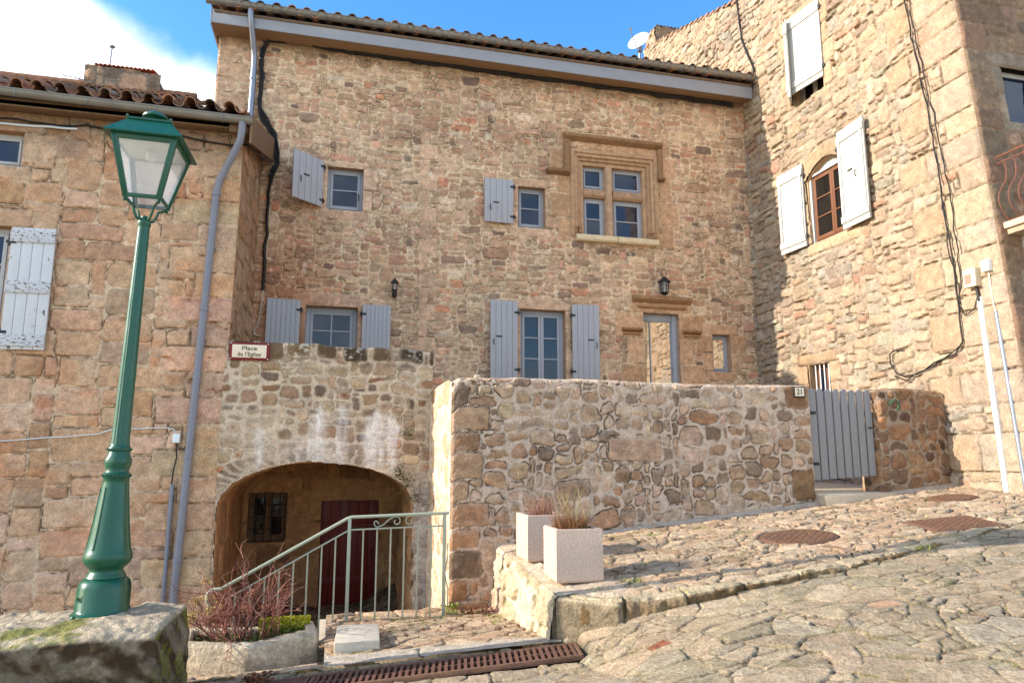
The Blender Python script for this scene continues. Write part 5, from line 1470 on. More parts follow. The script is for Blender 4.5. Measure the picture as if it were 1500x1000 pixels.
stone_patch(kb, 2.30, 0.9, 0.012, LAY_BLOCK, 773, blk_pos, (-1, 0, 0), taper=(0, 0, 0, 1), tint=blk_tint)
def btop(U, V):
    P = np.zeros(U.shape + (3,)); P[..., 0] = 1.93 + V; P[..., 1] = -6.98 + U; P[..., 2] = Uz(1.93 + V, -6.98 + U) + 0.020
    return P
stone_patch(kb, 2.32, 0.20, 0.015, dict(LAY_BLOCK, relief=0.012, wash=0.6), 775, btop, (0, 0, 1), taper=(1, 0, 0, 0))
rough_later(kb)
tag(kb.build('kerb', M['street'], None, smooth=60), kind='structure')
# landing before the railing, and the sunken court of the cellar
ld = MB()
xs = np.arange(-0.02, 1.95, 0.0125); ts = np.linspace(0, 1, 190)
X = np.repeat(xs[:, None], len(ts), 1)
Y = yfront(X) + (-4.60 - yfront(X)) * ts[None, :]
def landz(x, y):
    f = yfront(x)
    t = np.clip((y - f) / (-4.95 - f), 0, 1)
    return (Lz(x, f) + 0.012) * (1 - t) + (-0.135) * t
def land_extra(X, Y, Z, col):
    # smooth strip in front, by the grate
    s = sstep(0.36, 0.30, Y - yfront(X) + 0.025 * fbm(X / 0.3, Y / 0.3, 781, 3))
    cr = np.exp(-((X - 0.78 - 0.05 * fbm(X / .1, Y / .1, 782, 2)) / 0.012) ** 2)
    Z = Z * (1 - s) + s * (0.03 + 0.004 * fbm(X / 0.1, Y / 0.1, 783, 4) - 0.02 * cr)
    sc = lin((186, 172, 152)) * (1 + 0.10 * fbm(X / 0.2, Y / 0.2, 785, 4) - 0.5 * cr)[..., None]
    return Z, col * (1 - s[..., None]) + s[..., None] * sc
cobble_patch(ld, X, Y, landz, 0.26, 0.18, 97, 0.032, 0.007, PAL_U, (124, 106, 78), moss=0.6, warp=0.07, bevel=0.028, tilt=0.7, extra=land_extra, jit=0.48)
xs = np.arange(-1.7, -0.01, 0.016); ts = np.linspace(0, 1, 110)
X = np.repeat(xs[:, None], len(ts), 1); Y = yfront(X) + (-5.02 - yfront(X)) * ts[None, :]
def lowz(x, y):
    f = yfront(x)
    return Lz(x, f) + 0.006 + (-0.33 - Lz(x, f)) * sstep(0.05, 0.75, y - f)
cobble_patch(ld, X, Y, lowz, 0.27, 0.19, 197, 0.03, 0.010, PAL_U, (112, 94, 66), moss=0.9, warp=0.05, bevel=0.03, tilt=0.6)
ld.box(-0.02, 1.9, -6.2, -4.98, -1.2, -0.19, lin((150, 136, 114)))
ld.box(-1.6, -0.021, -6.2, -5.03, -1.2, -0.40, lin((150, 136, 114)))
c_ = lin((196, 184, 164))
tag(ld.build('landing', M['street'], None, smooth=180), kind='structure')
sp = MB()
for k in range(5):
    sp.box(0.17 - 0.27 * (k + 1), 0.165 - 0.27 * k, -4.95, -3.95, -1.2, -0.30 - 0.13 * k, c_ * 0.9)
tag(sp.build('steps', M['slab'], None, bevel=0.012), 'worn stone steps going down behind the sloping handrail to the cellar court', 'steps')
slab_b = MB()
slab_b.prism([(0.06, -6.36), (0.46, -6.34), (0.49, -5.70), (0.09, -5.68)], 'z', -0.16, 0.005, c_)
tag(slab_b.build('step_slab', M['slab'], None, bevel=0.015), 'pale square stone slab lying on the landing at the foot of the railing', 'slab')
ct = MB()
xs = np.arange(-1.6, 1.9, 0.03); ys = np.arange(-5.1, 0.05, 0.03)
X, Y = np.meshgrid(xs, ys, indexing='ij')
cobble_patch(ct, X, Y, lambda x, y: -0.95 + 0.0 * x + 0.35 * sstep(0.5, 1.2, x) * sstep(-1.6, -0.2, y) + 0.05 * fbm(x / .2, y / .2, 791, 4), 0.30, 0.22, 99, 0.05, 0.012, [(120, 106, 92), (134, 118, 100), (108, 94, 80)], (70, 58, 46), moss=0.2, warp=0.05)
tag(ct.build('court_floor', M['street'], None, smooth=180), kind='structure')
te = MB()
te.box(PX0 + 0.42, 8.62, PY + 0.43, -0.01, 0.2, 1.15, lin((206, 190, 164)))
te.box(PX1 + 0.02, SX0 - 0.02, PY - 0.18, PY + 0.42, 0.3, 1.13, lin((206, 190, 164)))
te.prism([(PX1 + 0.0, 0.70), (SX0 + 0.0, 0.70), (SX0 + 0.0, 1.135), (PX1 + 0.0, 1.10)], 'y', PY - 0.22, PY - 0.05, lin((186, 168, 144)))
te.box(-1.5, PX0, AY + 0.36, -0.02, 2.26, 2.32, lin((200, 182, 156)))
tag(te.build('terrace_floor', M['slab'], None, bevel=0.01), kind='structure')

# ================================================================== STREET LAMP
LBX, LBY, LBZ = -1.71, -6.76, 0.42
LYAW = R(-1)
lamp = thing('street_lamp', 'dark green cast iron lamp post with a square glazed lantern, standing on the mossy boulder', 'street lamp', (LBX, LBY, LBZ), rot=(0, R(1.15), 0))
def lpart(mb, name, mat, parent=None, **k):
    if name in ('base', 'pole', 'access_door', 'maker_plate'):
        mb.v = [(p[0] * 0.80, p[1] * 0.80, p[2]) for p in mb.v]
    o = mb.build(name, mat, None, **k); o.parent = parent or lamp
    return o
MY = Matrix.Rotation(LYAW, 4, 'Z')
def octo(r, z, c=0.30, my=MY):
    p = [(r, -r * (1 - c)), (r, r * (1 - c)), (r * (1 - c), r), (-r * (1 - c), r), (-r, r * (1 - c)), (-r, -r * (1 - c)), (-r * (1 - c), -r), (r * (1 - c), -r)]
    return [my @ Vector((a, b, z)) for a, b in p]
def loft(mb, rings):
    vs = [p for r_ in rings for p in r_]; n = len(rings[0]); fs = []
    for i in range(len(rings) - 1):
        for k in range(n): fs.append((i * n + k, i * n + (k + 1) % n, (i + 1) * n + (k + 1) % n, (i + 1) * n + k))
    fs.append(tuple(range(n - 1, -1, -1))); m = (len(rings) - 1) * n; fs.append(tuple(range(m, m + n)))
    mb.add(vs, fs)
b = MB()
loft(b, [octo(.245, -0.02, .5), octo(.245, .018, .5), octo(.225, .03, .5), octo(.215, .05, .5), octo(.212, .21, .5), octo(.200, .250, .5), octo(.165, .28, .5)])
b.lathe([(0.165, .27), (0.178, .285), (0.165, .305), (0.150, .325), (0.148, .345), (0.172, .365), (0.205, .395), (0.218, .425), (0.214, .455), (0.205, .475), (0.195, .50), (0.182, .56), (0.165, .66), (0.148, .78), (0.132, .90), (0.120, 1.00), (0.114, 1.04), (0.126, 1.05), (0.128, 1.075), (0.112, 1.085), (0.104, 1.10), (0.110, 1.125), (0.122, 1.16), (0.120, 1.19), (0.104, 1.22), (0.096, 1.25), (0.108, 1.26), (0.108, 1.28), (0.094, 1.29), (0.090, 1.31)], 40,
        mod=lambda t, z: 1.0 + (0.05 * max(0, math.cos(8 * t)) if 1.13 < z < 1.21 else 0.0))
for s_ in range(24):
    for z, r_ in ((1.062, .128), (1.27, .108)):
        t = 2 * math.pi * s_ / 24; b.box(-0.007, 0.007, -0.007, 0.007, -0.007, 0.007, M=Matrix.Translation((r_ * math.cos(t), r_ * math.sin(t), z)))
for k in range(4):
    t = LYAW + R(45 + 90 * k); b.lathe([(0.02, 0), (0.022, 0.02), (0.012, 0.034)], 10, (0.27 * math.cos(t), 0.27 * math.sin(t), -0.015))
lpart(b, 'base', M['green'], smooth=52)
b = MB()
for yawk in (R(-138), ):
    Mx = Matrix.Rotation(yawk + R(90), 4, 'Z')
    for (x0_, x1_, z0_, z1_) in ((-0.07, -0.062, .50, .98), (0.062, 0.07, .50, .98)): pass
    pv = []
    for z, r_ in ((.50, .198), (.60, .178), (.72, .159), (.84, .142), (.97, .126)):
        for a_ in (-0.36, 0.36): pv.append(Vector((r_ * math.cos(a_ + yawk), r_ * math.sin(a_ + yawk), z)))
    for i in range(4): b.add([pv[2 * i], pv[2 * i + 1], pv[2 * i + 3], pv[2 * i + 2]] + [p * 0.96 + Vector((0, 0, p.z * 0.04)) for p in (pv[2 * i], pv[2 * i + 1], pv[2 * i + 3], pv[2 * i + 2])], [(0, 1, 2, 3), (0, 4, 5, 1), (1, 5, 6, 2), (2, 6, 7, 3), (3, 7, 4, 0)])
    b.tube([pv[0], pv[2], pv[4], pv[6], pv[8], pv[9], pv[7], pv[5], pv[3], pv[1], pv[0]], 0.005, 6)
    b.lathe([(0.008, 0), (0.008, 0.01)], 8, (0.131 * math.cos(yawk - .2), 0.131 * math.sin(yawk - .2), .94))
lpart(b, 'access_door', M['green'], smooth=35)
b = MB(); MP = Matrix.Rotation(R(-46), 4, 'Z')
b.box(-0.045, 0.045, -0.232, -0.216, .115, .165, M=MP)
for i in range(4): b.box(-0.035 + i * 0.018, -0.027 + i * 0.018, -0.236, -0.2325, .128, .152, M=MP)
lpart(b, 'maker_plate', M['green'], bevel=0.003)
b = MB()
prof = [(0.090, 1.30), (0.084, 1.34), (0.080, 1.6), (0.068, 2.4), (0.058, 3.12), (0.058, 3.14), (0.066, 3.15), (0.066, 3.18), (0.058, 3.20), (0.040, 3.215)]
b.lathe(prof, 80, mod=lambda t, z: (1 - 0.055 * (0.5 + 0.5 * math.cos(16 * t)) ** 2) if z < 2.9 else 1.0)
lpart(b, 'pole', M['green'], smooth=50)
# lantern
LZ0, LZ1 = 3.345, 3.855
hb_, ht_ = 0.138, 0.248
def sq(h, z): return [MY @ Vector((a * h, b_ * h, z)) for a, b_ in ((1, -1), (1, 1), (-1, 1), (-1, -1))]
fr = MB()
lo_, hi_ = sq(hb_, LZ0), sq(ht_, LZ1)
def bar(mb, p, q, w, n=4): mb.tube([p, q], w, n)
def bars(mb, P0, P1, w, t, nrm):
    d = (P1 - P0).normalized(); s = d.cross(nrm).normalized()
    vs = []
    for p in (P0, P1):
        for a_, c in ((-1, -1), (1, -1), (1, 1), (-1, 1)): vs.append(p + s * (a_ * w / 2) + nrm * (c * t / 2))
    mb.add(vs, [(0, 1, 5, 4), (1, 2, 6, 5), (2, 3, 7, 6), (3, 0, 4, 7), (3, 2, 1, 0), (4, 5, 6, 7)])
faces_ = []
for k in range(4):
    a0, a1, c0, c1 = lo_[k], lo_[(k + 1) % 4], hi_[k], hi_[(k + 1) % 4]
    n_ = (a1 - a0).cross(c0 - a0).normalized()
    faces_.append((a0, a1, c0, c1, n_))
    ins = 0.018
    e = (a1 - a0).normalized()
    bars(fr, a0 + e * ins, c0 + e * ins * 1.2, 0.036, 0.010, n_); bars(fr, a1 - e * ins, c1 - e * ins * 1.2, 0.036, 0.0102, n_)
    bars(fr, a0 + e * .03 + (c0 - a0) * .035, a1 - e * .03 + (c1 - a1) * .035, 0.036, 0.0098, n_)
    bars(fr, c0 + e * .03 - (c0 - a0) * .045, c1 - e * .03 - (c1 - a1) * .045, 0.045, 0.0098, n_)
    bars(fr, a0, c0, 0.02, 0.02, (n_ + faces_[-1][4]).normalized())
lpart(fr, 'lantern_frame', M['green'], bevel=0.002)
for (a0, a1, c0, c1, n_) in faces_:
    g = MB(); sh = n_ * -0.002; t_ = n_ * -0.005
    q = [a0 + sh, a1 + sh, c1 + sh, c0 + sh]; q2 = [p + t_ for p in q]
    g.add(q + q2, [(0, 1, 2, 3), (7, 6, 5, 4), (0, 4, 5, 1), (1, 5, 6, 2), (2, 6, 7, 3), (3, 7, 4, 0)])
    lpart(g, 'lantern_glass', M['lantern_glass'])
b = MB()
loft(b, [sq(.300, LZ1 - .005), sq(.304, LZ1 + .004), sq(.296, LZ1 + .014), sq(.168, LZ1 + .165), sq(.176, LZ1 + .170), sq(.176, LZ1 + .186), sq(.06, LZ1 + .20)])
b.lathe([(0.05, .19), (0.045, .22), (0.06, .245), (0.104, .262), (0.104, .278), (0.07, .305), (0.02, .318)], 24, (0, 0, LZ1))
for k in range(4):
    p = sq(.170, LZ1 + .186)[k]; b.lathe([(0.01, 0), (0.012, 0.012), (0.004, 0.02)], 8, p)
lpart(b, 'lantern_roof', M['green'], smooth=30)
b = MB(); loft(b, [sq(.240, LZ1 - .03), sq(.10, LZ1 - .005)])
b.lathe([(0.04, -.03), (0.05, -.07), (0.035, -.12), (0.01, -.13)], 16, (0, 0, LZ1))
lpart(b, 'reflector', M['lantern_top'])
b = MB()
for k in range(4):
    p = lo_[k]; q = Vector((p.x, p.y, 0)).normalized()
    b.tube([q * 0.045 + Vector((0, 0, 3.19)), q * 0.075 + Vector((0, 0, 3.205)), q * 0.095 + Vector((0, 0, 3.24)), q * 0.115 + Vector((0, 0, 3.30)), q * 0.165 + Vector((0, 0, 3.325)), q * 0.186 + Vector((0, 0, 3.345)), q * 0.19 + Vector((0, 0, 3.36))], 0.011, 8)
    b.lathe([(0.004, -.025), (0.013, -.012), (0.004, 0.005)], 8, q * 0.188 + Vector((0, 0, 3.335)))
b.lathe([(0.030, 3.20), (0.028, 3.225), (0.012, 3.235)], 16)
lpart(b, 'lantern_bracket', M['green'], smooth=40)

# ================================================================== BOULDER UNDER THE LAMP
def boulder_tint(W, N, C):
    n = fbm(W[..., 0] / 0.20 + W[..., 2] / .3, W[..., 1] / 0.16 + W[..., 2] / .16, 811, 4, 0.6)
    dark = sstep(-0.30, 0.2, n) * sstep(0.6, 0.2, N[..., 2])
    C = C * (1 - 0.55 * sstep(0.6, 0.2, N[..., 2]))[..., None] * (1 - dark[..., None] * np.array([0.70, 0.76, 0.82]))  # sides painted darker than the top as shade, plus black lichen blotches
    ms = sstep(0.0, 0.3, fbm(W[..., 0] / 0.3, W[..., 1] / 0.2 + W[..., 2] / .2, 815, 4)) * sstep(-1.45, -1.75, W[..., 0]) * sstep(0.3, 0.7, N[..., 2])
    ms = np.maximum(ms, 0.75 * sstep(0.5, 0.9, N[..., 0]) * sstep(-0.2, 0.2, fbm(W[..., 1] / .12, W[..., 2] / .12, 817, 3)))
    return C * (1 - ms[..., None] * 0.85) + 0.85 * ms[..., None] * lin((112, 112, 40))
def boulder_skew(W):
    W = W.copy(); W[..., 0] += -0.03 * (W[..., 2] - 0.42) + 0.06 * (W[..., 1] + 7.0)
    W[..., 2] += 0.02 * np.sin(W[..., 0] * 3.1) + 0.06 * sstep(-7.1, -7.5, W[..., 1]) * -1
    return W
bo = MB()
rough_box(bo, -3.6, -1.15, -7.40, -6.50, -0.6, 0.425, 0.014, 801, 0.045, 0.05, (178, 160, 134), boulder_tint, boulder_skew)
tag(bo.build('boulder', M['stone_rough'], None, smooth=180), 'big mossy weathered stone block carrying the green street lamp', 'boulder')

# ================================================================== TROUGH WITH SHRUB
trough = thing('stone_trough', 'bent worn stone trough with yellow green moss, holding the reddish dry shrub', 'planter', (-0.70, -5.60, -0.32))
outer = [(-1.33, -5.84), (-0.67, -6.05), (-0.08, -5.76), (-0.15, -5.26), (-0.68, -5.32), (-1.40, -5.18)]
inner = [(-1.22, -5.75), (-0.67, -5.92), (-0.19, -5.68), (-0.24, -5.37), (-0.70, -5.43), (-1.27, -5.30)]
tb = MB()
def trough_pos(U, V, outl, z0, z1):
    pts = np.array(outl + outl[:1]); sg = np.concatenate(([0], np.cumsum(np.hypot(*np.diff(pts, axis=0).T))))
    x = np.interp(U, sg, pts[:, 0]); y = np.interp(U, sg, pts[:, 1])
    return x, y, sg[-1]
_, _, TL = trough_pos(np.zeros(1), np.zeros(1), outer, 0, 1)
n1_, n2_ = 260, 34
U, V = np.meshgrid(np.linspace(0, TL, n1_), np.linspace(0, 1, n2_), indexing='ij')
x, y, _ = trough_pos(U, V, outer, 0, 1)
x2 = np.mean([trough_pos(np.mod(U + s, TL), V, outer, 0, 1)[0] for s in (-.05, -.03, 0, .03, .05)], axis=0); y2 = np.mean([trough_pos(np.mod(U + s, TL), V, outer, 0, 1)[1] for s in (-.05, -.03, 0, .03, .05)], axis=0)
# rings: wall up to the rim, across the rim, down inside
cxm, cym = -0.72, -5.62
wall = np.clip(V / 0.62, 0, 1); rim = np.clip((V - 0.62) / 0.18, 0, 1); inn_ = np.clip((V - 0.80) / 0.20, 0, 1)
xi = np.interp(U / TL, np.linspace(0, 1, 200), trough_pos(np.linspace(0, 1, 200) * trough_pos(np.zeros(1), np.zeros(1), inner, 0, 1)[2], np.zeros(200), inner, 0, 1)[0])
yi = np.interp(U / TL, np.linspace(0, 1, 200), trough_pos(np.linspace(0, 1, 200) * trough_pos(np.zeros(1), np.zeros(1), inner, 0, 1)[2], np.zeros(200), inner, 0, 1)[1])
nz = fbm(x2 / 0.10 + wall * 2, y2 / 0.10 - wall * 1.5, 821, 4, 0.6)
bul = 1 + 0.03 * np.sin(wall * math.pi) + 0.055 * nz * (wall < 1) * 0.4
X = np.where(rim > 0, x2 * (1 - rim) + xi * rim, cxm + (x2 - cxm) * bul); Y = np.where(rim > 0, y2 * (1 - rim) + yi * rim, cym + (y2 - cym) * bul)
ztop = -0.045 + 0.02 * sstep(-0.5, -0.1, x2) + 0.012 * fbm(x2 / .15, y2 / .15, 823, 3)
Z = -0.42 + (ztop + 0.42) * wall - 0.12 * inn_ - 0.02 * (sstep(.85, 1, wall) * (rim <= 0)) ** 2 + 0.006 * nz
tcx = lin((190, 174, 148))[None, None, :] * (1 + 0.28 * nz + 0.15 * fbm(x2 / .04, wall * 6, 825, 3))[..., None]
a = np.arange(n1_ * n2_).reshape(n1_, n2_); q = np.stack([a[:-1, :-1], a[1:, :-1], a[1:, 1:], a[:-1, 1:]], -1).reshape(-1, 4)
tb.grid(np.stack([X, Y, Z], -1).reshape(-1, 3), q, np.clip(tcx.reshape(-1, 3), .01, .9))
keep(tb.build('trough_body', M['stone_rough'], None, smooth=180), trough)
sb_ = MB(); sb_.prism(inner, 'z', -0.3, -0.115); keep(sb_.build('soil', M['soil'], None), trough)

def blade(mb, p, d, L, w, bend, col, rs):
    p = Vector(p); d = Vector(d).normalized(); s = d.cross(Vector((rs.uniform(-1, 1), rs.uniform(-1, 1), 0.1))).normalized()
    b = Vector((rs.uniform(-1, 1), rs.uniform(-1, 1), 0)) * bend
    m = p + d * L * 0.55 + b * 0.25; t = p + d * L * 0.9 + b
    mb.add([p - s * w / 2, p + s * w / 2, m + s * w * 0.4, m - s * w * 0.4, t], [(0, 1, 2, 3), (3, 2, 4)], col)
def leaf(mb, p, size, col, rs):
    n = Vector((rs.normal(), rs.normal(), rs.normal() + 0.6)).normalized(); a = n.orthogonal().normalized(); a.rotate(Matrix.Rotation(rs.uniform(0, 6.28), 3, n)); b = n.cross(a)
    p = Vector(p); s = size
    mb.add([p - a * s, p + b * s * 0.45 + n * s * 0.1, p + a * s, p - b * s * 0.45 + n * s * 0.1], [(0, 1, 2, 3)], col)
rp = np.random.RandomState(44)
ms = MB()
for i in range(5200):   # cushion moss along the back rim and in the front corner
    t = rp.rand()
    if t < 0.75: x = rp.uniform(-0.66, -0.17); y = -5.40 + 0.06 * (x + 0.6) - abs(rp.normal(0, 0.07)) + 0.03; z = -0.10 + 0.16 * rp.rand() ** 0.7 * max(0, 1 - 3.0 * abs(y + 5.40))
    else: x = rp.uniform(-1.2, -0.3); y = rp.uniform(-5.85, -5.4); z = -0.115 + 0.03 * rp.rand()
    col = lin([(196, 186, 50), (170, 168, 44), (120, 132, 40), (88, 104, 36)][min(3, int(rp.rand() * 2 + (0.03 - z) * 14))]) * rp.uniform(.8, 1.15)
    leaf(ms, (x, y, max(z, -.11)), rp.uniform(.006, .013), tuple(col), rp)
o = ms.build('moss', M['plant']); keep(o, trough); o['kind'] = 'stuff'

shrub = thing('dry_shrub', 'dead hydrangea like shrub of tangled red brown twigs growing in the stone trough', 'shrub', (-0.78, -5.60, -0.11))
tg = MB(); fl_ = MB()
def twig(p, d, L, r, lev, rs_):
    n = 4; pts = [Vector(p)]; dd = Vector(d).normalized()
    for i in range(n):
        dd = (dd + Vector((rs_.normal(0, .32), rs_.normal(0, .30), rs_.normal(0.02, .20)))).normalized()
        pts.append(pts[-1] + dd * L / n)
    c = lin([(142, 88, 76), (124, 76, 66), (168, 122, 104), (106, 74, 64)][rs_.randint(4)]) * rs_.uniform(.75, 1.2)
    tg.tube(pts, [r * (1 - 0.6 * i / n) for i in range(n + 1)], 4, tuple(c), cap=False)
    if lev > 0:
        for k in range(rs_.randint(2, 5)):
            i = rs_.randint(1, n + 1)
            d2 = (dd + Vector((rs_.normal(0, .55), rs_.normal(0, .55), rs_.normal(0.1, .35)))).normalized()
            twig(pts[i], d2, L * rs_.uniform(.45, .75), r * .62, lev - 1, rs_)
    return pts[-1]
for i in range(40):
    t = rp.uniform(0, 2 * math.pi); q = math.sqrt(rp.rand())
    p = (-0.76 + 0.30 * q * math.cos(t), -5.60 + 0.12 * q * math.sin(t), -0.13)
    d = (0.70 * q * math.cos(t) + rp.normal(0, .12), 0.45 * q * math.sin(t) + rp.normal(0, .1), 1.0)
    e = twig(p, d, rp.uniform(.36, .62), 0.0072, 2, rp)
    if rp.rand() < 0.5 or e.x < -1.0:
        base = (188, 162, 100) if e.x < -1.02 else (150, 96, 76)
        for k in range(60):
            v = Vector((rp.normal(), rp.normal(), rp.normal() * .6)).normalized() * rp.uniform(.02, .055)
            leaf(fl_, e + v, rp.uniform(.009, .016), tuple(lin(base) * rp.uniform(.6, 1.25)), rp)
keep(tg.build('twig', M['plant'], None, smooth=180), shrub)
keep(fl_.build('flower_head', M['plant'], None), shrub)
fl_ = MB()
for i in range(420):
    x = rp.uniform(-1.22, -0.3); y = rp.uniform(-5.8, -5.4)
    leaf(fl_, (x, y, -0.11 + 0.06 * rp.rand()), rp.uniform(.014, .03), tuple(lin([(70, 96, 52), (98, 120, 60), (120, 90, 60), (84, 66, 44)][rp.randint(4)]) * rp.uniform(.7, 1.2)), rp)
o = keep(fl_.build('leaf_litter', M['plant'], None), shrub); o['kind'] = 'stuff'

# ================================================================== RAILING
RY = -5.0
railing = thing('railing', 'pale green iron handrail with thin bars and a scroll, sloping down beside the cellar steps', 'railing', (0.2, RY, -0.15))
rx0, rx1, xs_ = 0.19, 1.235, -1.09
def rtop(x): return 0.97 + (x - rx0) * 0.02 if x >= rx0 else 0.97 + (x - rx0) * 0.545
def rmid(x): return rtop(x) - 0.135
def rbot(x): return -0.165 + (x - rx0) * 0.045 if x >= rx0 else -0.165 + (x - rx0) * 0.52
hr = MB()
pts = [(rx1 + .05, RY, rtop(rx1) + .004), (rx0 + .02, RY, rtop(rx0)), (rx0 - .03, RY, rtop(rx0 - .03)), (xs_, RY, rtop(xs_))]
pts += [(xs_ - 0.065 + 0.065 * math.cos(t) - 0.0 , RY, rtop(xs_) - 0.085 + 0.085 * math.sin(t) * 1.0) for t in np.linspace(R(100), R(265), 9)]
hr.tube(pts, 0.018, 10)
keep(hr.build('handrail', M['rail'], None, smooth=50), railing)
mr = MB()
mr.tube([(rx1, RY, rmid(rx1)), (rx0, RY, rmid(rx0)), (xs_ + .05, RY, rmid(xs_ + .05))], 0.010, 6)
mr.tube([(rx1, RY, rbot(rx1)), (rx0, RY, rbot(rx0)), (-0.11, RY, rbot(-.11)), (xs_ + .05, RY, rbot(xs_ + .05))], 0.011, 6)
keep(mr.build('rail', M['rail'], None), railing)
for x in (rx0, rx1):
    p = MB(); p.box(x - .018, x + .018, RY - .018, RY + .018, -0.22, rtop(x) - .005); keep(p.build('post', M['rail'], None, bevel=0.004), railing)
nb = 6
for k in range(1, nb + 1):
    x = rx0 + (rx1 - rx0) * k / (nb + 1); p = MB(); p.tube([(x, RY, rbot(x)), (x, RY, rmid(x))], 0.0085, 6); keep(p.build('bar', M['rail'], None), railing)
for k in range(1, 9):
    x = rx0 - 0.142 * k; p = MB(); p.tube([(x, RY, rbot(x)), (x, RY, rmid(x))], 0.0085, 6); keep(p.build('bar', M['rail'], None), railing)
sc_ = MB()
def scroll(cx, cz, r0, turns, a0, sgn, n=22):
    return [(cx + sgn * (r0 * (1 - 0.75 * t)) * math.cos(a0 + turns * 2 * math.pi * t), RY, cz + (r0 * (1 - 0.75 * t)) * math.sin(a0 + turns * 2 * math.pi * t)) for t in np.linspace(0, 1, n)]
zc = rmid(.75) + 0.06
s1 = [(0.505, RY, zc - .02), (0.49, RY, zc + .005), (0.475, RY, zc + .02), (0.455, RY, zc + .01), (0.455, RY, zc - .02), (0.475, RY, zc - .045), (0.51, RY, zc - .045), (0.56, RY, zc - .02), (0.62, RY, zc + .035), (0.68, RY, zc + .06)]
sc_.tube(s1 + scroll(0.695, zc + 0.008, 0.052, 0.95, R(85), -1)[1:], 0.007, 6)
sc_.tube([(0.94, RY, zc + .05), (0.90, RY, zc + .065)] + scroll(0.845, zc + 0.008, 0.058, 0.95, R(70), 1)[::1][1:], 0.007, 6)
keep(sc_.build('scroll', M['rail'], None), railing)

# ================================================================== CONCRETE PLANTERS AND THEIR PLANTS
def planter(x0, y0, s, h, label, rot=0.0):
    z = float(Uz(x0 + s / 2, y0 + s / 2)) + 0.024
    t = thing('concrete_planter', label, 'planter', (x0, y0, z), 'concrete planters by the low wall', (0, 0, rot))
    mb = MB(); w = 0.045
    def ringq(i0, i1, zz): return [(i0, i0, zz), (s - i0, i0, zz), (s - i0, s - i0, zz), (i0, s - i0, zz)]
    rings = [[Vector(p) for p in ringq(a, a, zz)] for a, zz in ((0.012, 0.0), (0.0, 0.02), (0.0, h - .012), (0.006, h), (w, h), (w, h - 0.07))]
    vs = [p for r_ in rings for p in r_]; fs = []
    for i in range(len(rings) - 1):
        for k in range(4): fs.append((i * 4 + k, i * 4 + (k + 1) % 4, (i + 1) * 4 + (k + 1) % 4, (i + 1) * 4 + k))
    fs.append((3, 2, 1, 0)); mb.add(vs, fs)
    o = mb.build('box', M['concrete'], None); o.parent = t
    sm = MB(); sm.box(w - .005, s - w + .005, w - .005, s - w + .005, h - 0.10, h - 0.055); o2 = sm.build('soil', M['soil'], None); o2.parent = t
    return (x0 + s / 2, y0 + s / 2, z + h - 0.055)
P1 = planter(2.005, -6.74, 0.45, 0.475, 'square exposed aggregate planter with taller dry grass, the nearer one at the kerb', R(-1.5))
P2 = planter(1.99, -5.80, 0.45, 0.470, 'square concrete planter with thin reddish twigs, half hidden behind the nearer one', R(1))
g1 = MB()
for i in range(1300):
    t = rp.uniform(0, 6.28); q = math.sqrt(rp.rand()); cx_, cy_ = P1[0] - 0.01, P1[1] + 0.0
    x, y = cx_ + .13 * q * math.cos(t), cy_ + .13 * q * math.sin(t)
    d = (0.42 * q * math.cos(t) + rp.normal(0, .12), 0.42 * q * math.sin(t) + rp.normal(0, .12), 1)
    blade(g1, (x, y, P1[2]), d, rp.uniform(.08, .24), .003, .05, tuple(lin([(150, 98, 66), (128, 82, 58), (160, 112, 76), (112, 80, 56), (120, 98, 62)][rp.randint(5)]) * rp.uniform(.75, 1.2)), rp)
for i in range(46):
    x, y = P1[0] + rp.normal(0, .06), P1[1] + rp.normal(0, .06); d = (rp.normal(0, .25), rp.normal(0, .2), 1)
    L = rp.uniform(.25, .46); c = tuple(lin([(170, 140, 104), (140, 110, 84), (120, 112, 70)][rp.randint(3)]) * rp.uniform(.8, 1.1)); dv = Vector(d).normalized()
    pts = [Vector((x, y, P1[2]))]
    for k in range(4): dv = (dv + Vector((rp.normal(0, .1), rp.normal(0, .1), 0))).normalized(); pts.append(pts[-1] + dv * L / 4)
    g1.tube(pts, [.0022] * 5, 3, c, cap=False)
    if i % 2:
        for k in range(4): blade(g1, pts[2 + k % 3], dv + Vector((rp.normal(0, .7), rp.normal(0, .7), .2)), .06, .003, .02, c, rp)
for i in range(90): leaf(g1, (P1[0] + rp.uniform(0, .16), P1[1] - rp.uniform(.0, .15), P1[2] + .01 + .03 * rp.rand()), .016, tuple(lin((86, 98, 52)) * rp.uniform(.7, 1.2)), rp)
tag(g1.build('dry_grass', M['plant'], None), 'tall clump of dry brown grass with thin pale stems in the nearer planter', 'plant').location = (0, 0, 0)
g2 = MB()
for i in range(200):
    x, y = P2[0] + rp.normal(0, .07), P2[1] + rp.normal(0, .07); dv = Vector((rp.normal(0, .32), rp.normal(0, .3), 1)).normalized(); L = rp.uniform(.10, .27)
    c = tuple(lin([(150, 104, 88), (130, 84, 72), (164, 120, 98), (112, 78, 66)][rp.randint(4)]) * rp.uniform(.8, 1.2)); pts = [Vector((x, y, P2[2]))]
    for k in range(3): dv = (dv + Vector((rp.normal(0, .18), rp.normal(0, .18), 0))).normalized(); pts.append(pts[-1] + dv * L / 3)
    g2.tube(pts, [.0022, .002, .0018, .0012], 3, c, cap=False)
tag(g2.build('dry_heather', M['plant'], None), 'low tuft of thin reddish twigs in the planter behind', 'plant')

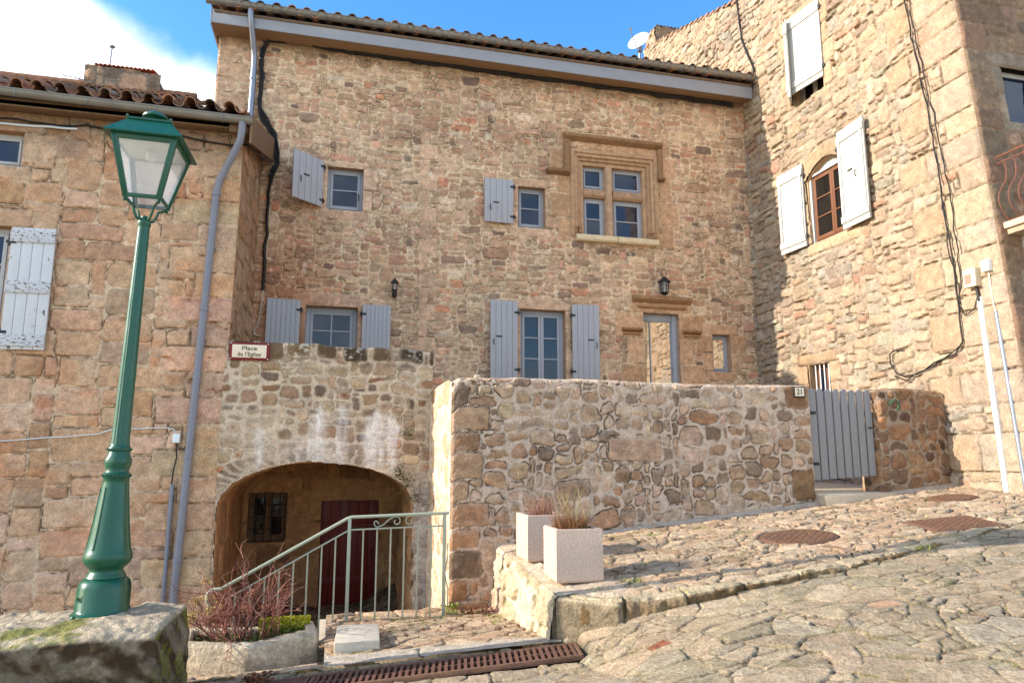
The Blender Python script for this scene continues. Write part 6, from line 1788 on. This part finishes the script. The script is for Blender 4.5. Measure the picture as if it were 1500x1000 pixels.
# ================================================================== GATE
gate = thing('picket_gate', 'slate grey wooden gate of eight round topped pickets between the two low walls', 'gate', (6.90, PY + .08, 1.3))
gx0, gx1, npk = 6.385, 7.425, 8
for k in range(npk):
    p = MB(); wv = (gx1 - gx0) / npk; xa = gx0 + k * wv + 0.012; xb = xa + wv - 0.024; cxp = (xa + xb) / 2; hw = (xb - xa) / 2
    zt = 2.56 + 0.006 * math.sin(k * 2.2); zb = 1.30 + 0.012 * k * 0.6
    poly = [(xa, zb), (xb, zb), (xb, zt - hw)] + [(cxp + hw * math.cos(t), zt - hw + hw * math.sin(t)) for t in np.linspace(0, math.pi, 9)[1:-1]] + [(xa, zt - hw)]
    p.prism(poly, 'y', PY + 0.075, PY + 0.10)
    keep(p.build('picket', M['gate'], None, bevel=0.004), gate)
for z in (1.52, 2.22):
    p = MB(); p.box(gx0 + .01, gx1 - .01, PY + .101, PY + .14, z - .045, z + .045); keep(p.build('cross_rail', M['gate'], None, bevel=0.004), gate)
p = MB(); p.box(gx0 - .02, gx0 + .10, PY + .062, PY + .074, 1.50, 1.54); p.box(gx0 - .02, gx0 + .10, PY + .062, PY + .074, 2.20, 2.24); keep(p.build('hinge', M['black'], None), gate)
p = MB(); p.tube([(gx1 - .05, PY + .074, 2.02), (gx1 - .05, PY + .03, 2.02), (gx1 - .12, PY + .03, 2.02)], 0.01, 6); keep(p.build('latch', M['black'], None), gate)

# ================================================================== IRONWORK IN THE PAVING
ang_z = math.atan2(GR['y1'] - GR['y0'], GR['x1'] - GR['x0'])
za, zb_ = float(Lz(np.float64(GR['x0']), GR['y0'])) - 0.002, float(Lz(np.float64(GR['x1']), GR['y1'])) - 0.002
def grate(x0, x1, label, across):
    def at(x):
        t = (x - GR['x0']) / (GR['x1'] - GR['x0'])
        return Vector((x, GR['y0'] + t * (GR['y1'] - GR['y0']), za + t * (zb_ - za)))
    A, B = at(x0), at(x1); d = (B - A).normalized(); L = (B - A).length
    side = Vector((-math.sin(ang_z), math.cos(ang_z), 0)); up = d.cross(side)
    t = thing('drain_grate', label, 'drain grate', A, 'drain grates across the street')
    Mx = Matrix((( d.x, side.x, up.x, A.x), (d.y, side.y, up.y, A.y), (d.z, side.z, up.z, A.z), (0, 0, 0, 1)))
    w = GR['w'] / 2; f = MB()
    f.box(0, L, -w, -w + .028, -.03, .012, M=Mx); f.box(0, L, w - .028, w, -.03, .012, M=Mx); f.box(0, .03, -w + .028, w - .028, -.03, .0118, M=Mx); f.box(L - .03, L, -w + .028, w - .028, -.03, .0118, M=Mx)
    keep(f.build('grate_frame', M['rust'], None, bevel=0.004), t)
    s = MB()
    if across:
        n = int((L - .06) / 0.052)
        for k in range(n):
            u = .03 + (k + .5) * (L - .06) / n; s.box(u - .013, u + .013, -w + .029, w - .029, -.028, .010, M=Mx)
        s.box(.031, L - .031, -.012, .012, -.03, .004, M=Mx)
    else:
        for k in range(9):
            v = -w + .028 + (k + .5) * (2 * w - .056) / 9; s.box(.031, L - .031, v - .011, v + .011, -.028, .010, M=Mx)
        for u in (.12, .24): s.box(u - .01, u + .01, -w + .03, w - .03, -.03, .005, M=Mx)
    keep(s.build('grate_bar', M['grate_iron'], None), t)
    v = MB(); v.box(.01, L - .01, -w + .01, w - .01, -.06, -.045, M=Mx); keep(v.build('drain_channel', M['void'], None), t)
grate(-0.13, 2.02, 'long rusty drain grate of cross bars in front of the landing', True)
grate(-0.50, -0.15, 'short rusty drain grate of lengthwise bars below the stone trough', False)
def cover(i, label, zoff=0.0):
    hx, hy, a, b, rnd, an = HATCH[i]
    def P(u, v): return Vector((hx + u * math.cos(an) - v * math.sin(an), hy + u * math.sin(an) + v * math.cos(an), 0))
    t = thing('manhole_cover', label, 'manhole cover', (hx, hy, float(Uz(hx, hy))), 'rusty covers in the pavement')
    def slab(mb, s, z0, z1):
        pts = [P(a * s * math.cos(q), b * s * math.sin(q)) for q in np.linspace(0, 2 * math.pi, 40, endpoint=False)] if rnd else [P(a * s * c, b * s * d) for c, d in ((-1, -1), (1, -1), (1, 1), (-1, 1))]
        n = len(pts); vs = [p + Vector((0, 0, float(Uz(p.x, p.y)) + z)) for z in (z0, z1) for p in pts]
        mb.add(vs, [tuple(range(n - 1, -1, -1)), tuple(range(n, 2 * n))] + [(k, (k + 1) % n, n + (k + 1) % n, n + k) for k in range(n)])
    f = MB(); slab(f, 1.0, -.04, .018); keep(f.build('cover_rim', M['rust'], None), t)
    f = MB(); slab(f, 0.93, .0, .026)
    for iu in range(-6, 7):
        for iv in range(-6, 7):
            u, v = iu / 7.0 * .9, iv / 7.0 * .9
            if (u * u + v * v < .78 if rnd else True):
                p = P(u * a, v * b); z = float(Uz(p.x, p.y)); f.box(-.014, .014, -.010, .010, .0, .008, M=Matrix.Translation((p.x, p.y, z + .026)) @ Matrix.Rotation(an + ((iu + iv) % 2) * 1.2, 4, 'Z'))
    keep(f.build('cover_plate', M['rust'], None), t)
cover(0, 'large round rusty cover in the middle of the cobbled pavement')
cover(1, 'square rusty cover set askew in the pavement near its kerb')
cover(2, 'small rusty cover below the sunlit flank wall, moss at its rim')

# ================================================================== LAMPS ON THE FACADE
wl = thing('wall_lamp', 'small black wall lamp with a pointed cap above the low shuttered window', 'lamp', (0.975, -0.02, 4.55))
b = MB(); b.lathe([(0.03, 0), (0.045, .02), (0.045, .09), (0.03, .11), (0.022, .12)], 12, (0, -.09, 0)); b.box(-.03, .03, -.05, .015, .0, .12); b.tube([(0, -.02, .06), (0, -.09, .08)], .015, 8); b.lathe([(0.03, .11), (0.05, .125), (0.05, .135)], 6, (0, -.09, 0))
o = b.build('bracket', M['black'], None, smooth=40); o.parent = wl
b = MB(); b.lathe([(0.035, .136), (0.055, .255)], 6, (0, -.09, 0)); o = b.build('glass', M['lantern_glass'], None); o.parent = wl
b = MB(); b.lathe([(0.075, .255), (0.078, .265), (0.04, .32), (0.015, .345), (0.012, .365), (0.004, .385)], 6, (0, -.09, 0))
for k in range(6):
    t = 2 * math.pi * k / 6; b.tube([(0.037 * math.cos(t), -.09 + .037 * math.sin(t), .136), (0.057 * math.cos(t), -.09 + .057 * math.sin(t), .256)], .005, 4)
o = b.build('cap', M['black'], None); o.parent = wl
wl = thing('wall_lantern', 'rusty black iron lantern with a ring handle above the carved front door', 'lamp', (6.46, -0.02, 4.90))
b = MB(); b.tube([(0, .02, .15), (0, -.06, .10), (0, -.13, .0), (0, -.13, -.03)], .012, 8); b.lathe([(0.02, -.03), (0.07, .0), (0.085, .02), (0.085, .035)], 8, (0, -.14, 0)); b.box(-.03, .03, 0, .03, .05, .25)
o = b.build('bracket', M['black'], None); o.parent = wl
b = MB(); b.lathe([(0.075, .036), (0.095, .235)], 8, (0, -.14, 0)); o = b.build('glass', M['lantern_glass'], None); o.parent = wl
b = MB()
for k in range(8):
    t = 2 * math.pi * k / 8; b.tube([(0.078 * math.cos(t), -.14 + .078 * math.sin(t), .03), (0.098 * math.cos(t), -.14 + .098 * math.sin(t), .24)], .008, 4)
for z, r_ in ((.10, .086), (.17, .092)): b.tube([(r_ * math.cos(t), -.14 + r_ * math.sin(t), z) for t in np.linspace(0, 2 * math.pi, 9)], .005, 4)
b.lathe([(0.135, .235), (0.138, .25), (0.07, .31), (0.05, .34), (0.02, .36)], 8, (0, -.14, 0)); b.tube([(0.055 * math.sin(t), -.14, .43 - .08 * math.cos(t)) for t in np.linspace(0, 2 * math.pi, 18)], .008, 5)
o = b.build('cage', M['black'], None); o.parent = wl

# ================================================================== SIGNS
sg = thing('street_sign', 'cream enamel street name plate with dark red border on the arched wall', 'sign', (-1.20, AY - .02, 3.06))
b = MB(); b.box(-.265, .265, -.03, .02, -.125, .125); o = b.build('border', M['sign_red'], None, bevel=0.006); o.parent = sg
b = MB(); b.box(-.225, .225, -.036, -.0305, -.09, .09); o = b.build('panel', M['sign_cream'], None, bevel=0.002); o.parent = sg
b = MB()
for x in (-.245, .245):
    for z in (-.108, .108): b.lathe([(0.009, 0), (0.006, 0.006)], 8, (0, 0, 0), M=Matrix.Translation((x, -.030, z)) @ Matrix.Rotation(R(90), 4, 'X'))
o = b.build('screw', M['white_plain'], None); o.parent = sg
def text(body, size, loc, mat, parent, sx=1.0, name='lettering', rot=(R(90), 0, 0), depth=0.0012):
    cu = bpy.data.curves.new(name, 'FONT'); cu.body = body; cu.size = size; cu.align_x = 'CENTER'; cu.align_y = 'CENTER'; cu.extrude = depth; cu.space_line = 0.95
    o = bpy.data.objects.new(name, cu); COL.objects.link(o); o.parent = parent; o.location = loc; o.rotation_euler = rot; o.scale = (sx, 1, 1)
    cu.offset = 0.0012
    bpy.context.view_layer.update()
    me = bpy.data.meshes.new_from_object(o.evaluated_get(bpy.context.evaluated_depsgraph_get()))
    bpy.data.objects.remove(o)
    me.materials.clear(); me.materials.append(mat)
    o = bpy.data.objects.new(name, me); COL.objects.link(o); o.parent = parent; o.location = loc; o.rotation_euler = rot; o.scale = (sx, 1, 1)
    return o
text('Place', 0.085, (0.0, -.0375, .038), M['ink'], sg, 1.15)
text("de l'Eglise", 0.080, (0.0, -.0375, -.046), M['ink'], sg, 1.0)
nm = thing('house_number', 'small cream house number plate 21 at the gate end of the low wall', 'sign', (6.165, PY - .035, 2.495))
b = MB(); b.box(-.085, .085, -.012, .05, -.075, .075); o = b.build('border', M['black'], None, bevel=0.004); o.parent = nm
b = MB(); b.box(-.068, .068, -.016, -.0125, -.058, .058); o = b.build('panel', M['sign_cream'], None); o.parent = nm
text('21', 0.105, (0.0, -.0172, -.002), M['black_ink'], nm, 0.95)

# ================================================================== CABLES, PIPES AND BOXES
def wavy(pts, amp, step, seed, ax=(1, 0, 1)):
    rs_ = np.random.RandomState(seed); out = []
    for i in range(len(pts) - 1):
        a, b = Vector(pts[i]), Vector(pts[i + 1]); n = max(1, int((b - a).length / step))
        for k in range(n): out.append(a + (b - a) * k / n + Vector([rs_.normal(0, amp) * q for q in ax]))
    return out + [Vector(pts[-1])]
def cable(name, label, cat, pts, r, mat, amp=0.012, seed=1, ax=(1, 0, 1), n=6, extra=None):
    b = MB(); b.tube(wavy(pts, amp, 0.16, seed, ax), r, n)
    for q in (extra or []): b.tube(wavy(q, amp * 1.4, 0.13, seed + 3, ax), r * 0.8, n)
    return tag(b.build(name, mat, None, smooth=60), label, cat)
yc = -0.055
main_c = [(8.3, yc, 9.32), (6, yc, 9.35), (3, yc, 9.36), (0.5, yc, 9.37), (-1.2, yc, 9.43), (-1.5, yc, 9.42), (-1.61, yc, 9.2), (-1.62, yc, 8.9), (-1.60, yc, 8.5), (-1.60, yc, 8.0), (-1.42, yc, 7.66), (-1.26, yc, 7.35), (-1.24, yc, 6.98), (-1.33, yc, 6.7), (-1.37, yc, 6.2), (-1.37, yc, 5.4), (-1.36, yc, 4.55)]
cable('cable', 'thick black cable bundle hugging the eave and dropping down beside the left downpipe', 'cable', main_c, 0.030, M['cable'], 0.012, 3,
      extra=[[(q[0] + .02, yc - .025, q[2] + .012) for q in main_c[:13]], [(q[0] - .02, yc - .02, q[2] - .02) for q in main_c[4:14]]])
cable('conduit', 'thin cream conduit hooked at its foot, below the black cable', 'conduit', [(-1.36, yc, 4.56), (-1.38, yc, 4.2), (-1.41, yc, 3.92), (-1.47, yc, 3.82), (-1.46, yc, 3.75), (-1.40, yc, 3.72), (-1.36, yc, 3.74)], 0.016, M['cream'], 0.0, 5)
cable('cable', 'dark cable strung under the left eave towards the barge board', 'cable', [(-5.5, AY - .04, 6.08), (-4.0, AY - .04, 6.10), (-2.6, AY - .05, 6.12), (-1.6, AY - .05, 6.04), (-1.45, -2.4, 6.25), (-1.30, -1.2, 6.55), (-1.27, -0.1, 6.95)], 0.013, M['cable'], 0.012, 7)
xk = TX - 0.06
tq = lambda y, z: (xk, y, z)
cable('cable', 'pair of black cables running down the sunlit flank to a hooked loose end', 'cable', [tq(-4.55, 9.9), tq(-4.68, 8.83), tq(-4.76, 8.0), tq(-4.90, 6.9), tq(-5.0, 5.4), tq(-5.08, 4.4), tq(-5.10, 3.7), tq(-5.08, 3.22), tq(-4.98, 3.08), tq(-4.6, 2.99), tq(-4.25, 2.86), tq(-4.0, 2.84), tq(-3.84, 2.90), tq(-3.74, 3.08), tq(-3.74, 3.24), tq(-3.82, 3.27), tq(-4.04, 3.25)], 0.011, M['cable'], 0.010, 9, (0, 1, 1),
      extra=[[tq(-4.60, 9.9), tq(-4.73, 8.83), tq(-4.82, 8.0), tq(-4.99, 6.7), tq(-5.14, 5.3), tq(-5.17, 4.4), tq(-5.13, 3.75)], [tq(-4.99, 5.4), tq(-5.03, 4.6), tq(-5.08, 3.9)], [tq(-5.10, 3.74), tq(-5.2, 3.60), tq(-5.34, 3.66), tq(-5.40, 3.80), tq(-5.41, 3.95)], [tq(-5.09, 3.2), tq(-4.62, 2.96), tq(-4.02, 2.80), tq(-3.80, 2.87)]])
cable('cable', 'dark cable bent in a shallow curve where the sunlit flank meets the eave end', 'cable', [tq(-0.02, 12.2), tq(-0.10, 11.6), tq(-0.17, 10.9), tq(-0.36, 10.4), tq(-0.57, 9.98), tq(-0.52, 9.75), tq(-0.45, 9.60)], 0.022, M['cable'], 0.010, 11, (0, 1, 1))
cable('conduit', 'thin white conduit along the top of the left house wall under its eave', 'conduit', [(-5.5, AY - .04, 5.98), (-4.6, AY - .04, 6.03), (-3.6, AY - .04, 6.06)], 0.016, M['white_plain'], 0.003, 15)
cable('phone_wire', 'slack white wire across the left house wall behind the street lamp', 'wire', [(-5.4, AY - .045, 1.80), (-4.1, AY - .045, 1.82), (-3.0, AY - .045, 1.90), (-2.85, AY - .045, 1.965), (-2.2, AY - .045, 2.00), (-2.09, AY - .045, 1.985), (-2.07, AY - .045, 1.93)], 0.008, M['white_plain'], 0.004, 13)
jb = thing('junction_box', 'small white junction box beside the grey left downpipe', 'box', (-2.05, AY - .02, 1.86))
b = MB(); b.box(-.045, .045, -.06, .03, -.06, .06); o = b.build('case', M['white_plain'], None, bevel=0.006); o.parent = jb
b = MB(); b.tube([(0, -.03, -.06), (.02, -.03, -.25), (-.01, -.03, -.45), (-.02, -.03, -.62)], .009, 6); b.tube([(.02, -.03, -.06), (.03, -.03, -.12), (.08, -.03, -.16), (.13, -.03, -.08), (.15, -.03, .3), (.16, -.03, .5)], .006, 6); o = b.build('lead', M['cable'], None); o.parent = jb
b = MB(); b.tube([(-2.06, AY - .05, 1.26), (-2.07, AY - .05, -0.4)], .028, 10)
tag(b.build('cable_pipe', M['pvc'], None, smooth=50), 'thin grey pipe rising beside the foot of the left downpipe', 'pipe')
mbx = thing('meter_box', 'beige electric box with a red label on the sunlit flank wall', 'box', (TX, -5.37, 4.08))
b = MB(); b.box(-.13, .0, -.10, .10, -.13, .13); o = b.build('case', M['cream'], None, bevel=0.01); o.parent = mbx
b = MB(); b.box(-.136, -.131, -.03, .07, -.08, .05); o = b.build('label', mat_paint('faded red label', L3(196, 120, 104), 0.6, 0.1, 20), None); o.parent = mbx
b = MB(); b.tube([(-.06, -.03, -.13), (-.06, -.05, -.24), (-.06, -.06, -.34)], .02, 8); o = b.build('lead', M['cable'], None); o.parent = mbx
b = MB(); b.prism([(TX - .005, -5.46), (TX - .005, -5.39), (TX - .06, -5.39), (TX - .06, -5.46)], 'z', 1.1, 3.80)
b.v = [(p[0], p[1] + (3.8 - p[2]) * -0.035, p[2]) for p in b.v]
tag(b.build('cable_duct', M['white_plain'], None, bevel=0.006), 'tall white plastic cable duct below the beige electric box', 'conduit')
sbx = thing('junction_box', 'small white box on the corner stones right of the beige electric box', 'box', (TX, -5.60, 4.20))
b = MB(); b.box(-.10, .0, -.055, .055, -.08, .08); o = b.build('case', M['white_plain'], None, bevel=0.008); o.parent = sbx
b = MB(); b.tube([(-.04, 0, -.08), (-.04, -.02, -.5), (-.04, -.04, -.68)], .012, 6); o = b.build('lead', M['cream'], None); o.parent = sbx
b = MB(); b.tube([(TX - .03, -5.64, 3.56), (TX - .03, -5.79, 1.1)], .030, 10)
tag(b.build('cable_pipe', M['zinc_pipe'], None, smooth=50), 'grey metal pipe on the corner stones beside the white cable duct', 'pipe')

# ================================================================== ON THE ROOFS
dish = thing('satellite_dish', 'white satellite dish with its arm, standing above the far end of the long eave', 'satellite dish', (6.88, 1.50, 10.42))
b = MB(); b.tube([(0, .06, -.3), (0, .06, 1.05)], .03, 8); b.box(-.05, .05, .0, .10, .95, 1.12); o = b.build('mast', M['zinc_pipe'], None); o.parent = dish
aim = Vector((-0.70, -0.60, 0.40)).normalized(); q_ = aim.to_track_quat('Z', 'Y').to_matrix().to_4x4(); Md = Matrix.Translation((-.05, -.02, 1.16)) @ q_
b = MB(); b.lathe([(0.01, 0.0), (0.10, .006), (0.19, .022), (0.27, .048), (0.274, .044), (0.19, .016), (0.10, -.004), (0.01, -.012)], 32, M=Md); o = b.build('reflector', M['white_plain'], None, smooth=60); o.parent = dish
b = MB(); b.tube([Md @ Vector((0, -.26, .03)), Md @ Vector((0, -.24, .18)), Md @ Vector((0, -.10, .46))], .012, 6); b.tube([Md @ Vector((0, -.12, .48)), Md @ Vector((0, -.05, .44))], .03, 8); o = b.build('feed_arm', M['zinc_pipe'], None); o.parent = dish
an = thing('aerial', 'rake of thin rods, television aerial behind the left house ridge', 'aerial', (-4.62, -0.2, 7.7))
b = MB(); b.tube([(0, 0, 0), (0.05, 0, .45)], .012, 6); b.tube([(-.22, 0, .46), (.42, 0, .36)], .008, 5)
for k in range(6): b.tube([(-.2 + .1 * k, -.14, .455 - .016 * k), (-.2 + .1 * k, .14, .455 - .016 * k)], .005, 4)
b.tube([(-.15, 0, .22), (.28, 0, .16)], .007, 5)
for k in range(4): b.tube([(-.12 + .11 * k, -.2, .215 - .015 * k), (-.12 + .11 * k, .2, .215 - .015 * k)], .005, 4)
o = b.build('rod', M['zinc_pipe'], None); o.parent = an
ap = thing('roof_pole', 'short thin metal pole with a small cap above the broad tiled chimney', 'pole', (-4.08, -0.35, 8.25))
b = MB(); b.tube([(0, 0, -.05), (0.015, 0, .46)], .014, 8); b.lathe([(0.02, .44), (0.05, .455), (0.05, .475), (0.015, .50)], 10, (0.015, 0, 0)); o = b.build('pole', M['zinc_pipe'], None); o.parent = ap

# ================================================================== SMALL GROWTH
rg = np.random.RandomState(99)
gr = MB()
def tuft(x, y, z, n, h, spread, cols):
    for i in range(n):
        d = (rg.normal(0, .5), rg.normal(0, .5), 1)
        blade(gr, (x + rg.normal(0, spread), y + rg.normal(0, spread), z), d, rg.uniform(.4, 1) * h, .005, h * .35, tuple(lin(cols[rg.randint(len(cols))]) * rg.uniform(.75, 1.2)), rg)
GC = [(124, 138, 56), (150, 152, 66), (104, 122, 50), (168, 156, 90)]
for (x, y, n, h) in [(2.95, -5.15, 90, .05), (3.3, -5.0, 80, .05), (3.7, -5.15, 110, .05), (4.35, -5.2, 80, .05), (4.6, -5.7, 40, .06), (2.7, -6.85, 130, .05), (2.35, -6.95, 110, .05), (2.95, -7.35, 60, .05), (5.2, -6.05, 50, .05), (7.55, -5.30, 90, .05), (5.55, -7.25, 60, .07), (6.15, -6.95, 40, .04)]:
    tuft(x, y, float(Uz(x, y)) + .005, n, h, .06, GC)
for (x, y, n, h) in [(1.32, -4.98, 160, .10), (1.55, -5.0, 80, .05), (1.78, -5.35, 120, .06), (1.70, -5.7, 80, .05), (0.75, -5.10, 140, .04), (1.0, -5.05, 60, .04), (1.2, -5.2, 60, .05)]:
    tuft(x, y, float(landz(np.float64(x), np.float64(y))) + .01, n, h, .06, GC)
for i in range(70):
    x, y = rg.uniform(-0.4, 5.0), rg.uniform(-9.8, -7.1); tuft(x, y, float(Lz(np.float64(x), np.float64(y))), rg.randint(6, 26), .03, .03, GC)
for (x, y, n, h) in [(-0.85, -6.85, 260, .05), (-0.65, -7.0, 160, .04), (-1.0, -6.75, 200, .07)]: tuft(x, y, float(Lz(np.float64(x), np.float64(y))), n, h, .08, [(140, 150, 50), (170, 168, 60), (110, 128, 46)])
tag(gr.build('grass', M['plant'], None), kind='stuff')
lf = MB()
for i in range(420):
    t = rg.rand()
    if t < .45: x, y, z = rg.normal(-0.56, .06), rg.normal(-6.74, .05), .0
    elif t < .8: x, y, z = rg.uniform(1.45, 1.85), rg.uniform(-5.1, -4.75), None
    else: x, y, z = rg.uniform(0, 1.9), rg.uniform(-6.2, -5.0), None
    zz = float(Lz(np.float64(x), np.float64(y))) + .02 + .05 * rg.rand() * (t < .45) if z is not None else float(landz(np.float64(x), np.float64(y))) + .03 + .02 * rg.rand()
    leaf(lf, (x, y, zz), rg.uniform(.012, .028), tuple(lin([(120, 70, 48), (98, 60, 42), (146, 96, 62), (80, 54, 40)][rg.randint(4)]) * rg.uniform(.7, 1.2)), rg)
tag(lf.build('fallen_leaves', M['plant'], None), kind='stuff')
iv = MB()
for (cx_, cz_, n, s) in [(0.98, 1.30, 110, .07), (1.12, 1.05, 60, .06), (0.90, 1.42, 40, .04)]:
    for i in range(n): leaf(iv, (cx_ + rg.normal(0, s), AY - .03 - abs(rg.normal(0, .03)), cz_ + rg.normal(0, s)), rg.uniform(.012, .026), tuple(lin([(84, 94, 50), (66, 76, 42), (104, 104, 60), (92, 76, 54)][rg.randint(4)]) * rg.uniform(.6, 1.2)), rg)
tag(iv.build('ivy', M['plant'], None), kind='stuff')
fern = MB()
for i in range(90): leaf(fern, (1.02 + rg.normal(0, .05), AY - .03 - abs(rg.normal(0, .03)), 1.95 + rg.normal(0, .05)), rg.uniform(.01, .02), tuple(lin((84, 96, 50)) * rg.uniform(.6, 1.2)), rg)
tag(fern.build('wall_weeds', M['plant'], None), kind='stuff')
vt = MB()
for k, (x, z0_, z1_) in enumerate([(1.315, 0.45, -0.05)]):
    vt.tube(wavy([(x, PY - .06, -.15), (x + .02, PY - .05, .1), (x - .01, PY - .05, .3), (x + .01, PY - .05, .62)], .006, .07, 17), .006, 5, tuple(lin((84, 88, 60))))
for i in range(60): leaf(vt, (1.36 + rg.normal(0, .05), PY - .10 + rg.normal(0, .04), -.10 + .06 * rg.rand()), rg.uniform(.015, .03), tuple(lin((128, 142, 58)) * rg.uniform(.7, 1.2)), rg)
tag(vt.build('weed', M['plant'], None), 'thin weed stem with bright green leaves at the foot of the low wall corner', 'plant')

hk = MB()
hk.tube([(7.62, PY + .03, 2.36), (7.62, PY - .05, 2.36), (7.65, PY - .075, 2.40), (7.70, PY - .075, 2.42), (7.74, PY - .075, 2.38), (7.735, PY - .075, 2.30), (7.70, PY - .075, 2.25)], 0.009, 8)
tag(hk.build('hose_hook', mat_paint('bright green plastic', L3(44, 100, 66), 0.45, 0.08, 10), None, smooth=60), 'small green hook fixed high on the short wall right of the gate', 'hook')
pb = MB()
rough_box(pb, 1.64, 1.73, PY + .04, PY + .12, 2.545, 2.63, 0.012, 888, 0.02, 0.035, (214, 190, 160))
tag(pb.build('loose_stone', M['stone_rough'], None, smooth=180), 'small pale loose stone lying on top of the low wall near its corner', 'stone')
